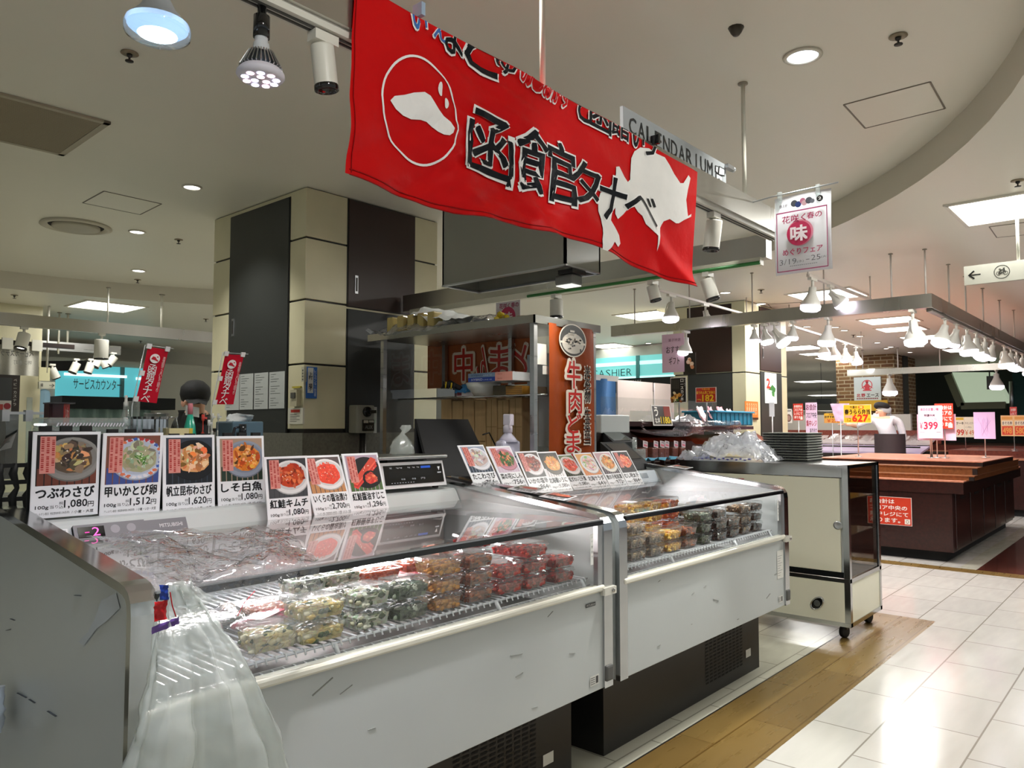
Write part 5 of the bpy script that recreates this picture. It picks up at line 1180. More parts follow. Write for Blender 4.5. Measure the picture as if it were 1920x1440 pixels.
def drape(u, v):                              # v 0 on the lid, 1 hanging in front of the glass
    x = .745+.40*u*(1-.30*max(0, v-.4))+.03*math.sin(9*v)
    if v < .5: q = v/.5; return V((x, 1.95-.36*q, 1.008-.035*q+.012*math.sin(8*u+6*v)))
    q = (v-.5)/.5; return V((x, 1.588-.022*math.sin(math.pi*q), .972-.24*q*(1-.25*u)))
MB('film').grid(crumple(drape, 46, 46, .012, 11), 46, 46).build('sheet', t)
def lidfilm(u, v): return V((  .745+.38*u*(1-.3*v), 1.66+.42*v+.03*math.sin(7*u), .970+.035*v+.018*abs(math.sin(5*u+2*v))+.012*math.sin(math.pi*v)))
MB('film').grid(crumple(lidfilm, 40, 30, .0032, 12), 40, 30).build('sheet', t)
m = MB('print', '#d8283a').tube([at(445, 1155, Y=1.575), at(458, 1130, Y=1.575), at(478, 1108, Y=1.575)], .001, 5); m.build('red_tear_strip', t)
p = at(0, 1330, X=.62)
m = MB('print', '#dfe4ee'); m.grid(crumple(lambda u, v: V((.615+.03*math.sin(4*u), p.y+.10-.125*u*(1-.4*abs(v-.4)), p.z-.075+.11*v+.012*u)), 8, 8, .006, 15), 8, 8); m.build('paper_scrap', label='white crumpled paper corner sticking out at the left edge', cat='paper')

# ================================================================ WORKTABLE BEHIND THE CASES AND WHAT STANDS ON IT
TZ = 1.02
t = thing('worktable', (1.1, 3.05, 0), 'stainless worktable behind the nearer case', 'table')
MB('steel').bbox((-.55, 2.75, TZ-.03), (2.30, 3.72, TZ), .004).build('top', t); MB('steel').box((-.5, 2.8, .25), (2.25, 3.4, .27)).build('shelf', t)
for x in (-.5, 2.25):
    for y in (2.8, 3.4): MB('steel').tube([(x, y, 0), (x, y, TZ-.03)], .018, 10).build('leg', t)
def TP(px, py, Y): return at(px, py, Y=Y)
def sized(px0, px1, ptop, Y):
    a, b = at(px0, ptop, Y=Y), at(px1, ptop, Y=Y); return (a.x+b.x)/2, (b.x-a.x), a.z
# stacked clear trays
x, w, z = sized(72, 228, 783, 2.9)
t = thing('tray_stack', (x, 2.9, TZ), 'stack of pale clear plastic party trays behind the shellfish card', 'trays')
for k in range(3):
    zt = z-.028*k-.02; m = MB('bottle_clear'); m.bbox((x-w/2+.004*k, 2.82, zt-.012), (x+w/2-.004*k, 2.98, zt+.02-(.0 if k else 0)), .012)
    m.build('tray', t)
m = MB('print', '#e9e4f2')
for i in range(22): u = x-w/2+.03+(w-.06)*i/21; m.bar((u, 2.818, z-.030), (u+.006, 2.818, z-.018), .002, .004)
m.build('ribbed_edge', t)
MB('bottle_clear').box((x-w/2+.03, 2.84, TZ), (x+w/2-.03, 2.96, z-.09)).build('tray', t)
def bottle(name, px0, px1, ptop, Y, prof, mat, col, label, cat='bottle', cap=None, capcol='#ffffff', band=None, txt=None, sx=1.):
    x, w, z = sized(px0, px1, ptop, Y); H = z-TZ; r = w/2; t = thing(name, (x, Y, TZ), label, cat)
    MB(mat, col).lathe([(a*r, b*H) for a, b in prof], (x, Y, TZ), k=22, sx=1).build('body', t)
    if cap: MB('gloss', capcol).lathe([(a*r, b*H) for a, b in cap], (x, Y, TZ), k=18).build('cap', t)
    if band:
        m = MB('print', band[2]).lathe([(r*1.015, band[0]*H), (r*1.015, band[1]*H)], (x, Y, TZ), k=22, cap=False); m.build('label', t)
    return t, x, r, H
BP = [(.001, 0), (.9, 0), (1, .02), (1, .62), (.85, .74), (.38, .86), (.36, .9)]
bottle('detergent_bottle', 224, 249, 741, 3.05, BP, 'bottle_clear', '#ffffff', 'clear detergent bottle with white pull cap behind the flat tray stack', cap=[(.36, .89), (.36, .93), (.24, .94), (.2, .97), (.26, .98), (.2, 1)], capcol='#e4e4de', band=(.3, .62, '#d2d2c8'))
bottle('sauce_bottle', 228, 243, 783, 2.86, [(.001, 0), (1, 0), (1, .7), (.5, .85), (.5, .9)], 'gloss', '#c9cad2', 'small pale bottle with dark print in front of the fluted pot', cap=[(.5, .9), (.5, 1)], capcol='#dadae0', band=(.25, .6, '#a9adbb'))
bottle('cleaner_bottle', 346, 368, 756, 2.95, BP, 'bottle_clear', '#a9d8cf', 'tall bottle with teal shoulder and pink cap behind the scallop card', cap=[(.42, .88), (.42, .97), (.38, 1)], capcol='#d9848f', band=(.2, .66, '#8fb0a6'))
x, w, z = sized(346, 368, 756, 2.95); o = [c for c in COL.objects if c.name.startswith('cleaner_bottle')][0]
MB('gloss', '#2fb59a').lathe([(w/2*1.02, (z-TZ)*.66), (w/2*.88, (z-TZ)*.75), (w/2*.42, (z-TZ)*.88)], (x, 2.95, TZ), k=22, cap=False).build('teal_shoulder', o)
def pump(px0, px1, ptop, Y, label, bodycol, pumpcol, mat='gloss'):
    t, x, r, H = bottle('pump_bottle', px0, px1, ptop, Y, [(.001, 0), (.95, 0), (1, .05), (1, .5), (.8, .62), (.35, .7)], mat, bodycol, label)
    m = MB('gloss', pumpcol).lathe([(r*.38, H*.69), (r*.38, H*.78), (r*.15, H*.79), (r*.15, H*.92), (r*.4, H*.93), (r*.4, H)], (x, Y, TZ), k=16); m.bar((x, Y, TZ+H*.96), (x+r*.9, Y-.004, TZ+H*.955), .008, .008); m.build('pump', t)
pump(374, 388, 777, 2.88, 'round white pump bottle with red pump beside the tissue box', '#d9dadb', '#d8453c'); pump(386, 398, 787, 2.84, 'small white pump bottle, right in front of the red pump one', '#cfd3d6', '#e3e3e3')
pump(393, 404, 775, 2.95, 'clear pump bottle, left of the two near the tissue box', '#c9d2cf', '#e9eae4', 'bottle_clear'); pump(404, 415, 775, 3.0, 'clear pump bottle, right of the two near the tissue box', '#c9d2cf', '#e9eae4', 'bottle_clear')
# fluted pot and saucepan
x, w, z = sized(241, 313, 781, 2.92)
t = thing('fluted_pan', (x, 2.92, TZ), 'shiny fluted metal pan behind the squid card', 'pan'); m = MB('chrome'); K = 48; H = z-TZ
vs = [V((x+w/2*q*(1+.035*math.cos(K/2*2*math.pi*k/K))*math.cos(2*math.pi*k/K), 2.92+w/2*.7*q*(1+.035*math.cos(K/2*2*math.pi*k/K))*math.sin(2*math.pi*k/K), TZ+hh*H)) for q, hh in ((.9, 0), (1, .97), (1.03, 1)) for k in range(K)]
m.add(vs, [(a*K+k, a*K+(k+1) % K, (a+1)*K+(k+1) % K, (a+1)*K+k) for a in range(2) for k in range(K)], smooth=False); m.add(vs[:K], [tuple(range(K))]); m.build('body', t)
x, w, z = sized(272, 314, 776, 3.12)
t = thing('saucepan', (x, 3.12, TZ), 'steel pot with a wire side handle behind the fluted pan', 'pot'); H = z-TZ
m = MB('steel'); m.lathe([(.001, 0), (w/2*.95, 0), (w/2, .02), (w/2, H), (w/2*1.04, H+.004), (w/2*.97, H), (w/2*.97, .02), (.001, .02)], (x, 3.12, TZ), k=28, cap=False); m.build('body', t)
MB('chrome').tube([(x+w/2, 3.12, z-.01), (x+w/2+.035, 3.12, z-.015), (x+w/2+.045, 3.12, z-.06), (x+w/2+.035, 3.12, z-.10), (x+w/2, 3.12, z-.105)], .004, 8).build('handle', t)
x, w, z = sized(240, 262, 752, 3.2)
t = thing('drinking_glass', (x, 3.2, TZ), 'pale plastic measuring jug behind the fluted pan', 'jug'); MB('bottle_clear').lathe([(.001, 0), (w/2*.85, 0), (w/2, z-TZ), (w/2*.97, z-TZ), (w/2*.82, .004)], (x, 3.2, TZ), k=20, cap=False).build('body', t)
x, w, z = sized(313, 356, 803, 2.88); m = MB('print', '#e6d9a6').box((x-w/2, 2.86, TZ), (x+w/2, 2.9, z)); m.box((x+w/2-.012, 2.858, TZ), (x+w/2+.001, 2.901, z), col='#e0c64a'); m.build('paper_box', label='cream and yellow paper box peeping out over the scallop card', cat='box')
x, w, z = sized(420, 478, 790, 2.95); t = thing('tissue_box', (x, 2.95, TZ), 'blue grey wipes box with white tissue sticking out', 'tissue box')
MB('paint', '#5d7a8c').bbox((x-w/2, 2.88, TZ), (x+w/2, 3.02, z), .006).build('box', t)
m = MB('cloth', '#dfe4e4'); m.grid(crumple(lambda u, v: V((x-w*.42+w*.78*u, 2.95+.03*math.sin(5*u)*v, z+.035*v*(1-.35*abs(2*u-1)))), 12, 6, .006, 31), 12, 6); m.build('tissue', t)
x, w, z = sized(425, 455, 800, 2.84); m = MB('gloss', '#25292e').tube([(x-w/2, 2.84, TZ+.12), (x, 2.84, z-.005), (x+w/2, 2.84, z)], .006, 8); m.lathe([(.015, 0), (.015, .05)], (x+w/2, 2.84, z-.04), k=12); m.box((x-w/2-.02, 2.83, TZ), (x-w/2+.02, 2.85, TZ+.125)); m.build('barcode_reader', label='black curved gadget lying in front of the tissue box', cat='gadget')
# two small red flags on wire stands
def flag(TL, TR, BL, Y, label):
    a, b, c = at(*TL, Y=Y), at(*TR, Y=Y), at(*BL, Y=Y); fr, w, h = frame_of(c, c+(b-a), a)
    t = thing('table_flag', (c.x, Y, TZ), label, 'flag', 'small red shop flags')
    n = .006; m = MB('satin', '#c4122c'); m.grid(lambda u, v: fr.p(u*w, v*h, .003*math.sin(5*v+2*u)), 8, 14); m.build('cloth', t)
    m = MB('print', '#f4eeee'); cu, cv, r = .42*w, .80*h, .24*w
    m.oval(fr, cu, cv, r, r, n, '#f4eeee', k=24); m.poly(fr, [(cu-r*.8, cv-.02*h), (cu-r*.5, cv+.035*h), (cu, cv+.03*h), (cu+r*.35, cv-.01*h), (cu+r*.8, cv-.035*h), (cu+r*.6, cv-.05*h), (cu, cv-.03*h)], n+.001, '#c4122c'); m.oval(fr, cu+r*.45, cv+.035*h, r*.16, r*.14, n+.001, '#c4122c')
    m.vtext('函館タナベ', fr, .40*w, .69*h, .46*w, .138*h, '#f4eeee', .012, n); m.vtext('本場函館のうまいもの函館より', fr, .86*w, .86*h, .15*w, .047*h, '#f0d9d9', 0, n); m.build('print', t)
    m = MB('print', '#e8e6e6')
    m = MB('gloss', '#dfe5e6')
    px_, pz = a.x-.012, a.z+.006
    m.tube([(c.x-.012, Y, TZ), (c.x-.012, Y, c.z-.02), (px_, Y, pz), (b.x+.02, Y, b.z+.006)], .0018, 6); m.lathe([(.03, 0), (.03, .006), (.005, .008)], (c.x-.012, Y, TZ), k=16); m.build('stand', t)
    for q in (fr.p(.02*w, h, 0), fr.p(.93*w, h, 0), fr.p(-.02*w, .5*h, 0), fr.p(-.02*w, .03*h, 0)):
        MB('print', '#e8e6e6').fbox(Fr(q, fr.U, fr.V), -.009, .009, -.008, .012, -.002, .006).build('tab', t)
flag((278, 650), (316, 656), (254, 752), 3.0, 'small red flag on a wire stand, left of the person in the black cap')
flag((423, 664), (457, 666), (402, 758), 2.97, 'small red flag on a wire stand, overlapping the cream column edge')
# counter goods at the far left
t = thing('acrylic_case', (.10, 3.55, TZ), 'clear acrylic display box with metal clips at the left edge', 'display box')
x, w, z = sized(4, 72, 775, 3.3); m = MB('acrylic'); m.box((x-w/2, 3.25, TZ), (x+w/2, 3.4, z)); m.build('box', t)
m = MB('alu').box((x-w/2, 3.24, z-.004), (x+w/2, 3.26, z+.006))
for px in (10, 54): q = at(px, 778, Y=3.24); m.box((q.x-.012, 3.232, z-.03), (q.x+.012, 3.262, z+.012)); 
m.build('rail', t)
x, w, z = sized(47, 58, 745, 3.35); m = MB('bottle_clear').lathe([(.001, 0), (w/2*.8, 0), (w/2, z-TZ-.09), (w/2*.96, z-TZ-.09)], (x, 3.33, TZ+.09+.0), k=16, cap=False); m.build('tumbler', label='clear tumbler standing on the acrylic box at the left edge', cat='glass')
x, w, z = sized(2, 33, 806, 2.85); m = MB('gloss', '#111214'); m.add([(x-w/2, 2.80, z-.02), (x+w*.2, 2.80, z+.002), (x+w/2, 2.9, z-.05), (x-w*.3, 2.9, z-.06), (x-w/2, 2.81, z-.03), (x+w*.2, 2.81, z-.008), (x+w/2, 2.91, z-.06), (x-w*.3, 2.91, z-.07)], [(0, 1, 2, 3), (7, 6, 5, 4), (0, 4, 5, 1), (1, 5, 6, 2), (2, 6, 7, 3), (3, 7, 4, 0)]); m.build('handheld_terminal', label='small black terminal tilted at the left edge beside the shellfish card', cat='terminal')
t = thing('tray_stack', (.25, 2.72, .8), 'stack of teal tinted clear lids at the left edge beside the shellfish card', 'trays')
for k in range(7):
    z = at(30, 845+k*13, Y=2.72).z; MB('bottle_clear').lathe([(.13, 0), (.15, .012), (.13, .022), (.001, .024)], (.18, 2.74, z), k=24, cap=False, sx=1.3).build('lid', t)
t = thing('wire_crate', (.35, 2.62, .8), 'black lattice plastic crate beside the nearer case at the left edge', 'crate')
m = MB('rubber', '#0e0e10'); fr = FY(0, 2.62, 0); a, b = at(0, 870, Y=2.62), at(54, 960, Y=2.62); xx0, xx1 = a.x-.18, b.x+.0
for z in (a.z, a.z-.05, a.z-.10, b.z+.002): m.box((xx0, 2.62, z-.012), (xx1, 2.636, z))
n = 7
for i in range(n+1):
    x = xx0+(xx1-xx0)*i/n; m.tube([(x, 2.628, b.z-.02), (x-.006, 2.628, b.z+.05), (x+.006, 2.628, (a.z+b.z)/2), (x-.006, 2.628, a.z-.03), (x, 2.628, a.z)], [.008, .012, .007, .012, .009], 8)
m.build('lattice', t)
x, w, z = sized(92, 131, 757, 3.6); t = thing('lantern_box', (x, 3.6, TZ), 'dark and red square sign box with white brush writing behind the trays', 'sign box')
m = MB('print', '#c31a20'); m.add([(x, 3.55, z), (x+w*.5, 3.6, z), (x+w*.5, 3.6, TZ), (x, 3.55, TZ)], [(3, 2, 1, 0)]); fr, w2, h2 = frame_of(V((x, 3.55, z-.1)), V((x+w*.5, 3.6, z-.1)), V((x, 3.55, z))); m.text('いわ', fr, .2*w2, .35*h2, .8*w2, .85*h2, '#f2e9e6', .02, .001)
m.add([(x, 3.55, z), (x-w*.5, 3.62, z), (x-w*.5, 3.62, TZ), (x, 3.55, TZ)], [(0, 1, 2, 3)], None, '#4a1013'); m.box((x-w*.5, 3.6, TZ), (x+w*.5, 3.66, z), col='#3a0d10'); m.box((x-w*.52, 3.54, z), (x+w*.52, 3.67, z+.006), col='#55565a'); m.build('panels', t)

# ---------------------------------------------------------------- scale, tablet, bags, spray bottle on the case backs
LZ = 1.036
a, b, c = at(724, 906, Y=2.33), at(847, 893, Y=2.33), at(847, 850, Y=2.33); x0_, x1_ = a.x, b.x; z0_, z1_ = (a.z+b.z)/2, c.z
t = thing('counter_scale', ((x0_+x1_)/2, 2.42, LZ), 'white counter scale with black display and steel plate', 'scale'); zt = LZ+.115
m = MB('gloss', '#dcdcde'); m.add([(x0_, 2.36, LZ+.012), (x1_, 2.36, LZ+.012), (x1_, 2.62, LZ+.012), (x0_, 2.62, LZ+.012), (x0_+.004, 2.385, zt), (x1_-.004, 2.385, zt), (x1_-.004, 2.62, zt), (x0_+.004, 2.62, zt)], [(0, 3, 2, 1), (4, 5, 6, 7), (0, 1, 5, 4), (1, 2, 6, 5), (2, 3, 7, 6), (3, 0, 4, 7)]); m.build('housing', t)
fr, w, h = frame_of(V((x0_, 2.36, LZ+.012)), V((x1_, 2.36, LZ+.012)), V((x0_+.0, 2.385, zt)))
m = MB('gloss', '#0c0d10').fbox(fr, .07*w, .96*w, .14*h, .88*h, 0, .003); m.fbox(fr, .62*w, .77*w, .73*h, .82*h, .003, .0035, col='#2f5fd0')
for u in (.15, .25, .30, .42, .49, .56): m.text('kg' if u > .2 else 'TARE', fr, u*w, .75*h, (u+.035)*w, .81*h, '#c9cdd4', 0, .0035)
m.rect(fr, .12*w, .40*h, .80*w, .68*h, .0033, '#16181c')
for u in (.30, .46, .60): m.text('単価' if u < .5 else '円', fr, u*w, .3*h, (u+.06)*w, .37*h, '#aeb2ba', 0, .0035)
m.text('▼', fr, .88*w, .60*h, .92*w, .76*h, '#e6e8ec', 0, .0035); m.rect(fr, .87*w, .50*h, .93*w, .55*h, .0035, '#b9bdc4')
for i in range(9): m.rect(fr, (.15+.04*i)*w, .19*h, (.17+.04*i)*w, .22*h, .0035, '#8d9199')
m.build('display', t)
MB('steel').bbox((x0_-.01, 2.36, zt+.012), (x1_+.005, 2.62, zt+.026), .005).build('weighing_plate', t); MB('dark_metal').box((x0_+.08, 2.42, zt), (x1_-.08, 2.58, zt+.012)).build('plate_support', t)
for xx in (x0_+.03, x1_-.03):
    for yy in (2.40, 2.48): MB('rubber', '#161616').lathe([(.014, 0), (.014, .012)], (xx, yy, LZ), k=12).build('foot', t)
# back counter behind the joint of the cases
t = thing('back_counter', (3.2, 2.95, 0), 'low steel back counter behind the farther case', 'counter')
MB('steel').bbox((2.42, 2.62, .93), (4.25, 3.45, .96), .004).build('top', t); MB('dark_metal').box((2.5, 2.7, 0), (4.2, 3.4, .93)).build('body', t)
CZ = .96
a, b, c = at(820, 848, Y=2.66), at(914, 848, Y=2.66), at(818, 785, Y=2.66)
t = thing('tablet', ((a.x+b.x)/2, 2.7, CZ), 'black tablet in a folding case seen from behind, beside the scale', 'tablet')
x0_, x1_ = a.x-.06, b.x+.05; zt = c.z
m = MB('rubber', '#131316'); m.add([(x0_, 2.60, CZ), (x1_, 2.60, CZ), (x1_-.05, 2.80, zt), (x0_+.05, 2.80, zt), (x0_, 2.62, CZ), (x1_, 2.62, CZ), (x1_-.05, 2.815, zt), (x0_+.05, 2.815, zt)], [(0, 1, 2, 3), (7, 6, 5, 4), (0, 4, 5, 1), (1, 5, 6, 2), (2, 6, 7, 3), (3, 7, 4, 0)]); m.build('cover_flap', t)
m = MB('rubber', '#1d1d21').bbox((x0_+.05, 2.80, CZ+.1), (x1_-.05, 2.818, zt), .005); m.lathe([(.004, 0), (.004, .002)], ((x0_+x1_)/2+.01, 2.80, zt-.02), (0, -1, 0), 12, 'gloss', '#050506'); m.build('tablet_body', t)
def knotbag(px0, px1, ptop, pbot, Y, mat, col, label, seed, bz):
    x, w, z = sized(px0, px1, ptop, Y); H = z-bz; t = thing('tied_bag', (x, Y, bz), label, 'bag'); r = random.Random(seed); m = MB(mat, col); K = 18
    prof = [(.35, 0), (.5, .04), (.5, .25), (.4, .45), (.2, .62), (.10, .70), (.16, .80), (.26, .90), (.2, 1)]
    vs = []
    for i, (q, h) in enumerate(prof):
        for k in range(K):
            a = 2*math.pi*k/K; e = 1+.16*math.sin(5*a+i)+.12*r.uniform(-1, 1); vs.append(V((x+w*q*e*math.cos(a)+(.03*w*i if i > 5 else 0), Y+w*q*e*math.sin(a), bz+H*h)))
    m.add(vs, [(i*K+k, i*K+(k+1) % K, (i+1)*K+(k+1) % K, (i+1)*K+k) for i in range(len(prof)-1) for k in range(K)], smooth=True); m.add(vs[:K], [tuple(range(K))]); m.build('bag', t)
    return t
x_, w_, z_ = sized(738, 770, 797, 2.55); knotbag(738, 770, 797, 843, 2.50, 'milky', '#e9eeee', 'small white tied plastic bag standing on the scale plate', 3, LZ+.141); knotbag(789, 813, 815, 845, 3.0, 'gloss', '#0d0e10', 'small black tied plastic bag between scale and tablet', 4, CZ)
# spray bottle
x, w, z = sized(935, 969, 776, 2.60); t = thing('spray_bottle', (x, 2.6, CZ), 'white sanitiser bottle with a trigger top and navy label', 'bottle'); H = z-CZ; r = w/2*.98
m = MB('gloss', '#d9d6ea'); m.bbox((x-r, 2.60-.03, CZ), (x+r, 2.60+.03, CZ+H*.66), .014); m.lathe([(r*.8, H*.64), (r*.55, H*.70), (r*.30, H*.75), (r*.30, H*.78)], (x, 2.6, CZ), k=18); m.build('body', t)
m = MB('gloss', '#e6e0ee').lathe([(r*.36, H*.76), (r*.36, H*.84), (r*.24, H*.86)], (x, 2.6, CZ), k=16); m.bbox((x-.012, 2.575, CZ+H*.85), (x+.022, 2.625, CZ+H), .006); m.tube([(x+.0, 2.575, CZ+H*.93), (x-.02, 2.57, CZ+H*.86), (x-.018, 2.57, CZ+H*.80)], .005, 6); m.build('trigger', t)
fr = FY(x, 2.5685, CZ); m = MB('print', '#232a6e').rect(fr, -r*.86, .02, r*.9, H*.46, 0); m.text('除菌', fr, -r*.78, H*.19, r*.3, H*.34, '#e9e9f4', .02, .0008); m.text('アルコール', fr, -r*.78, H*.36, r*.1, H*.41, '#cfd0e6', 0, .0008); m.text('75', fr, r*.38, H*.17, r*.82, H*.27, '#e9e9f4', .02, .0008); m.oval(fr, r*.62, H*.42, r*.3, H*.05, .0007, '#d9d6ea'); m.build('label', t)
# blue lit customer display
a, b = at(963, 810, Y=2.95), at(1003, 808, Y=2.95)
t = thing('customer_display', ((a.x+b.x)/2, 2.95, CZ), 'receipt machine with a tilted glowing blue display', 'display'); zc = a.z
m = MB('rubber', '#1a1c20').box((a.x-.03, 2.90, CZ), (b.x+.01, 3.05, zc-.03)); m.build('base', t)
m = MB('paint', '#4f5d68'); m.add([(a.x-.04, 2.87, zc-.03), (b.x+.02, 2.87, zc-.03), (b.x-.0, 2.98, zc+.045), (a.x-.03, 2.98, zc+.045), (a.x-.04, 2.89, zc-.04), (b.x+.02, 2.89, zc-.04), (b.x, 3.0, zc+.035), (a.x-.03, 3.0, zc+.035)], [(0, 1, 2, 3), (7, 6, 5, 4), (0, 4, 5, 1), (1, 5, 6, 2), (2, 6, 7, 3), (3, 7, 4, 0)]); m.build('head', t)
fr, w, h = frame_of(V((a.x-.04, 2.87, zc-.03)), V((b.x+.02, 2.87, zc-.03)), V((a.x-.03, 2.98, zc+.045))); m = MB('glow', '#3f63d8').rect(fr, .06*w, .3*h, .92*w, .92*h, .001); m.build('screen', t)
m = MB('print', '#dfeaf2'); m.add([(b.x-.06, 2.97, zc+.05), (b.x-.0, 2.97, zc+.045), (b.x-.03, 2.975, zc+.085)], [(0, 1, 2), (2, 1, 0)]); m.build('paper_slip', t)
m = MB('rubber', '#0d0d0f'); a = at(905, 815, Y=2.75); m.tube([a, a+V((.05, 0, .01)), a+V((.10, .02, -.03)), a+V((.13, .02, -.07)), a+V((.12, .02, -.12))], .004, 6); m.build('cable', label='black loose cable curling between tablet and spray bottle', cat='cable')
# board and boxes between scale and farther cards
a = at(846, 892, Y=2.5); b = at(888, 892, Y=2.5); MB('cardboard').bbox((a.x, 2.45, LZ), (b.x, 2.72, LZ+.02), .003).build('wooden_board', label='thin tan board lying beside the scale', cat='board')
a = at(846, 870, Y=2.74); b = at(857, 870, Y=2.74); c = at(870, 870, Y=2.74); MB('print', '#c4683a').box((a.x, 2.74, CZ), (b.x-.002, 2.8, a.z)).build('small_carton', label='small orange carton behind the tan board', cat='box'); MB('print', '#b9b2c4').box((b.x, 2.74, CZ), (c.x, 2.8, a.z-.004)).build('small_carton', label='small lilac carton behind the tan board', cat='box')
# black devices at the far corner of the farther case
a, b = at(1172, 880, Y=2.47), at(1220, 880, Y=2.47)
t = thing('card_terminal', ((a.x+b.x)/2, 2.5, 1.036), 'black payment terminal on the case corner, nearest the last price card', 'terminal')
x0_ = at(1168, 872, Y=2.46).x; m = MB('rubber', '#17181a'); m.add([(x0_, 2.44, 1.038), (x0_+.26, 2.44, 1.038), (x0_+.26, 2.62, 1.038), (x0_, 2.62, 1.038), (x0_, 2.46, 1.085), (x0_+.26, 2.46, 1.085), (x0_+.26, 2.62, 1.20), (x0_, 2.62, 1.20)], [(0, 3, 2, 1), (4, 5, 6, 7), (0, 1, 5, 4), (1, 2, 6, 5), (2, 3, 7, 6), (3, 0, 4, 7)]); m.build('housing', t)
fr, w, h = frame_of(V((x0_, 2.46, 1.085)), V((x0_+.26, 2.46, 1.085)), V((x0_, 2.62, 1.20))); MB('gloss', '#22262a').fbox(fr, .12*w, .9*w, .12*h, .9*h, 0, .003).build('screen', t)
a = at(1150, 822, Y=2.75); t = thing('card_terminal', (a.x+.1, 2.8, CZ), 'black terminal with a tilted green grey screen, beside the clear tape reel', 'terminal')
m = MB('rubber', '#1b1c1e'); zz_ = a.z; m.add([(a.x-.04, 2.72, zz_-.025), (a.x+.22, 2.72, zz_-.025), (a.x+.24, 2.86, zz_+.045), (a.x+.03, 2.86, zz_+.045), (a.x-.04, 2.74, CZ), (a.x+.22, 2.74, CZ), (a.x+.24, 2.9, CZ), (a.x+.03, 2.9, CZ)], [(0, 1, 2, 3), (7, 6, 5, 4), (0, 4, 5, 1), (1, 5, 6, 2), (2, 6, 7, 3), (3, 7, 4, 0)]); m.build('housing', t)
fr, w, h = frame_of(V((a.x-.04, 2.72, zz_-.025)), V((a.x+.22, 2.72, zz_-.025)), V((a.x+.0, 2.86, zz_+.045))); MB('gloss', '#2f3a34').fbox(fr, .1*w, .85*w, .15*h, .9*h, 0, .002).build('screen', t)
a = at(1190, 833, Y=2.70); t = thing('tape_reel', (a.x, 2.7, CZ), 'clear plastic tape reel standing between the two black terminals', 'tape')
m = MB('bottle_clear').lathe([(.045, -.012), (.045, .012), (.022, .012), (.022, -.012), (.045, -.012)], a, (.5, -1, 0), 24, cap=False); m.build('reel', t); MB('bottle_clear').box((a.x-.05, 2.66, CZ), (a.x+.07, 2.74, a.z-.03)).build('dispenser', t)
a = at(1200, 902, Y=2.335); b = at(1234, 896, Y=2.335); fr = Fr((a.x, 2.33, .968), (1, 0, 0), (0, .03, .055)); m = MB('gloss', '#d3dde8').fbox(fr, 0, b.x-a.x, 0, .075, 0, .006); m.fbox(fr, .03, .10, .03, .06, .006, .008, col='#8f9aa6'); m.build('card_rail', label='pale blue plastic bracket at the back corner of the farther case', cat='bracket')
# ================================================================ STALL RACK BEHIND THE CASES
RX0, RX1, RY0, RY1, RZ = 3.05, 3.58, 2.52, 3.74, 1.845
t = thing('stall_rack', ((RX0+RX1)/2, (RY0+RY1)/2, .96), 'stainless stall rack with clear sides, behind the farther case', 'rack')
for x, y in ((RX0, RY0), (RX0, RY1), (RX1, RY0), (RX1, RY1), (RX1, 3.14)): MB('steel').box((x-.014, y-.014, .96), (x+.014, y+.014, RZ)).build('post', t)
m = MB('steel').box((RX0-.03, RY0-.03, RZ), (RX1+.03, RY1+.12, RZ+.025)); m.build('canopy', t)
m = MB('chrome').box((RX0-.034, RY0-.034, RZ-.012), (RX0-.026, RY1+.12, RZ+.03)); m.box((RX0-.034, RY0-.034, RZ-.012), (RX1+.034, RY0-.026, RZ+.03)); m.build('canopy_edge', t)
m = MB('acrylic'); m.add([(RX0+.01, RY0, 1.0), (RX1-.01, RY0, 1.0), (RX1-.01, RY0, RZ-.02), (RX0+.01, RY0, RZ-.02)], [(0, 1, 2, 3)]); m.build('clear_side', t)
m = MB('acrylic'); m.add([(RX0+.01, RY1, 1.0), (RX1-.01, RY1, 1.0), (RX1-.01, RY1, RZ-.02), (RX0+.01, RY1, RZ-.02)], [(0, 1, 2, 3)]); m.build('clear_side', t)
SH = 1.47
m = MB('chrome')
for i in range(14): y = RY0+.05+i*.085; m.tube([(RX0+.12, y, SH), (RX1-.02, y, SH)], .003, 5)
m.tube([(RX0+.12, RY0, SH-.004), (RX0+.12, RY1, SH-.004)], .005, 6); m.tube([(RX1-.02, RY0, SH-.004), (RX1-.02, RY1, SH-.004)], .005, 6); m.build('wire_shelf', t)
# orange cloth hung on the far side, seen from behind (letters reversed)
a, b, c = at(800, 640, X=3.60), at(1000, 640, X=3.60), at(900, 724, X=3.60); zt, zb = a.z, c.z
t = thing('orange_curtain', (3.61, (a.y+b.y)/2, zb), 'orange shop curtain on the far side of the rack, its red letters reversed', 'curtain')
fr = Fr((3.61, a.y, zb), (0, -1, 0)); w, h = a.y-b.y, zt-zb
m = MB('cloth', '#a85a2c'); m.grid(lambda u, v: fr.p(u*w, v*h, -.006*math.sin(14*u)), 40, 6); m.build('cloth', t)
m = MB('print', '#c22c1e')
for ch, x0_, x1_, bl in (('中', 854, 888, 2), ('ん', 896, 916, 2), ('ま', 920, 956, 2), ('ど', 956, 990, 2)):
    u0, u1 = a.y-at(x0_, 690, X=3.61).y, a.y-at(x1_, 690, X=3.61).y; m.text(ch, fr, u0-.008, .10*h, u1+.008, .80*h, '#ead9c4', .07, .008, mirror=True); m.text(ch, fr, u0, .13*h, u1, .77*h, '#c22c1e', .02, .0095, mirror=True)
m.build('lettering', t)
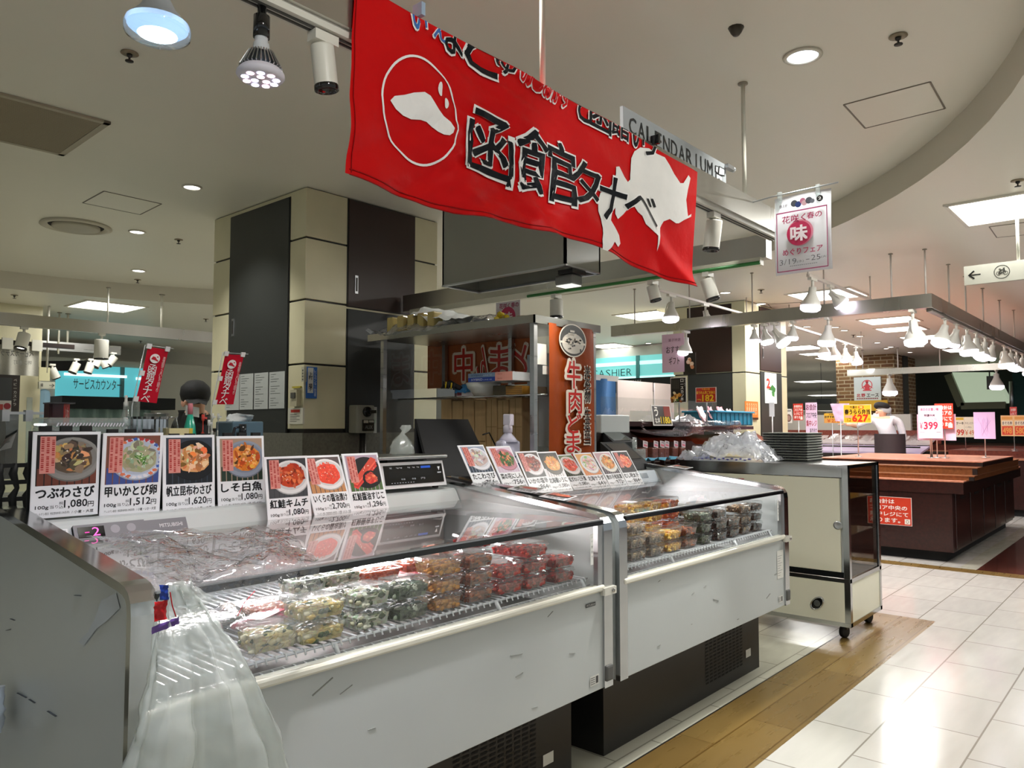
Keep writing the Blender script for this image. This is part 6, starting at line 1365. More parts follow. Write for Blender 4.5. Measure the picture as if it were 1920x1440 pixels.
# vertical brown banner
a, b, c = at(1027, 605, Y=2.49), at(1112, 617, Y=2.49), at(1030, 862, Y=2.49); x0_, x1_, zt, zb = a.x, b.x, a.z, .97
t = thing('vertical_banner', ((x0_+x1_)/2, 2.49, zb), 'tall rust brown vertical banner with a round castle badge and red letters', 'banner')
fr = FY(x0_, 2.487, zb); w, h = x1_-x0_, zt-zb
m = MB('satin', '#8f3f14'); m.grid(lambda u, v: fr.p(u*w, v*h, .006*math.sin(7*u+2*v)+.004*math.sin(17*u)), 24, 30); m.build('cloth', t)
N0 = .012; q = lambda px, py: (at(px, py, Y=2.487).x-x0_, at(px, py, Y=2.487).z-zb)
m = MB('print', '#e9e2d6'); cu, cv = q(1071, 639); ru = (q(1096, 639)[0]-q(1045, 639)[0])/2; rv = (q(1071, 609)[1]-q(1071, 671)[1])/2
m.oval(fr, cu, cv, ru, rv, N0, '#e4ddd0', k=36); m.oval(fr, cu, cv, ru*.93, rv*.93, N0+.0006, '#3a3a38', k=36); m.oval(fr, cu, cv-.18*rv, ru*.8, rv*.62, N0+.001, '#cfcac0', k=30)
for uu, vv, ww, hh in ((-.05, .15, .22, .4), (-.05, .38, .3, .1), (-.05, .55, .16, .12), (-.4, .0, .2, .3), (.35, .02, .26, .26), (0, -.15, .9, .12)): m.rect(fr, cu+(uu-ww)*ru, cv+(vv-hh/2)*rv, cu+(uu+ww)*ru, cv+(vv+hh/2)*rv, N0+.0014, '#e4ddd0')
for k in range(26): r_ = random.Random(k); m.oval(fr, cu+r_.uniform(-.6, .6)*ru, cv+r_.uniform(-.6, .1)*rv, .07*ru, .05*rv, N0+.0018, r_.choice(('#55534e', '#8d897f', '#3a3a38')))
m.build('badge', t)
m = MB('print', '#c92018')
for ch, px, y0_, y1_ in (('牛', 1072, 677, 728), ('肉', 1075, 730, 775), ('ど', 1073, 777, 812), ('ま', 1071, 813, 848), ('ん', 1070, 850, 886)):
    u, v1 = q(px, y0_); v0 = q(px, y1_)[1]; hw = ru*.48; m.text(ch, fr, u-hw-.012, v0-.008, u+hw+.012, v1+.008, '#ece3d4', .075, N0); m.text(ch, fr, u-hw, v0, u+hw, v1, '#c92018', .02, N0+.0016)
for i, ch in enumerate('米沢名物　牛丼弁当'):
    if ch == '　': continue
    u, v = q(1098, 687+i*15.6); m.text(ch, fr, u-.034, v-.068, u+.034, v+.004, '#ece3d4', .045, N0); m.text(ch, fr, u-.028, v-.062, u+.028, v-.002, '#2a1a10', .02, N0+.0016)
m.build('lettering', t)
# things on top of the rack
t = thing('wrapped_tins', (3.2, 3.5, RZ+.025), 'gold tins and a white sheet wrapped in clear film on top of the rack', 'wrapped goods')
zt = RZ+.027
for k in range(5):
    yy = at(735+k*19, 608, X=3.05).y; MB('gloss', '#bdaa6c').bbox((3.03, yy-.028, zt), (3.11, yy+.028, zt+.10), .008).build('tin', t); 
m = MB('cloth', '#d9dbd8'); y0_, y1_ = at(800, 600, X=3.2).y, at(892, 600, X=3.2).y; m.grid(crumple(lambda u, v: V((3.03+.42*v, y0_+(y1_-y0_)*u, zt+.015+(.15-.11*u)*math.sin(math.pi*(.15+.75*v)))), 16, 14, .02, 51), 16, 14); m.build('white_sheet', t)
yL, yR = at(692, 620, X=3.02).y, at(830, 620, X=3.02).y
m = MB('film_heap'); m.grid(crumple(lambda u, v: V((2.99+.45*v, yL+(yR-yL)*u, zt-.06*math.sin(math.pi*u)*(1-v)*1.2+.02+.13*math.sin(math.pi*min(1, u*1.05))*math.sin(math.pi*(.1+.8*v)))), 24, 16, .02, 52), 24, 16); m.build('clear_film', t)
a = at(930, 603, X=3.3); b = at(975, 562, X=3.3)
t = thing('small_poster', (3.3, (a.y+b.y)/2, zt), 'small white spring fair card with a red seal standing on top of the rack', 'poster'); fr = Fr((3.3, a.y, zt), (0, -1, 0)); w, h = a.y-b.y, b.z-zt
m = MB('print', '#d9cfd2').fbox(fr, 0, w, 0, h, -.003, 0); m.text('花咲く春の', fr, .15*w, .74*h, .95*w, .94*h, '#a32a55', .02, .001); m.oval(fr, .5*w, .40*h, .32*w, .32*w, .001, '#c22b58'); m.text('味', fr, .3*w, .22*h, .7*w, .58*h, '#f4e6ea', .04, .002); m.build('sheet', t)
a = at(942, 600, X=3.2); m = MB('gloss', '#e3c51f'); r_ = random.Random(2)
for k in range(9): m.blob((3.2+r_.uniform(-.03, .03), a.y+r_.uniform(-.04, .04), zt+.02+r_.uniform(0, .05)), (.018, .018, .014), r_, None, r_.choice(('#e3c51f', '#f0d840', '#c9a818')), .3)
m.build('yellow_ribbon', label='bunch of bright yellow ribbon in front of the small fair card', cat='ribbon')
a = at(985, 595, X=3.3); MB('cardboard').lathe([(.05, 0), (.05, .05), (.03, .05), (.03, 0)], (3.3, a.y, zt), k=24).build('tape_roll', label='brown tape roll lying on the near corner of the rack top', cat='tape')
m = MB('film'); y0_, y1_ = at(880, 600, X=3.15).y, at(930, 600, X=3.15).y; m.grid(crumple(lambda u, v: V((3.06+.3*v, y0_+(y1_-y0_)*u, zt+.004+.07*math.sin(math.pi*u)*math.sin(math.pi*v))), 14, 10, .02, 53), 14, 10); m.build('plastic_film', label='crumpled clear film heap on the rack top beside the fair card', cat='film')
# on the wire shelf
def bx_on(px0, px1, ptop, X, z0, d, mat, col, label, name='carton', cat='box', extra=None):
    a, b = at(px0, ptop, X=X), at(px1, ptop, X=X); t = thing(name, (X+d/2, (a.y+b.y)/2, z0), label, cat); m = MB(mat, col).bbox((X, b.y, z0), (X+d, a.y, a.z), .003); m.build('body', t)
    if extra: extra(t, Fr((X-.001, a.y, z0), (0, -1, 0)), a.y-b.y, a.z-z0)
    return t
S0 = SH+.004
def hyb(t, fr, w, h):
    m = MB('print', '#e8e8ee').rect(fr, 0, 0, w*.62, h*.5, .0, '#1c3f9c'); m.rect(fr, 0, h*.5, w*.62, h, .0, '#7f96b0'); m.rect(fr, w*.62, 0, w, h, .0, '#e8a294')
    m.text('HYBRID', fr, .08*w, .12*h, .34*w, .38*h, '#dfe6f4', .0, .001); m.text('HYBRID', fr, .08*w, .62*h, .34*w, .88*h, '#33507c', .0, .001)
    for v in (.2, .7): m.text('LINE 40', fr, .36*w, v*h-.05*h, .55*w, v*h+.08*h, '#c9d4ea', 0, .001); m.text('PACK', fr, .68*w, v*h, .78*w, v*h+.12*h, '#b03a32', 0, .001)
    m.build('print', t)
BZ = at(880, 741, X=3.2).z
t = thing('mixing_bowl', (3.25, at(902, 730, X=3.22).y, S0), 'white plastic bowl under the striped carton on the rack shelf', 'bowl')
yb_ = at(902, 730, X=3.22).y; zb1 = at(902, 718, X=3.22).z; m = MB('gloss', '#d3d5d0').lathe([(.001, 0), (.055, 0), (.09, (zb1-S0)*.6), (.10, zb1-S0), (.105, zb1-S0), (.095, (zb1-S0)*.6), (.05, .006), (.001, .006)], (3.24, yb_, S0), k=28, cap=False); m.build('body', t)
a, b = at(878, 701, X=3.14), at(961, 701, X=3.14); t = thing('carton', (3.2, (a.y+b.y)/2, zb1), 'long blue white and pink striped carton lying across the white bowl', 'box'); MB('print', '#d9dde4').bbox((3.14, b.y, zb1+.001), (3.34, a.y, a.z), .003).build('body', t); hyb(t, Fr((3.139, a.y, zb1+.001), (0, -1, 0)), a.y-b.y, a.z-zb1-.001)
bx_on(820, 852, 729, 3.2, S0, .2, 'alu', '#8d908f', 'small grey metal pan at the left end of the rack shelf', 'metal_pan', 'pan')
bx_on(854, 888, 732, 3.22, S0, .12, 'print', '#d9cfd0', 'small white and maroon carton beside the metal pan', extra=lambda t, fr, w, h: MB('print', '#7c2a30').rect(fr, .1*w, .15*h, .35*w, .9*h, .0).build('print', t))
m = MB('satin', '#3f7fb4'); a, b = at(848, 726, X=3.21), at(884, 726, X=3.21); m.grid(crumple(lambda u, v: V((3.2+.12*v, a.y+(b.y-a.y)*u, a.z-.03+.045*math.sin(math.pi*u)*math.sin(math.pi*v))), 12, 8, .012, 54), 12, 8); m.build('blue_pouch', label='crumpled light blue pouch lying on the small carton', cat='pouch')
m = MB('rubber', '#19191a'); a, b = at(826, 718, X=3.2), at(860, 722, X=3.2); r_ = random.Random(5)
m.tube([(3.22, a.y, a.z-.04), (3.22, a.y+(b.y-a.y)*.4, a.z-.005), (3.22, b.y, b.z-.02)], [.018, .022, .014], 8)
for k in range(5): q_ = V((3.2, a.y+(b.y-a.y)*(.2+.15*k), a.z-.01-.004*k)); m.tube([q_+V((-.01, .0, -.02)), q_+V((-.015, -.01, .018))], .005, 6, col='#d8b818' if k % 2 else '#19191a')
m.build('work_gloves', label='black and yellow work gloves heaped at the left of the rack shelf', cat='gloves')
bx_on(924, 948, 723, 3.22, S0, .2, 'print', '#4d4222', 'dark olive packet block on the rack shelf', 'packet', 'packet')
t = bx_on(948, 979, 724, 3.2, S0, .22, 'print', '#a8792c', 'stack of golden brown envelopes at the near end of the rack shelf', 'envelope_stack', 'envelopes', lambda t, fr, w, h: [MB('print', '#6f4d16').rect(fr, 0, h*k/5, w, h*k/5+.004, .0).build('fold', t) for k in range(1, 5)] and None)
# cardboard cartons under the shelf
labs = ['tall cardboard carton leftmost under the rack shelf', 'second tall cardboard carton from the left under the rack shelf', 'third tall cardboard carton from the left under the rack shelf', 'fourth tall cardboard carton, just left of the stacked ones', 'stack column of cardboard cartons with a torn top flap', 'cardboard carton column left of the brightly lit one', 'brightly lit cardboard carton column nearest the rack post']
edges = [826, 847, 868, 889, 911, 932, 954, 979]
for k in range(7):
    a, b = at(edges[k], 745, X=3.30), at(edges[k+1], 745, X=3.30); z1 = SH-.006-.012*(k % 2); t = thing('cardboard_box', (3.3, (a.y+b.y)/2, .96), labs[k], 'cardboard box')
    m = MB('cardboard').bbox((3.30, b.y+.003, .961), (3.55, a.y-.003, z1), .006); m.build('carton', t)
    m = MB('matte', '#5d4a2c' if k < 4 else '#8d7447')
    for q_ in ((.33, .66) if k > 3 else (.5,)): zq = .96+(z1-.96)*q_; m.box((3.299, b.y+.004, zq-.002), (3.2995, a.y-.004, zq+.002)); 
    if k > 3: m.box((3.299, (a.y+b.y)/2-.002, .97), (3.2995, (a.y+b.y)/2+.002, z1-.01))
    m.build('seam', t)
# clear cups and pale panel behind the clear side
t = thing('cup_stack', (3.35, 2.62, .96), 'stacked clear lids seen through the clear side of the rack', 'cups')
for k in range(4): MB('bottle_clear').lathe([(.05, 0), (.06, .05), (.058, .05), (.048, .004)], (3.28, 2.62, .97+.055*k), k=18, cap=False).build('cup', t)
m = MB('print', '#c3cbd0').box((3.45, 2.55, 1.1), (3.46, 2.9, 1.72)); m.build('pale_screen', label='pale grey panel inside the rack behind the clear side', cat='screen')
a = at(1005, 675, Y=2.515); m = MB('print', '#d3d3ce'); fr = FY(a.x-.0, 2.512, 0); z0_ = at(1010, 683, Y=2.51).z; m.rect(fr, 0.0, z0_, .09, z0_+.11, 0); m.rect(fr, .05, z0_-.05, .10, z0_-.005, .001); m.build('taped_note', label='white note taped high on the clear side of the rack', cat='note')

# ================================================================ THINGS ON THE CREAM COLUMN
fr = FX(2.674, 0, 0); U = lambda px, py: -at(px, py, X=2.674).y; Zc = lambda px, py: at(px, py, X=2.674).z
for k, (pa, pb) in enumerate(((423, 449), (450, 475), (477, 503), (505, 534))):
    u0, u1, v1, v0 = U(pa, 730), U(pb, 730), Zc((pa+pb)/2, 703-2*k), Zc((pa+pb)/2, 769-k)
    m = MB('print', '#b9bcb8').fbox(fr, u0, u1, v0, v1, 0, .002)
    for i in range(14): w_ = .25+.6*((i*37+k*11) % 10)/10; m.rect(fr, u0+.1*(u1-u0), v1-(.06+.065*i)*(v1-v0), u0+(.1+.8*w_)*(u1-u0), v1-(.075+.065*i)*(v1-v0), .0025, '#6d706e') if i % 5 != 4 else None
    m.build('notice_sheet', label='%s of four pale notice sheets on the dark column door, counted from the red flag' % ORD[k], cat='notice', group='notice sheets on the dark door')
def onU(px0, px1, py0, py1): return U(px0, py1), U(px1, py1), Zc((px0+px1)/2, py1), Zc((px0+px1)/2, py0)
u0, u1, v0, v1 = onU(549, 561, 731, 762); t = thing('switch_plate', fr.p((u0+u1)/2, v0, 0), 'beige switch box with a yellow strip on the column', 'switch'); MB('paint', '#b5ae92').fbox(fr, u0, u1, v0, v1, -.01, .02).build('box', t); m = MB('matte', '#4b4a42').fbox(fr, u0+.012, u1-.012, v0+.05, v0+.085, .02, .026); m.build('switch', t); MB('print', '#b5a63a').fbox(fr, u0-.01, u1+.01, v1+.012, v1+.022, -.01, .002).build('label', t)
u0, u1, v0, v1 = onU(540, 568, 765, 795); t = thing('notice_sheet', fr.p((u0+u1)/2, v0, 0), 'white notice with a red heading low on the column', 'notice'); m = MB('print', '#c9c6b6').fbox(fr, u0, u1, v0, v1, -.01, .002); w, h = u1-u0, v1-v0; m.rect(fr, u0+.2*w, v1-.28*h, u0+.8*w, v1-.1*h, .0026, '#b03a2c')
for i in range(5): m.rect(fr, u0+.15*w, v1-(.38+.11*i)*h, u0+(.6+.2*(i % 2))*w, v1-(.42+.11*i)*h, .0026, '#77756c')
m.build('sheet', t)
u0, u1, v0, v1 = onU(567, 572, 688, 716); m = MB('print', '#b7b49f').fbox(fr, u0, u1, v0, v1, -.01, .008); [m.rect(fr, u0+.3*(u1-u0), v0+(v1-v0)*(.1+.2*i), u0+.75*(u1-u0), v0+(v1-v0)*(.22+.2*i), .0085, '#55534a') for i in range(4)]; m.build('name_strip', label='thin pale label strip at the column corner beside the blue plate', cat='label')
frY = FY(0, 4.051, 0); XU = lambda px, py: at(px, py, Y=4.051).x; ZY = lambda px, py: at(px, py, Y=4.051).z
u0, u1, v0, v1 = XU(575, 720), XU(594, 720), ZY(584, 747), ZY(584, 688); t = thing('name_plate', frY.p((u0+u1)/2, v0, 0), 'blue and white vertical name plate on the column corner', 'name plate'); w, h = u1-u0, v1-v0
m = MB('print', '#2a64b4').fbox(frY, u0, u1, v0, v1, -.01, .003); m.rect(frY, u0+.06*w, v0+.17*h, u0+.62*w, v1-.03*h, .0036, '#dcdcd4'); m.vtext('上村', frY, u0+.34*w, v1-.17*h, .42*w, .10*h, '#1b1b1b', .02, .0042); m.vtext('順子', frY, u0+.34*w, v1-.53*h, .42*w, .10*h, '#1b1b1b', .02, .0042); m.vtext('レジカウンター担当者', frY, u0+.80*w, v1-.08*h, .26*w, .085*h, '#dfe6ee', 0, .0042); m.build('plate', t)
u0, u1, v0, v1 = XU(653, 790), XU(686, 790), ZY(668, 812), ZY(668, 760); t = thing('breaker_box', frY.p((u0+u1)/2, v0, 0), 'grey power switch box with a black rotary knob on the column', 'switch box'); w, h = u1-u0, v1-v0
MB('paint', '#8d8c80').bbox((u0, 3.96, v0), (u1, 4.05, v1), .008).build('box', t); fr2_ = FY(u0, 3.96, v0); m = MB('gloss', '#121212').lathe([(.034, 0), (.034, .012), (.028, .02), (.001, .02)], fr2_.p(.55*w, .76*h), (0, -1, 0), 24); m.bar(fr2_.p(.55*w, .76*h, .022), fr2_.p(.92*w, .77*h, .022), .02, .02); m.build('knob', t)
m = MB('gloss', '#1a1b1b').fbox(fr2_, .3*w, .95*w, .08*h, .48*h, 0, .006); m.rect(fr2_, .34*w, .36*h, .6*w, .46*h, .007, '#b9b6aa'); m.rect(fr2_, .64*w, .38*h, .92*w, .46*h, .007, '#b9b6aa'); m.text('AUX', fr2_, .42*w, .15*h, .85*w, .28*h, '#8f8f8a', 0, .007); m.build('window', t); MB('dark_metal').tube([(u0+.55*w, 4.0, v0), (u0+.55*w, 4.0, .9)], .022, 10).build('conduit', t)
u0, u1, v0, v1 = XU(686, 790), XU(706, 790), ZY(696, 812), ZY(696, 763); m = MB('print', '#b9bcb4').fbox(frY, u0, u1, v0, v1, -.01, .003); m.rect(frY, u0+.1*(u1-u0), v0+.28*(v1-v0), u0+.75*(u1-u0), v0+.6*(v1-v0), .0036, '#31584a')
for i in range(3): m.oval(frY, u0+(.22+.2*i)*(u1-u0), v0+.47*(v1-v0), .025, .03, .004, '#a8b8a8')
m.build('notice_poster', label='pale poster with a dark green picture beside the power switch box', cat='poster')
# ================================================================ GLASS CABINET ON CASTORS
GX0, GX1, GY0, GY1, GT = 4.833, 5.47, 1.523, 2.66, 1.058
t = thing('display_cabinet', ((GX0+GX1)/2, (GY0+GY1)/2, 0), 'cream and chrome glass display cabinet on castors at the end of the cases', 'display cabinet')
zb, zmid = .085, .36; s = .035
m = MB('chrome')
for x in (GX0, GX1-s):
    for y in (GY0, GY1-s): m = MB('chrome'); m.box((x, y, zb), (x+s, y+s, GT)); m.build('corner_post', t)
for z0, z1 in ((zb, zb+.025), (GT-.02, GT), (zmid-.012, zmid+.012)):
    m = MB('chrome'); m.box((GX0, GY0, z0), (GX1, GY0+.02, z1)); m.box((GX0, GY1-.02, z0), (GX1, GY1, z1)); m.box((GX0-.002, GY0, z0), (GX0+.02, GY1, z1)); m.box((GX1-.02, GY0, z0), (GX1, GY1, z1)); m.build('frame_rail', t)
MB('chrome').box((GX0-.003, GY0+s, GT-.075), (GX0+.0, GY1-s, GT-.02)).build('top_rail', t)
MB('steel').box((GX0+.005, GY0+.005, GT-.012), (GX1-.005, GY1-.005, GT-.002)).build('top', t)
m = MB('enamel_cream').bbox((GX0-.004, GY0+.05, zmid+.05), (GX0+.015, GY1-.03, GT-.08), .003); d = m.build('sliding_door', t)
k_ = at(1571, 985, X=GX0-.004); MB('alu').lathe([(.026, 0), (.026, .004), (.018, .002), (.001, .001)], k_, (-1, 0, 0), 24).build('finger_pull', d)
m = MB('gloss', '#17191a').box((GX0-.002, GY0+s, zmid+.015), (GX0+.01, GY1-s, zmid+.05)); m.build('dark_rail', t)
MB('enamel_cream').box((GX0-.001, GY0+s, zb+.025), (GX0+.012, GY1-s, zmid-.012)).build('lower_panel', t)
q_ = at(1532, 1131, X=GX0-.002); m = MB('chrome').lathe([(.052, 0), (.05, .006), (.042, .006), (.040, .0)], q_, (-1, 0, 0), 28, cap=False, sx=.62); m.lathe([(.042, .001), (.001, .001)], q_, (-1, 0, 0), 28, 'gloss', '#151515', cap=False, sx=.62); m.lathe([(.02, .002), (.012, .006), (.001, .006)], q_, (-1, 0, 0), 16, 'paint', '#4a4c4a', cap=False); m.build('vent', t)
m = MB('smoked_glass'); m.add([(GX0+s, GY0+.008, zmid+.012), (GX1-s, GY0+.008, zmid+.012), (GX1-s, GY0+.008, GT-.02), (GX0+s, GY0+.008, GT-.02)], [(0, 1, 2, 3)]); m.build('smoked_pane', t)
m = MB('gloss', '#111213')
for a, b in (((GX0+s, GY0+.004, zmid+.012), (GX0+s+.012, GY0+.014, GT-.02)), ((GX1-s-.012, GY0+.004, zmid+.012), (GX1-s, GY0+.014, GT-.02))): m.box(a, b)
m.build('pane_gasket', t)
MB('enamel_cream').box((GX0+s, GY0+.006, zb+.025), (GX1-s, GY0+.016, zmid-.012)).build('lower_panel', t)
m = MB('smoked_glass'); m.add([(GX1-.008, GY0+s, zmid+.012), (GX1-.008, GY1-s, zmid+.012), (GX1-.008, GY1-s, GT-.02), (GX1-.008, GY0+s, GT-.02)], [(0, 1, 2, 3)]); m.build('smoked_pane', t)
MB('matte', '#2b211c').box((GX0+.02, GY0+.02, zmid-.01), (GX1-.02, GY1-.02, zmid+.002)).build('floor_board', t)
for z in (.62, .84): MB('clear_tub').box((GX0+.04, GY0+.03, z), (GX1-.03, GY1-.03, z+.006)).build('shelf', t)
m = MB('enamel').box((GX0+.016, GY0+.04, zmid+.02), (GX0+.02, GY1-.04, GT-.08), col='#4a3a30'); m.build('inner_lining', t)
for x in (GX0+.09, GX1-.07):
    for y in (GY0+.07, GY1-.1):
        c = MB('rubber', '#121212').lathe([(.034, -.014), (.038, -.012), (.038, .012), (.034, .014)], (x, y, .038), (.3, 1, 0), 20); c.box((x-.018, y-.02, .05), (x+.018, y+.02, zb), 'dark_metal'); c.build('castor', t)
a, b = at(1350, 895, X=GX0-.006), at(1395, 904, X=GX0-.006); fr = Fr((GX0-.0045, a.y, b.z), (0, -1, 0)); w, h = a.y-b.y, a.z-b.z
m = MB('print', '#b81a22').rect(fr, 0, 0, w, h, .001); m.text('新杵屋', fr, .25*w, .15*h, .75*w, .85*h, '#f2e6e2', .02, .002); m.build('name_label', t)
for x, y, z, r_, lab in ((5.15, 1.75, .626, .07, 'small pale dish on the upper shelf inside the smoked cabinet'), (5.2, 1.9, .846, .05, 'small pale card standing inside the smoked cabinet')):
    if r_ > .06: MB('gloss', '#b9b2a4').lathe([(.03, 0), (r_, .018), (r_, .022), (.03, .006), (.001, .006)], (x, y, .846), k=20).build('dish', label=lab, cat='dish')
    else: MB('print', '#9d968c').box((x-.15, y-.002, .626), (x+.12, y+.002, .72)).build('shelf_card', label=lab, cat='card')
# on the cabinet
def heap(u, v):
    y = at(1285, 860, X=5.0).y+(at(1450, 860, X=5.0).y-at(1285, 860, X=5.0).y)*u; q = math.sin(math.pi*min(1, max(0, u)))**.8
    return V((4.87+.42*v, y, GT+.005+.155*q*math.sin(math.pi*(.04+.92*v))**.7*(1-.25*math.cos(4*u))))
t = thing('plastic_film', (5.05, at(1370, 860, X=5.0).y, GT), 'big heap of clear printed plastic bags on the cabinet top', 'plastic bags')
MB('film_heap').grid(crumple(heap, 44, 30, .045, 61), 44, 30).build('heap', t)
MB('film_heap').grid(crumple(lambda u, v: heap(.1+.8*u, .1+.8*v)*1+V((0, 0, -.02)), 36, 24, .04, 62), 36, 24).build('heap', t)
m = MB('print', '#4f4a9a'); r_ = random.Random(8)
for k in range(12): y = at(1320+8*k, 866, X=4.9).y; m.blob((4.872, y, GT+.012+.006*(k % 2)), (.003, .012, .005), r_, None, '#4f4a9a', .4)
m.build('blue_print', t)
y0_, y1_ = at(1434, 860, X=5.2).y, at(1516, 860, X=5.2).y; z1 = at(1475, 811, X=5.2).z; n = 11
for k in range(n):
    z = GT+.001+(z1-GT)*k/n; dz = (z1-GT)/n; t = thing('black_tray', (5.3, (y0_+y1_)/2, z), 'black slatted tray, %s from the bottom of the stack on the cabinet' % ORD[k], 'tray', 'black trays stacked on the cabinet')
    m = MB('rubber', '#2a2c2a'); m.box((5.18, y1_, z), (5.46, y0_, z+dz*.5)); m.bbox((5.17, y1_-.005, z+dz*.5), (5.47, y0_+.005, z+dz*.86), .003, col='#7d827a'); m.build('tray', t)
    m = MB('rubber', '#16181a'); 
    for i in range(7): yy = y1_+(y0_-y1_)*(i+.5)/7; m.box((5.168, yy-.012, z+dz*.1), (5.181, yy+.012, z+dz*.45))
    m.build('slots', t)

# ================================================================ BROWN COUNTER ISLAND
IX, IY0, IY1, IX1 = 8.20, 1.64, 3.12, 11.6
t = thing('counter_island', ((IX+IX1)/2, (IY0+IY1)/2, 0), 'large dark brown wooden counter island with sloping overhang and cupboard doors', 'counter')
ztop = at(1818, 903, X=IX).z; zov = at(1790, 926, X=IX).z
MB('matte', '#070606').box((IX+.08, IY0+.08, 0), (IX1, IY1, .10)).build('kick_plate', t)
MB('wood_dark').box((IX, IY0, .10), (IX1, IY1, zov)).build('body', t)
m = MB('wood_dark'); fr = Fr((0, 0, 0), (0, -1, 0)); oh = .10
m.box((IX-.02, IY0-oh, zov), (IX1, IY1, ztop-.012)); m.build('overhang', t); MB('wood_top').box((IX-.025, IY0-oh-.005, ztop-.012), (IX1, IY1, ztop)).build('top', t)
for k in range(5):
    x = IX+.1+.68*k; m = MB('wood_dark').bbox((x, IY0-.012, .12), (x+.64, IY0, zov-.01), .004); d = m.build('door', t); MB('base_black').box((x+.2, IY0-.016, zov-.07), (x+.42, IY0-.0125, zov-.045)).build('finger_slot', d)
# stepped risers on the island
def riser(name, x0, y0, y1, x1, z0, z1, front, top, label):
    t = thing(name, ((x0+x1)/2, (y0+y1)/2, z0), label, 'riser'); MB(front).box((x0, y0, z0), (x1, y1, z1-.01)).build('box', t); MB(top).box((x0-.006, y0-.006, z1-.01), (x1+.006, y1+.006, z1)).build('board', t); MB('black_wood').box((x0-.004, y0-.002, z0), (x0+.02, y0+.04, z1-.01)).build('dark_end', t); return t
z1_ = at(1700, 888, X=8.32).z; z2_ = at(1700, 873, X=8.5).z; z3_ = at(1700, 862, X=8.75).z
yA = at(1826, 896, X=8.32).y; yB = at(1832, 880, X=8.5).y; yC = at(1842, 866, X=8.75).y
riser('counter_riser', 8.32, yA, 3.05, 11.0, ztop, z1_, 'wood_orange', 'wood_orange', 'lowest orange brown step on the nearest brown counter')
riser('counter_riser', 8.5, yB, 3.05, 11.0, z1_, z2_, 'wood_orange', 'wood_orange', 'middle orange brown step on the nearest brown counter')
riser('counter_riser', 8.75, yC, at(1535, 862, X=8.75).y, 10.6, z2_, z3_, 'wood_dark', 'wood_top', 'highest dark step with pinkish top on the nearest brown counter')
def island(x0, x1, y0, y1, z1, label, front='wood_red'):
    t = thing('counter_island', ((x0+x1)/2, (y0+y1)/2, 0), label, 'counter'); MB('wood_dark').box((x0, y0, .1), (x1, y1, z1-.03)).build('body', t); MB('matte', '#070606').box((x0+.06, y0+.06, 0), (x1, y1, .1)).build('kick_plate', t); MB('wood_top').box((x0-.03, y0-.03, z1-.03), (x1+.03, y1+.03, z1)).build('top', t)
    MB(front).box((x0+.1, y0+.1, z1), (x1-.1, y1-.1, z1+.10)).build('step', t); return t
island(13.0, 15.0, 1.55, 2.75, at(1850, 858, X=13).z, 'second brown counter behind the nearest one')
island(16.2, 18.8, 1.5, 3.75, at(1850, 846, X=16.2).z, 'farthest red brown counter before the dark wall')
# red sign on the island front
fr = FX(IX-.004, 0, 0); a, b, c = at(1626, 929, X=IX), at(1709, 931, X=IX), at(1709, 987, X=IX)
fr = Fr((IX-.004, a.y, c.z), (0, -1, 0)); w, h = a.y-b.y, a.z-c.z
m = MB('print', '#e6d9d0').fbox(fr, 0, w, 0, h, -.003, 0); m.rect(fr, .012*w, .015*h, .988*w, .985*h, .0008, '#c63a22')
for k, (s_, u1) in enumerate((('お会計は', .62), ('フロア中央の', .9), ('集中レジにて', .92), ('承ります。', .74))): m.text(s_, fr, .06*w, (.76-.225*k)*h, u1*w, (.92-.225*k)*h, '#f4e9e2', .03, .002)
m.rect(fr, .84*w, .06*h, .96*w, .24*h, .0015, '#efe6da'); m.text('○', fr, .87*w, .09*h, .93*w, .21*h, '#333333', 0, .003); m.build('counter_notice', label='large red notice with white writing on the front of the nearest brown counter', cat='notice')

# ================================================================ SIGNS ON POLES
def sign_on_pole(X, px0, py0, px1, py1, base, draw, label, bg='#e9dfe4', poles=1, tilt=0., skew=0., name='price_sign', group=None, th=.004):
    a, b = at(px0, py0, X=X), at(px1, py1, X=X); fr = Fr((X, a.y, b.z), (0, -1, 0)); w, h = a.y-b.y, a.z-b.z
    t = thing(name, (X, (a.y+b.y)/2, base), label, 'sign', group); m = MB('print', bg).fbox(fr, 0, w, 0, h, -th, 0)
    if draw: draw(m, fr, w, h)
    m.build('sheet', t)
    if base is not None and poles:
        for k in range(poles):
            u = w*(.5+.06*(k-(poles-1)/2)); MB('alu').tube([fr.p(u, h*.9, -.012), (X+.012, a.y-u, base)], .006, 6).build('pole', t); MB('alu').lathe([(.04, 0), (.04, .006)], (X+.012, a.y-u, base), k=14).build('foot', t)
    return t, fr, w, h
T_ = lambda m, fr, w, h, s, a, b, c, d, col, bold=0., n=.0012: m.text(s, fr, a*w, b*h, c*w, d*h, col, bold, n)
def d399(m, fr, w, h):
    T_(m, fr, w, h, '本日のお買い得', .1, .84, .85, .93, '#d84a68', .03); T_(m, fr, w, h, '特選中丼', .25, .66, .7, .74, '#4a3a44', .04); T_(m, fr, w, h, '1コ', .58, .55, .75, .61, '#6a5a64', .02); T_(m, fr, w, h, '￥', .06, .28, .18, .48, '#e03a52', .03); T_(m, fr, w, h, '399', .24, .28, .80, .50, '#e02f4a', .06)
    for i in range(4): m.rect(fr, (.06+.05*i)*w, .17*h, (.1+.05*i)*w, .19*h, .001, '#b89aa8')
    m.rect(fr, .74*w, .175*h, .92*w, .195*h, .001, '#8a7a84')
XS0 = 9.4
zr3 = z3_
def dback(m, fr, w, h): m.rect(fr, .02*w, .02*h, .98*w, .98*h, .0006, '#dcc0d8')
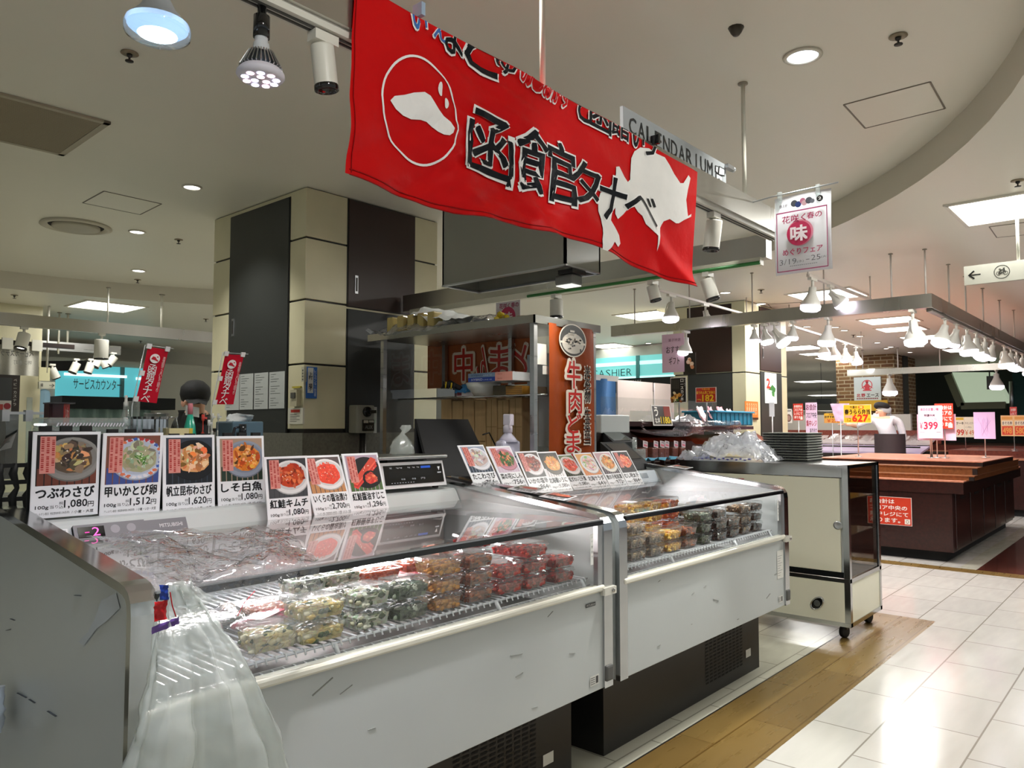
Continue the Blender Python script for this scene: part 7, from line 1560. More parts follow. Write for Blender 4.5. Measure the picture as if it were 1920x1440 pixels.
sign_on_pole(XS0, 1721, 761, 1768, 822, zr3, d399, 'pink price sheet reading 399, standing on the nearest brown counter', '#f0cbdc', 2)
sign_on_pole(XS0+.1, 1719, 777, 1793, 826, zr3, dback, 'plain lilac pink sheet just behind the 399 price sheet', '#e2c3da', 1)
def dred(m, fr, w, h):
    for k, s_ in enumerate(('お会計は', 'フロアの', 'レジにて', '承ります')): T_(m, fr, w, h, s_, .1, .76-.22*k, .92, .92-.22*k, '#f2e6e0', .03)
    m.rect(fr, .72*w, .04*h, .95*w, .2*h, .0008, '#efe2d8')
sign_on_pole(XS0+.05, 1752, 757, 1788, 804, zr3, dred, 'red notice half hidden behind the 399 price sheet', '#d8402c', 1)
def d499(m, fr, w, h):
    m.rect(fr, .05*w, .85*h, .45*w, .97*h, .0008, '#e0b02a'); T_(m, fr, w, h, 'ステーキ', .02, .62, .45, .76, '#33281e', .04); T_(m, fr, w, h, '399', .0, .1, .45, .38, '#d03a2c', .06); m.rect(fr, .47*w, 0, .48*w, h, .0008, '#b8a890'); T_(m, fr, w, h, 'チキンステーキ', .5, .63, .98, .75, '#4a3a2e', 0); T_(m, fr, w, h, '1コ 税込', .52, .46, .78, .54, '#5a4a3e', 0); T_(m, fr, w, h, '￥499', .5, .1, .98, .36, '#d06a3a', .02)
sign_on_pole(13.2, 1787, 782, 1832, 820, at(1806, 846, X=13.2).z, d499, 'cream double price sign reading 399 and 499 behind the lilac sheet', '#efe0cc', 1)
def dlil(m, fr, w, h):
    r_ = random.Random(3)
    for i in range(9): m.bar(fr.p(w*(.2+.6*r_.random()), h*(.1+.2*r_.random()), .001), fr.p(w*(.2+.6*r_.random()), h*(.6+.2*r_.random()), .001), .003, .002, col='#c9a6d6')
sign_on_pole(9.6, 1825, 773, 1867, 823, at(1845, 858, X=9.6).z, dlil, 'lilac back of a price sign with its pole in front, right of the 499 sign', '#d9b8e0', 1)
def dor(m, fr, w, h):
    for o in (0, .5):
        m.rect(fr, (o+.04)*w, .8*h, (o+.46)*w, .94*h, .0008, '#e8a050'); m.rect(fr, (o+.04)*w, .52*h, (o+.46)*w, .74*h, .0008, '#f4e2cc'); T_(m, fr, w, h, 'まぐろ丼', o+.06, .55, o+.44, .71, '#5a2418', .03, .0016); m.rect(fr, (o+.04)*w, .06*h, (o+.46)*w, .48*h, .0008, '#e0442c'); T_(m, fr, w, h, '580' if o else '498', o+.08, .12, o+.42, .42, '#f0a04a', .06, .0016)
sign_on_pole(12.9, 1876, 779, 1926, 818, at(1906, 846, X=12.9).z, dor, 'orange and red twin price sign at the right edge', '#f0c088', 1)
def drs(m, fr, w, h): T_(m, fr, w, h, 'お会計', .15, .55, .85, .85, '#f4e0dc', .04); T_(m, fr, w, h, 'レジにて', .1, .15, .9, .42, '#f4e0dc', .03)
sign_on_pole(13.3, 1893, 763, 1907, 781, at(1897, 843, X=13.3).z, drs, 'small red notice clipped over the orange twin price sign', '#cf3a34', 1)
def d627(m, fr, w, h):
    m.rect(fr, .02*w, .03*h, .98*w, .97*h, .0006, '#f2b92c'); T_(m, fr, w, h, '今週の', .24, .78, .5, .93, '#2a1c10', .02, .0015); m.oval(fr, .64*w, .85*h, .1*w, .1*h, .001, '#e04a28'); T_(m, fr, w, h, '得', .58, .78, .70, .92, '#f6d060', .04, .002); T_(m, fr, w, h, '春うらら弁当', .05, .47, .95, .74, '#23160c', .05, .0015); m.rect(fr, .05*w, .28*h, .32*w, .42*h, .001, '#f0a090'); T_(m, fr, w, h, '1コ', .14, .08, .26, .26, '#23160c', .03, .0015); T_(m, fr, w, h, '627', .33, .08, .88, .44, '#d8301c', .07, .0015); T_(m, fr, w, h, '円', .89, .12, .95, .24, '#d8301c', .02, .0015)
sign_on_pole(9.2, 1581, 759, 1634, 793, zr3, d627, 'yellow price sign reading 627 on a pole, before the clerk in white', '#f6e0b0', 1)
def d270(m, fr, w, h): m.rect(fr, 0, .45*h, w, h, .0006, '#d8a828'); T_(m, fr, w, h, '今週の', .3, .8, .7, .95, '#4a2c10', .02); T_(m, fr, w, h, 'おすすめ弁当', .04, .5, .96, .76, '#33200c', .05); T_(m, fr, w, h, '￥270', .2, .06, .95, .4, '#c05a18', .05)
sign_on_pole(12.68, 1545, 775, 1575, 793, 0, d270, 'dim yellow price sign reading 270 behind the lilac bags', '#d89a48', 1)
def dkai(m, fr, w, h):
    for k, (s_, c) in enumerate((('お会計', '#6a1f4a'), ('フロア中央', '#2c2440'), ('集中レジ', '#a82a3a'), ('あります', '#1c1830'))): T_(m, fr, w, h, s_, .06 if k < 3 else .35, .76-.25*k, .94, .95-.25*k, c, .03)
sign_on_pole(12.4, 1510, 755, 1533, 815, 0, dkai, 'tall lilac sheet with brush writing beside the stacked trays', '#e2c9e4', 1)
sign_on_pole(12.2, 1487, 757, 1506, 788, 0, dred, 'red notice left of the tall lilac sheet', '#c83626', 1)
def dmeat(m, fr, w, h):
    for o in (0, .55): m.oval(fr, (o+.22)*w, .35*h, .2*w, .28*h, .001, '#7a5a50'); m.oval(fr, (o+.22)*w, .35*h, .12*w, .18*h, .0015, '#a8847a'); m.rect(fr, (o+.05)*w, .82*h, (o+.4)*w, .9*h, .001, '#77706c')
sign_on_pole(11.9, 1459, 767, 1485, 793, 0, dmeat, 'pale card with two round dish photos beside the far column', '#dcd6d2', 1)
sign_on_pole(7.4, 1442, 755, 1452, 781, 0, None, 'thin white slip hanging on a pole before the far column', '#dfe2e4', 1)
def d182(m, fr, w, h): m.rect(fr, .03*w, .03*h, .97*w, .97*h, .0006, '#b92818'); T_(m, fr, w, h, '今週の得', .3, .82, .7, .94, '#e8b030', .02); T_(m, fr, w, h, 'ほうれん草ごまあえ', .05, .56, .95, .76, '#f0c030', .04); T_(m, fr, w, h, '182', .34, .08, .88, .5, '#f2c428', .07); T_(m, fr, w, h, '100g', .08, .12, .28, .24, '#f0c030', .02)
ST = 1.30
sign_on_pole(5.55, 1304, 727, 1343, 754, ST, d182, 'red price sign reading 182 on a pole over the dark display stand', '#dcc8bc', 1)
def dkatsu(m, fr, w, h):
    m.rect(fr, .03*w, .03*h, .97*w, .97*h, .0006, '#171412'); m.vtext('ロースカツ丼', fr, .74*w, .93*h, .2*w, .145*h, '#e9e4dc', .03, .0014); m.vtext('ふくもり', fr, .92*w, .93*h, .1*w, .08*h, '#c9c4bc', 0, .0014); r_ = random.Random(4)
    for k in range(26): m.oval(fr, (.08+.6*r_.random())*w, (.06+.34*r_.random())*h, .1*w, .05*h, .001+.00005*k, r_.choice(('#c9852c', '#e0a850', '#8a4a1c', '#e9d8b0', '#4a6a2c')), rot=r_.random()*3)
    for k in range(6): m.rect(fr, (.1+.08*k)*w, .55*h, (.13+.08*k)*w, .9*h, .001, '#4a4640')
sign_on_pole(5.45, 1257, 708, 1287, 755, ST, dkatsu, 'black dish sign with white brush lettering on a pole over the dark stand', '#e0dcd4', 1)
# tilted black price card
a, b, c = at(1221, 787, Y=2.95), at(1257, 786, Y=2.95), at(1236, 757, Y=2.95)
fr, w, h = frame_of(V((a.x, 2.93, ST)), V((b.x, 2.93, ST)), V((a.x, 2.99, c.z))); fr.V = (fr.V+fr.U*.35).normalized()
t = thing('price_sign', (a.x+.1, 2.93, ST), 'slanted black price card reading 1180 at the edge of the dark stand', 'sign'); m = MB('print', '#dcd8d2'); P4 = [(0, 0), (w, 0), (w, h), (0, h)]
m.fbox(fr, 0, w, 0, h, -.004, 0); m.fbox(fr, .04*w, .96*w, .05*h, .95*h, 0, .0006, col='#1a1512'); m.fbox(fr, .62*w, .96*w, .45*h, .95*h, .0006, .001, col='#8a2a1c'); m.text('う', fr, .12*w, .45*h, .3*w, .9*h, '#f0ece4', .05, .002); m.text('な丼', fr, .1*w, .1*h, .36*w, .38*h, '#f0ece4', .03, .002); m.text('1180', fr, .4*w, .1*h, .86*w, .42*h, '#f0d020', .06, .002); m.text('円', fr, .87*w, .1*h, .94*w, .25*h, '#f0d020', .02, .002); m.build('card', t)
def dz(m, fr, w, h): T_(m, fr, w, h, '2', .14, .5, .42, .80, '#c83a28', .06); m.poly(fr, [(.3*w, .45*h), (.62*w, .62*h), (.9*w, .5*h), (.85*w, .38*h), (.6*w, .42*h)], .001, '#3c7a3a'); m.poly(fr, [(.55*w, .40*h), (.8*w, .42*h), (.78*w, .22*h), (.6*w, .25*h)], .001, '#4a8a44'); T_(m, fr, w, h, 'SALE', .15, .42, .45, .47, '#44504a', 0); [m.rect(fr, .45*w, (.70+.05*i)*h, .85*w, (.71+.05*i)*h, .001, '#b06a5a') for i in range(3)]
a, b = at(1434, 698, Y=3.395), at(1457, 757, Y=3.395); fr = FY(a.x, 3.396, b.z); w, h = b.x-a.x, a.z-b.z; m = MB('print', '#dfe6e4').fbox(fr, 0, w, 0, h, -.004, 0); dz(m, fr, w, h); m.build('wall_poster', label='white poster with a red numeral and green shape on the far column door', cat='poster')
a, b = at(1397, 752, Y=3.395), at(1422, 787, Y=3.395); fr = FY(a.x, 3.396, b.z); w, h = b.x-a.x, a.z-b.z; m = MB('print', '#d8752c').fbox(fr, 0, w, 0, h, -.004, 0); m.rect(fr, 0, .0, w, .12*h, .001, '#3a2418')
for k in range(5): m.vtext('うまい', fr, (.15+.17*k)*w, .9*h, .13*w, .22*h, '#f2ddb8', .04, .0015)
m.build('wall_poster', label='orange poster with vertical writing on the corner of the far column', cat='poster')

# ================================================================ DARK DISPLAY STAND WITH PACKED GOODS, BEHIND THE CABINET
t = thing('display_stand', (5.4, 3.2, 0), 'dark brown tiered display stand behind the film heap', 'stand')
xa_, xb_ = 4.62, 6.75
MB('wood_dark').box((xa_, 2.95, ST-.035), (xb_, 3.55, ST-.005)).build('upper_shelf', t); MB('wood_dark').box((xa_, 3.45, 0), (xb_, 3.55, ST-.03)).build('back_panel', t); MB('wood_dark').box((xa_, 2.95, ST-.03), (xb_-1.2, 3.0, ST+.03)).build('front_lip', t)
MB('black_wood').box((xa_, 2.80, .98), (xb_, 3.5, 1.01)).build('lower_shelf', t); MB('black_wood').box((xa_+.1, 2.9, 0), (xb_-.1, 3.4, .98)).build('base', t)
MB('black_wood').box((xa_, 2.95, 1.0), (xa_+.03, 3.5, ST-.03)).build('side_panel', t)
a, b = at(1127, 795, Y=2.84), at(1181, 795, Y=2.84); m = MB('black_wood').box((a.x-.05, 2.85, 0), (b.x, 2.94, 1.25)); m.bbox((a.x, 2.84, at(1150, 812, Y=2.84).z), (b.x, 2.94, at(1150, 778, Y=2.84).z), .008, 'enamel'); m.build('pale_unit', label='plain pale box shaped unit left of the dark display stand', cat='unit')
a, b = at(1340, 791, Y=3.05), at(1412, 795, Y=3.05); t = thing('blue_basket', ((a.x+b.x)/2, 3.15, ST), 'turquoise blue plastic basket at the end of the dark stand shelf', 'basket'); zt = at(1375, 772, Y=3.05).z
m = MB('paint', '#1f7894').bbox((a.x, 3.05, ST), (b.x, 3.35, zt), .01); m.build('body', t); m = MB('paint', '#2f8fb0').bbox((a.x-.015, 3.035, zt-.01), (b.x+.015, 3.365, zt+.006), .004); m.build('rim', t)
m = MB('paint', '#15586e'); 
for i in range(9): x = a.x+(b.x-a.x)*(i+.5)/9; m.box((x-.006, 3.044, ST+.01), (x+.006, 3.051, zt-.015))
m.build('ribs', t)
r_ = random.Random(12); K_ = 0
for k in range(14):
    px = 1308+k*4.6; p = at(px, 772+4*(k % 3), Y=3.12); K_ += 1
    t = thing('snack_pack', (p.x, 3.1, ST), 'small wrapped pink and white pack, %s from the left on the dark stand' % (ORD[k]), 'pack', 'wrapped packs heaped on the dark stand')
    m = MB('print', r_.choice(('#d8a8ac', '#e4d2d4', '#c98a90', '#e8dfe2'))); m.grid(crumple(lambda u, v: V((p.x-.045+.09*u, 3.06+.12*r_.random()*0+.02*k % .08+.05*v, p.z-.05+.09*v+.01*math.sin(9*u))), 6, 5, .008, 70+k), 6, 5); m.build('pack', t)
m = MB('film_heap'); a, b = at(1272, 785, Y=3.1), at(1318, 785, Y=3.1); m.grid(crumple(lambda u, v: V((a.x+(b.x-a.x)*u, 3.02+.25*v, ST+.09*math.sin(math.pi*u)*math.sin(math.pi*(.1+.8*v)))), 14, 10, .02, 66), 14, 10); m.build('plastic_film', label='pale blue film heap on the dark stand shelf, left of the wrapped packs', cat='film')
def curve_tray(k, px0, px1, py0, py1, lab, col='#5a2013'):
    a, b = at(px0, (py0+py1)/2, Y=3.0), at(px1, (py0+py1)/2, Y=3.0); z0_, z1_ = at(px0, py1, Y=3.0).z, at(px0, py0, Y=3.0).z; t = thing('lacquer_tray', ((a.x+b.x)/2, 3.05, z0_), lab, 'tray')
    MB('gloss', col).grid(lambda u, v: V((a.x+(b.x-a.x)*u, 2.98+.30*v*.5, z0_-.03+(z1_-z0_)*v*(1-.3*math.sin(math.pi*u)))), 16, 6).build('tray', t)
curve_tray(0, 1205, 1298, 800, 822, 'dark red lacquer tray leaning at the left of the stand'); curve_tray(1, 1300, 1396, 802, 826, 'dark red lacquer tray leaning in the middle of the stand', '#6a2412'); curve_tray(2, 1398, 1440, 805, 824, 'dark red lacquer tray leaning at the right of the stand', '#5e2214')
m = MB('film'); a, b = at(1204, 800, Y=2.94), at(1390, 812, Y=2.94); m.grid(crumple(lambda u, v: V((a.x+(b.x-a.x)*u, 2.95+.02*math.sin(12*u), b.z+.02+(a.z-b.z+.03)*v-.04*abs(math.sin(5*u))*(1-v))), 30, 8, .02, 67), 30, 8); m.build('plastic_film', label='clear film hung along the front of the lacquer trays', cat='film')
for k, px in enumerate((1206, 1226, 1238, 1247, 1264, 1278)):
    a = at(px, 826, Y=2.86); t = thing('price_tag', (a.x+.04, 2.86, a.z-.05), 'small white and pink price tag, %s from the left under the lacquer trays' % ORD[k], 'price tag', 'price tags on packs in the dark stand'); fr = Fr((a.x, 2.86, a.z-.045), (1, 0, -.15)); m = MB('print', '#e9dfe2').fbox(fr, 0, .06, 0, .045, -.002, 0); m.rect(fr, .006, .006, .054, .022, .001, '#d87a88'); m.text('398', fr, .01, .026, .05, .04, '#5a2c34', .03, .001); m.build('tag', t)
    m = MB('film', '#ffffff').bbox((a.x-.005, 2.865, 1.012), (a.x+.075, 2.93, a.z-.05), .01, 'food', '#6a3a2c'); m.build('pack', t)
for k, px in enumerate((1205, 1222, 1242, 1262)):
    a = at(px, 843, Y=2.82); t = thing('blue_lined_tray', (a.x+.05, 2.85, 1.01), 'small dark tray lined with blue paper, %s from the left on the lower stand shelf' % ORD[k], 'tray', 'blue lined trays on the dark stand'); m = MB('gloss', '#201412').bbox((a.x, 2.80, 1.011), (a.x+.085, 2.95, 1.05), .008); m.build('tray', t); m = MB('satin', '#6fb0cc'); m.grid(crumple(lambda u, v: V((a.x+.085*u, 2.80+.14*v, 1.053+.018*math.sin(math.pi*u))), 6, 5, .006, 80+k), 6, 5); m.build('paper', t)
a, b = at(1232, 866, X=5.3), at(1295, 866, X=5.3); m = MB('paint', '#2a55b8'); m.bbox((5.1, b.y-.02, GT), (5.3, min(a.y, GY1), at(1250, 856, X=5.1).z), .006); m.build('blue_tray', label='bright blue tray on the cabinet top at the left of the film heap', cat='tray')
# pale screens and blue cloth behind the stand
a, b, c = at(1158, 712, Y=5.0), at(1224, 717, Y=5.0), at(1158, 744, Y=5.0); m = MB('print', '#b4a9ac').box((a.x, 5.0, 0), (b.x, 5.02, a.z)); m.build('screen_panel', label='pale mauve screen panel left of two, under the cashier lettering', cat='screen')
a, b = at(1228, 718, Y=5.0), at(1296, 722, Y=5.0); m = MB('print', '#b4a9ac').box((a.x, 5.0, 0), (b.x, 5.02, a.z)); m.build('screen_panel', label='pale mauve screen panel right of two, next to the far column', cat='screen')
a, b, c = at(1100, 708, Y=4.9), at(1156, 712, Y=4.9), at(1110, 772, Y=4.9); m = MB('cloth', '#1f5a94'); m.grid(crumple(lambda u, v: V((a.x+(b.x-a.x)*u, 4.9+.03*math.sin(9*u), .01+(a.z-.01)*v)), 14, 10, .012, 68), 14, 10); m.grid(lambda u, v: V((a.x+(b.x-a.x)*u, 4.885-.02*v, a.z-.02+.06*v)), 6, 2, 'cloth', '#d0cfd8'); m.build('blue_sheet', label='blue sheet hung behind the brown banner with a white top edge', cat='sheet')
a, b = at(1122, 743, Y=3.6), at(1400, 755, Y=3.6); t = thing('sneeze_guard', ((a.x+b.x)/2, 3.6, ST), 'long clear guard panel behind the dark display stand', 'guard'); m = MB('acrylic'); m.add([(a.x, 3.58, ST-.02), (7.3, 3.58, ST-.02), (7.3, 3.58, a.z), (a.x, 3.58, a.z)], [(0, 1, 2, 3)]); m.build('panel', t)
m = MB('acrylic'); m.box((a.x+.02, 3.3, ST-.02), (a.x+.35, 3.31, ST+.12)); m.build('small_panel', t)
# ================================================================ FAR STALLS, CASHIER, SERVICE COUNTER
# cashier wall with glowing turquoise panel
CXW = 10.75
a, b = at(1112, 650, X=CXW), at(1292, 660, X=CXW); zt_, zb_ = 2.60, at(1150, 713, X=CXW).z
t = thing('cashier_wall', (CXW, (a.y+b.y)/2, 0), 'turquoise glowing wall with thin dark capitals for the cash desk', 'sign wall')
yl, yr = a.y+.9, at(1290, 690, X=CXW).y
MB('wall_grey').box((CXW+.03, yr, 0), (CXW+.15, yl, zt_)).build('wall', t)
m = MB('glow', '#62a8a5').box((CXW, yr, zb_+.0), (CXW+.03, yl, zt_-.15)); m.build('glow_panel', t)
m = MB('glow', '#b4dcd8').box((CXW-.01, yr, zb_), (CXW+.0, yl, zb_+.05)); m.box((CXW-.01, yr, zt_-.30), (CXW, yl, zt_-.24)); m.build('light_strip', t)
yp = at(1197, 690, X=CXW).y; MB('paint', '#4a8f90').box((CXW-.03, yp-.03, zb_), (CXW, yp+.03, zt_-.15)).build('mullion', t)
fr = Fr((CXW-.05, at(1113, 690, X=CXW).y, at(1150, 706, X=CXW).z), (0, -1, 0)); w = at(1113, 690, X=CXW).y-at(1187, 690, X=CXW).y
m = MB('print', '#123438')
u = .01
for ch, k in zip('CASHIER', (.9, 1, .8, .9, .12, .75, .85)): m.text(ch, fr, u, 0, u+w*k/7, .115, '#123438', -.01, 0); u += w*(k+.27)/7
m.build('lettering', t)
MB('matte', '#0d1414').box((CXW-.25, yr, zb_-.22), (CXW+.02, yl, zb_-.0)).build('black_fascia', t)
fr = Fr((CXW-.256, at(1165, 715, X=CXW-.25).y, at(1165, 719, X=CXW-.25).z), (0, -1, 0)); MB('print', '#cfd6d4').text('お会計はこちらです', fr, 0, 0, .38, .05, '#cfd6d4', .0, 0).build('small_lettering', t)
# service counter, far left
SY = 12.6
a, b = at(100, 690, Y=SY), at(272, 700, Y=SY); zt_, zb_ = at(180, 686, Y=SY).z, at(180, 746, Y=SY).z
t = thing('service_wall', ((a.x+b.x)/2, SY, 0), 'turquoise glowing service counter wall at the far left', 'sign wall')
x0_, x1_ = at(105, 720, Y=SY).x, at(275, 720, Y=SY).x
MB('wall_grey').box((x0_-.3, SY+.03, 0), (x1_+1.2, SY+.15, zt_+.1)).build('wall', t)
MB('glow', '#4a9aa2').box((x0_, SY, zb_), (x1_, SY+.03, zt_)).build('glow_panel', t)
m = MB('glow', '#e6fbf8').box((x0_+.1, SY-.04, zt_-.17), (x0_+1.0, SY-.01, zt_-.13)); m.build('light_tube', t); m = MB('glow', '#e6fbf8').box((x0_+1.15, SY-.04, zt_-.19), (x1_, SY-.01, zt_-.15)); m.build('light_tube', t)
xm = at(228, 720, Y=SY).x; MB('paint', '#4f8f96').box((xm-.03, SY-.03, zb_), (xm+.03, SY, zt_)).build('mullion', t)
fr = FY(at(135, 725, Y=SY).x, SY-.05, at(135, 729, Y=SY).z); MB('print', '#10343c').text('サービスカウンター', fr, 0, 0, at(225, 725, Y=SY).x-at(135, 725, Y=SY).x, .16, '#10343c', .01, 0).build('lettering', t)
m = MB('matte', '#14181a').box((at(112, 740, Y=SY-.5).x, SY-.6, zb_-.18), (x1_+.2, SY-.02, zb_-.0)); m.build('black_awning', t)
m = MB('paint', '#a9bdb6').box((x0_-.2, SY-.9, 0), (x1_+.6, SY-.8, 1.15)); m.box((x0_-.25, SY-1.0, 1.15), (x1_+.65, SY-.5, 1.19), col='#c3d2cc'); m.build('counter_front', t)
m = MB('cloth', '#9fb8b0'); m.grid(lambda u, v: V((at(130, 770, Y=SY-.3).x+1.2*u, SY-.3+.05*math.sin(40*u), .9+.72*v)), 60, 4); m.build('curtain', t)
# cream pillar with a cloth sign and a menu board at the left edge
PY = 9.55; pr = at(76, 720, Y=PY).x
r = thing('column', (pr-.7, PY+.5, 0), None, None, None, 'structure'); MB('column_cream').box((pr-1.5, PY, 0), (pr, PY+1.0, ZL)).build('cladding', r)
a, b = at(-40, 648, Y=9.3), at(74, 648, Y=9.3); zt_, zb_ = at(40, 648, Y=9.3).z, at(40, 704, Y=9.3).z
t = thing('cloth_sign', ((a.x+b.x)/2, 9.3, zb_), 'white cloth sign with faint reversed writing at the left edge', 'sign'); m = MB('cloth', '#b9b6aa'); m.grid(lambda u, v: V((a.x+(b.x-a.x)*u, 9.3+.02*math.sin(22*u), zb_+(zt_-zb_)*v)), 50, 4); m.build('cloth', t)
fr = FY(a.x, 9.26, zb_); w = b.x-a.x; h = zt_-zb_; m = MB('print', '#4a4a46').text('ベビーカステラです', fr, .18*w, .62*h, .88*w, .82*h, '#4a4a46', .02, 0, mirror=True); m.text('堺二番町', fr, .55*w, .35*h, .86*w, .5*h, '#7a7a74', 0, 0, mirror=True); m.build('lettering', t)
MB('black_wood').box((a.x-.5, 9.30, zt_+.0), (b.x+.35, 9.34, zt_+.05)).build('hanging_bar', t)
for k in range(3): x = a.x+(b.x-a.x)*(.45+.25*k); MB('print', '#cfccbf').box((x-.05, 9.27, zt_-.05), (x+.05, 9.3, zt_+.07)).build('clip', t)
a, b = at(-40, 705, Y=9.2), at(38, 705, Y=9.2); zt_, zb_ = at(20, 703, Y=9.2).z, at(20, 772, Y=9.2).z
t = thing('menu_board', ((a.x+b.x)/2, 9.2, zb_-.7), 'dark framed menu board with a round red seal at the left edge', 'menu board'); MB('black_wood').box((a.x, 9.2, zb_-.7), (b.x, 9.25, zt_)).build('frame', t)
fr = FY(a.x, 9.195, zb_); w, h = b.x-a.x, zt_-zb_; m = MB('print', '#2a2c2e').rect(fr, .05*w, .3*h, .80*w, .92*h, .0); m.rect(fr, .05*w, .0, .80*w, .3*h, .0, '#a8a49c'); m.oval(fr, .70*w, .15*h, .09*w, .09*w, .001, '#7a1c24'); m.vtext('ベビーカステラ', fr, .88*w, .9*h, .09*w, .11*h, '#b9b6ae', 0, .001); m.rect(fr, .5*w, .05*h, .6*w, .2*h, .001, '#8a2a24'); m.build('print', t)
a, b = at(74, 692, Y=9.4), at(104, 694, Y=9.4); zt_, zb_ = at(90, 716, Y=9.4).z, at(90, 729, Y=9.4).z
t = thing('direction_sign', ((a.x+b.x)/2, 9.4, zb_), 'small pale sign with an arrow pointing right at the far left', 'sign'); fr = FY(a.x, 9.39, zb_); w, h = b.x-a.x, zt_-zb_; MB('paint', '#b9b8a6').box((a.x, 9.4, zb_), (b.x, 9.44, zt_)).build('panel', t)
m = MB('print', '#2a2a26').text('→', fr, .62*w, .25*h, .95*w, .75*h, '#2a2a26', .02, .0); m.text('場', fr, .08*w, .25*h, .24*w, .75*h, '#2a2a26', .02, .0); m.build('symbols', t); MB('paint', '#c9c39a').box((a.x, 9.41, zt_+.01), (b.x-.05, 9.43, zt_+.16)).build('upper_panel', t); MB('paint', '#cfccc0').tube([((a.x+b.x)/2, 9.42, zt_+.1), ((a.x+b.x)/2, 9.42, ZL)], .012, 8).build('rod', t)
x0_, x1_ = at(73, 760, Y=10.6).x, at(97, 760, Y=10.6).x; m = MB('paint', '#8fb4cc'); zt_ = at(85, 729, Y=10.6).z; m.bbox((x0_, 10.6, .6), (x1_, 10.75, zt_), .06); m.build('blue_partition', label='pale blue rounded partition between the cream pillar and the service counter', cat='partition')
# far right: brick sign, stalls, soffit
a, b, c = at(1601, 708, X=15.15), at(1651, 707, X=15.15), at(1601, 752, X=15.15); fr = Fr((15.14, a.y, c.z), (0, -1, 0)); w, h = a.y-b.y, a.z-c.z
t = thing('shop_sign', (15.14, (a.y+b.y)/2, c.z), 'white lit shop sign with a red round figure mark on the brick pillar', 'sign'); MB('paint', '#d3dedb').fbox(fr, 0, w, 0, h, -.03, 0).build('panel', t)
m = MB('print', '#cf2a38'); m.ring(fr, .5*w, .66*h, .2*w, .22*h, .03*w, .004); m.oval(fr, .5*w, .80*h, .06*w, .06*h, .005); m.poly(fr, [(.5*w, .8*h), (.6*w, .62*h), (.58*w, .45*h), (.42*w, .45*h), (.4*w, .62*h)], .005); m.poly(fr, [(.25*w, .5*h), (.42*w, .66*h), (.58*w, .66*h), (.75*w, .5*h), (.6*w, .58*h), (.4*w, .58*h)], .006)
m.rect(fr, .34*w, .42*h, .66*w, .46*h, .006); m.text('北', fr, .10*w, .16*h, .24*w, .3*h, '#b02a34', .05, .004); m.text('野', fr, .28*w, .16*h, .42*w, .3*h, '#b02a34', .05, .004); m.text('エース', fr, .48*w, .16*h, .92*w, .3*h, '#4a4446', .05, .004)
for k in range(12): m.rect(fr, (.1+.068*k)*w, .07*h, (.15+.068*k)*w, .12*h, .004, '#8a3a40')
m.build('emblem', t)
lamp('SPOT', (14.0, 4.0, 2.3), (15.1, 4.25, 1.9), 30, COOL, .05, 60, .6, t)
a, b = at(1575, 752, X=15.1), at(1665, 752, X=15.1); c = at(1600, 771, X=15.1); MB('print', '#d8a81c').box((15.05, b.y, c.z), (15.1, a.y, a.z)).build('yellow_header', label='long yellow header board under the shop sign on the brick pillar', cat='board')
# long chilled meat case in front of the brick pillar
t = thing('meat_case', (13.0, 4.6, 0), 'long low chilled case with silvery sloping covers behind the clerk', 'chilled case')
mx = 12.75; y0_, y1_ = 2.95, 7.2
MB('black_wood').box((mx, y0_, 0), (14.6, y1_, .86)).build('body', t)
def slab(z0, z1, x0, x1, mat, col, nm): MB(mat, col).add([(x0, y0_, z0), (x0, y1_, z0), (x1, y1_, z1), (x1, y0_, z1), (x0, y0_, z0-.03), (x0, y1_, z0-.03), (x1, y1_, z1-.03), (x1, y0_, z1-.03)], [(3, 2, 1, 0), (4, 5, 6, 7), (0, 1, 5, 4), (2, 3, 7, 6), (1, 2, 6, 5), (3, 0, 4, 7)]).build(nm, t)
slab(.89, .98, mx, mx+.6, 'gloss', '#b9a8c4', 'lower_cover'); slab(1.02, 1.13, mx+.6, mx+1.1, 'gloss', '#b3a9a6', 'upper_cover')
MB('wood_red').box((mx+1.1, y0_, 1.0), (mx+1.35, y1_, 1.22)).build('back_shelf', t); MB('dark_metal').tube([(mx-.02, y0_, .97), (mx-.02, y1_, .97)], .012, 8).build('front_bar', t)
m = MB('clear_tub'); 
for k in range(16):
    y = y0_+.15+k*.26; m = MB('film'); m.grid(crumple(lambda u, v: V((mx+.62+.46*v, y+.22*u, 1.05+.1*v+.02*math.sin(math.pi*u))), 6, 4, .02, 90+k), 6, 4)
    if k < 6: m.build('film_cover', t)
MB('paint', '#b7b2a8').box((14.5, 3.5, 1.05), (14.6, 7.2, 1.5)).build('back_wall', t)
# wrapped lilac signs
m = MB('print', '#cbaecb'); a, b = at(1557, 757, X=11.0), at(1592, 752, X=11.0); c = at(1575, 790, X=11.0)
t = thing('bagged_sign', (11.0, (a.y+b.y)/2, 0), 'two lilac price sheets wrapped together in film beside the 627 sign', 'sign')
m.grid(crumple(lambda u, v: V((11.0, a.y+(b.y-a.y)*(u*(.55+.45*v)+.25*(1-v)), c.z+(a.z-c.z)*v)), 10, 10, .012, 75), 10, 10); m.build('sheets', t); MB('alu').tube([(11.02, (a.y+b.y)/2, c.z), (11.02, (a.y+b.y)/2, 0)], .006, 6).build('pole', t)
a = at(1540, 748, X=16.5); b = at(1558, 757, X=16.5); MB('print', '#1c2020').box((16.5, b.y, b.z), (16.52, a.y+.1, a.z)).tube([(16.51, a.y, a.z), (16.51, a.y, ZL)], .004, 6).build('dark_sign', label='small dark sign hanging in the back gallery', cat='sign')
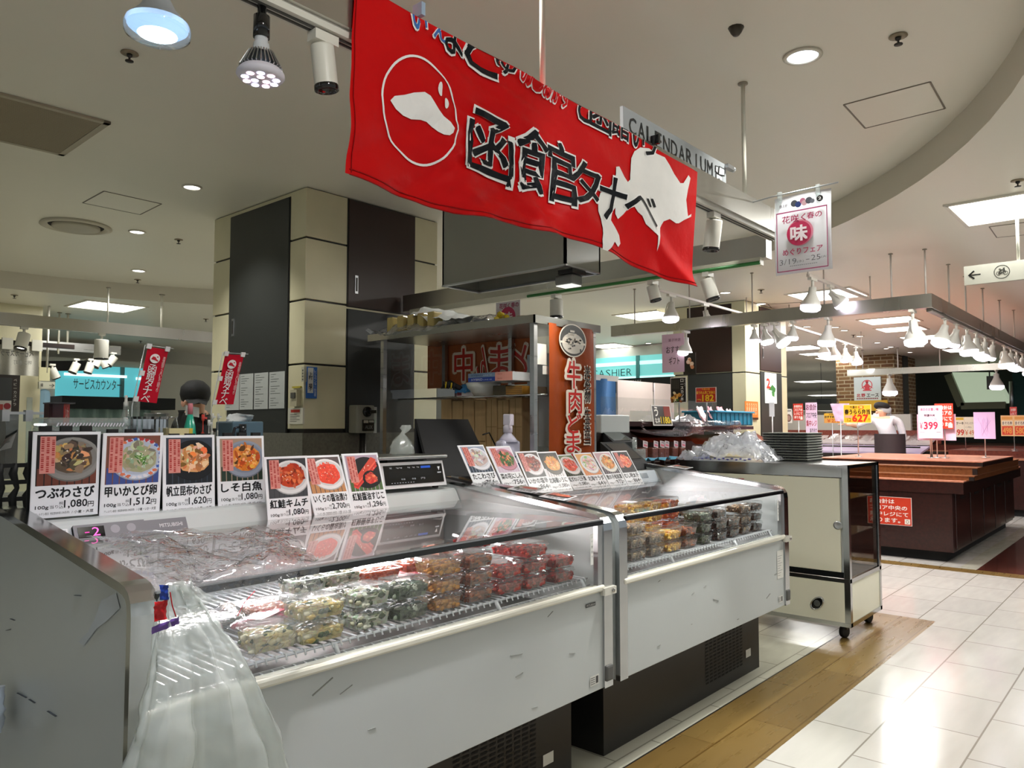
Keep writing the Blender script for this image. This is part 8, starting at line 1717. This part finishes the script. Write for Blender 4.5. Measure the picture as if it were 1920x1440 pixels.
# sloping lit soffit (underside of an escalator) in the dark back corner
t = thing('escalator_soffit', (18.6, 2.6, 1.6), 'pale sloping lit underside of an escalator in the dark corner', 'soffit'); XE = 18.4
Q = lambda px, py, X=XE: at(px, py, X=X)
p1, p2, p3, p4 = Q(1785, 698), Q(1862, 698), Q(1893, 755), Q(1810, 757)
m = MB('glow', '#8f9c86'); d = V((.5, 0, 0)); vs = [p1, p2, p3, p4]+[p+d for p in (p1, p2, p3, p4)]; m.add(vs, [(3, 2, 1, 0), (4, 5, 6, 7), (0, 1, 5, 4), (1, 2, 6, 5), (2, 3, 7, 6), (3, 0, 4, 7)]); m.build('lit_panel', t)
m = MB('paint', '#6f7350')
for a_, b_ in ((p1, p4), (p4, p3)): m.bar(a_+V((-.05, .06, -.05)), b_+V((-.05, .06, -.05)), .16, .14)
m.build('edge_beam', t); MB('alu').tube([Q(1896, 715), Q(1897, 780)], .04, 8).build('handrail_post', t)
m = MB('matte', '#1f4a48'); a, b = Q(1898, 700), Q(1960, 790); m.box((XE, b.y, b.z), (XE+.05, a.y, a.z)); m.build('teal_panel', label='dark teal panel at the right edge beside the escalator', cat='panel')
q_ = Q(1855, 705, 17.5); r_ = Q(1855, 730, 17.5); m = MB('paint', '#3a3d38').box((17.5, q_.y-.12, r_.z), (17.55, q_.y+.05, q_.z)); m.tube([(17.52, q_.y, q_.z), (17.52, q_.y, ZL)], .012, 6); m.build('lane_sign', label='small dark numbered board hanging before the lit soffit', cat='sign')
# a few far stalls and shelving under the back gallery
for k, (px0, px1, y_, col, lab) in enumerate(((1476, 1520, 10.0, '#a8a398', 'pale far stall block at the left of the back gallery'), (1520, 1568, 11.0, '#b4afa6', 'pale far stall block beside the brick pillar'))):
    a, b = at(px0, 790, X=17+k), at(px1, 790, X=17+k); MB('paint', col).bbox((17+k, b.y, 0), (18+k, a.y, at(px0, 770, X=17+k).z), .02).build('far_stall', label=lab, cat='stall')
MB('wall_grey').box((30, 5.2, 0), (30.1, 16, 2.1)).build('far_partition', label='long pale partition at the back of the gallery', cat='partition')

# ================================================================ PEOPLE
def skin_person(name, joints, edges, root_i, colours, parent):
    me = bpy.data.meshes.new(name); me.from_pydata([V(j[0]) for j in joints], edges, [])
    o = bpy.data.objects.new(name, me); COL.objects.link(o)
    md = o.modifiers.new('skin', 'SKIN'); md.use_smooth_shade = True
    for i, j in enumerate(joints):
        sv = me.skin_vertices[0].data[i]; r_ = j[1]; sv.radius = r_ if isinstance(r_, tuple) else (r_, r_); sv.use_root = (i == root_i)
    o.modifiers.new('sub', 'SUBSURF').levels = 2
    ev = o.evaluated_get(bpy.context.evaluated_depsgraph_get()); m2 = bpy.data.meshes.new_from_object(ev)
    bpy.data.objects.remove(o); bpy.data.meshes.remove(me)
    m = MB('skin'); vs = [v.co.copy() for v in m2.vertices]
    for p in m2.polygons:
        c = sum((vs[i] for i in p.vertices), V((0, 0, 0)))/len(p.vertices); m.f.append(tuple(p.vertices)); mt, cl = colours(c); m.mt.append(mt); m.cl.append(C(cl)); m.sm.append(True)
    m.v = vs; bpy.data.meshes.remove(m2); return m.build('body', parent)
def finger(m, a, d, n, L, r, curl):
    pts = [V(a)]; dd = V(d).normalized(); ax = V(n)
    for k in range(3): pts.append(pts[-1]+dd*L*(.42, .32, .26)[k]); dd = (dd-ax*curl*(.5+.3*k)).normalized()
    m.tube(pts, [r, r*.95, r*.88, r*.6], 8)
# clerk in white reaching to the left, far right
CPX = 12.1; hd = at(1653, 772, X=CPX); hx, hy, hz = CPX, hd.y, hd.z
t = thing('person', (hx, hy-.02, 0), 'clerk in a white jacket, brown apron and dark cap reaching out an arm', 'person')
E = lambda x, y, z: (hx+x, hy+y, z)            # +y is towards the left of the view
hand = at(1582, 796, X=CPX-.25)
J = [(E(.02, -.10, .95), (.14, .12)), (E(.02, -.09, 1.10), (.15, .12)), (E(0, -.06, 1.28), (.17, .12)), (E(0, -.03, 1.40), (.12, .10)), (E(0, .0, hz-.10), .05), (E(0, .0, hz-.02), (.085, .09)), (E(0, .0, hz+.06), (.085, .09)),
     (E(-.05, .17, 1.385), .062), (E(-.12, .33, 1.30), .05), ((hand.x, hand.y-.10, hand.z+.0), .030), ((hand.x, hand.y-.02, hand.z+.005), (.022, .035)),
     (E(.06, -.22, 1.36), .062), (E(.08, -.27, 1.12), .05), (E(-.02, -.18, .98), .036), (E(-.06, -.10, .98), .03),
     (E(0, .02, .88), .10), (E(0, .03, .48), .068), (E(0, .04, .08), .05), (E(-.10, .05, .04), .04), (E(.03, -.20, .88), .10), (E(.03, -.21, .48), .068), (E(.03, -.22, .08), .05), (E(-.07, -.22, .04), .04)]
ED = [(0, 1), (1, 2), (2, 3), (3, 4), (4, 5), (5, 6), (3, 7), (7, 8), (8, 9), (9, 10), (3, 11), (11, 12), (12, 13), (13, 14), (0, 15), (15, 16), (16, 17), (17, 18), (0, 19), (19, 20), (20, 21), (21, 22)]
def colr(c):
    if c.z > hz-.098 and abs(c.y-hy) < .12: return 'skin', '#d9a78c'
    if c.y > hand.y-.16: return 'skin', '#d9a78c'
    if c.z < .92: return 'cloth', '#17151a'
    return 'cloth', '#d5d3da'
skin_person('body', J, ED, 0, colr, t)
m = MB('skin', '#d9a78c'); d = V((0, 1, .05)); nrm = V((0, 0, 1))
for k, (dx, L, cu) in enumerate(((-.03, .062, .25), (-.01, .072, .2), (.012, .066, .25), (.032, .052, .3))): finger(m, (hand.x+dx, hand.y+.01, hand.z), d, nrm, L, .0085, cu)
finger(m, (hand.x-.035, hand.y-.05, hand.z+.01), V((-.6, .7, .3)), nrm, .05, .010, .1); m.build('fingers', t)
m = MB('skin', '#d9a78c'); m.blob((hx-.085, hy+.045, hz-.015), (.014, .02, .016), random.Random(1), None, '#d3a086', .05, 2); m.blob((hx+.005, hy-.0, hz-.03), (.02, .012, .03), random.Random(1), None, '#cf9c82', .05, 2)
m.blob((hx-.07, hy+.05, hz+.02), (.008, .012, .007), random.Random(1), None, '#241a18', .05, 1); m.blob((hx-.07, hy+.045, hz-.05), (.012, .022, .006), random.Random(1), None, '#b86a62', .05, 1); m.build('face', t)
m = MB('cloth', '#e3e4e6'); m.grid(lambda u, v: V((hx-.09+.03*abs(u-.4), hy+.095-.08*u, hz-.085+.06*v)), 8, 5); m.build('mask', t)
m = MB('cloth', '#b9bcc0'); m.lathe([(.09, -.0), (.10, .03), (.09, .09), (.05, .12), (.001, .13)], (hx+.02, hy-.02, hz-.02), (.25, -.2, 1), 22); m.blob((hx+.06, hy-.06, hz-.05), (.06, .06, .05), random.Random(3), None, '#a9adb2', .08, 2); m.build('hair_net', t)
m = MB('matte', '#120d10'); m.lathe([(.098, 0), (.112, .02), (.108, .06), (.075, .085), (.001, .092)], (hx+.0, hy-.0, hz+.045), (.25, -.15, 1), 24); m.build('cap', t)
m = MB('cloth', '#d5d3da'); m.lathe([(.17, 0), (.165, .12), (.19, .0)], E(.02, -.11, .93), k=26, cap=False, sx=.8); m.build('jacket_hem', t)
m = MB('cloth', '#2c1f22')
m.grid(lambda u, v: V(E(.02+.205*math.cos(2.2+4.4*u)*1.0, -.09+.215*math.sin(2.2+4.4*u), .52+.66*v)), 24, 8); m.build('apron', t)
# dark capped person bending over behind the nearer case
BX = 2.88; hd = at(376, 746, X=BX); by_ = hd.y; hz = hd.z
t = thing('person', (BX, by_, 0), 'person in black with a black cap and white mask, head bowed behind the counter goods', 'person')
sL = at(322, 790, X=BX).y; sR = at(392, 800, X=BX).y; sw = max(.14, (sL-sR)/2*.8); cyy = (sL+sR)/2
J = [((BX+.12, cyy+.02, .95), (.15, .12)), ((BX+.12, cyy+.02, 1.12), (.16, .12)), ((BX+.06, cyy+.02, hz-.26), (.17, .12)), ((BX+.02, cyy, hz-.17), (.12, .09)), ((BX-.02, by_+.01, hz-.10), .055), ((BX-.05, by_-.015, hz-.03), (.085, .095)), ((BX-.05, by_-.015, hz+.05), (.085, .095)),
     ((BX+.04, cyy+sw, hz-.20), .065), ((BX-.02, cyy+sw+.05, hz-.46), .052), ((BX-.22, cyy+sw-.08, 1.12), .036), ((BX+.04, cyy-sw, hz-.22), .065), ((BX-.02, cyy-sw-.04, hz-.48), .052), ((BX-.22, cyy-sw+.08, 1.12), .036),
     ((BX+.12, cyy+.10, .85), .10), ((BX+.12, cyy+.10, .45), .07), ((BX+.12, cyy+.10, .035), .05), ((BX+.12, cyy-.08, .85), .10), ((BX+.12, cyy-.08, .45), .07), ((BX+.12, cyy-.08, .035), .05)]
ED = [(0, 1), (1, 2), (2, 3), (3, 4), (4, 5), (5, 6), (3, 7), (7, 8), (8, 9), (3, 10), (10, 11), (11, 12), (0, 13), (13, 14), (14, 15), (0, 16), (16, 17), (17, 18)]
hz_, HB = hz, by_
def colb(c):
    if c.z > hz_-.125 and abs(c.y-HB) < .13: return 'skin', '#c9987c'
    if c.x < BX-.17 and c.z < 1.2: return 'skin', '#c9987c'
    return 'cloth', '#0e0e10'
skin_person('body', J, ED, 0, colb, t)
hc = V((BX-.05, by_-.015, hz))
m = MB('matte', '#050506'); m.lathe([(.104, -.03), (.112, .01), (.106, .06), (.07, .10), (.001, .112)], hc+V((-.0, -.0, .02)), (-.22, -.42, 1), 26)
m.grid(lambda u, v: hc+V((-.03, -.085, .0))+V((-.3, -.9, -.38)).normalized()*(.12*v)+V((.95, -.3, 0))*(.17*(u-.5))*(1-.35*v)+V((0, 0, -.02*abs(u-.5)*2)), 8, 5, col='#050506'); m.build('cap', t)
m = MB('cloth', '#0d0d0e'); m.blob(hc+V((.03, .075, -.0)), (.07, .05, .09), random.Random(5), None, '#100d0c', .06, 2); m.build('hair', t)
m = MB('skin', '#c9987c'); m.blob(hc+V((-.0, .0, -.045))+V((-.085, .02, 0)), (.012, .03, .03), random.Random(1), None, '#c2917a', .05, 2); m.blob(hc+V((-.095, -.045, -.04)), (.016, .016, .02), random.Random(1), None, '#c9987c', .05, 2); m.blob(hc+V((-.09, -.02, -.018)), (.006, .012, .006), random.Random(1), None, '#1a1412', .05, 1); m.build('face', t)
m = MB('cloth', '#c9ccca'); m.grid(lambda u, v: hc+V((-.09+.05*u+.02*abs(u-.5), -.01-.12*u, -.135+.075*v-.02*u)), 8, 5); m.build('mask', t)
m = MB('cloth', '#101012'); m.lathe([(.085, -.03), (.075, .03), (.08, .05)], (BX, cyy+.02, hz-.15), (-.1, -.1, 1), 22, cap=False); m.build('collar', t)
m = MB('skin', '#c9987c')
for sg in (1, -1):
    hp = V((BX-.24, cyy+sg*(sw-.08), 1.11))
    for k in range(4): finger(m, hp+V((-.0, (k-1.5)*.018, 0)), V((-1, 0, -.3)), ZZ, (.06, .07, .066, .05)[k], .0085, .4)
    finger(m, hp+V((.02, -sg*.035, 0)), V((-.7, -sg*.6, -.2)), ZZ, .05, .010, .2)
m.build('fingers', t)
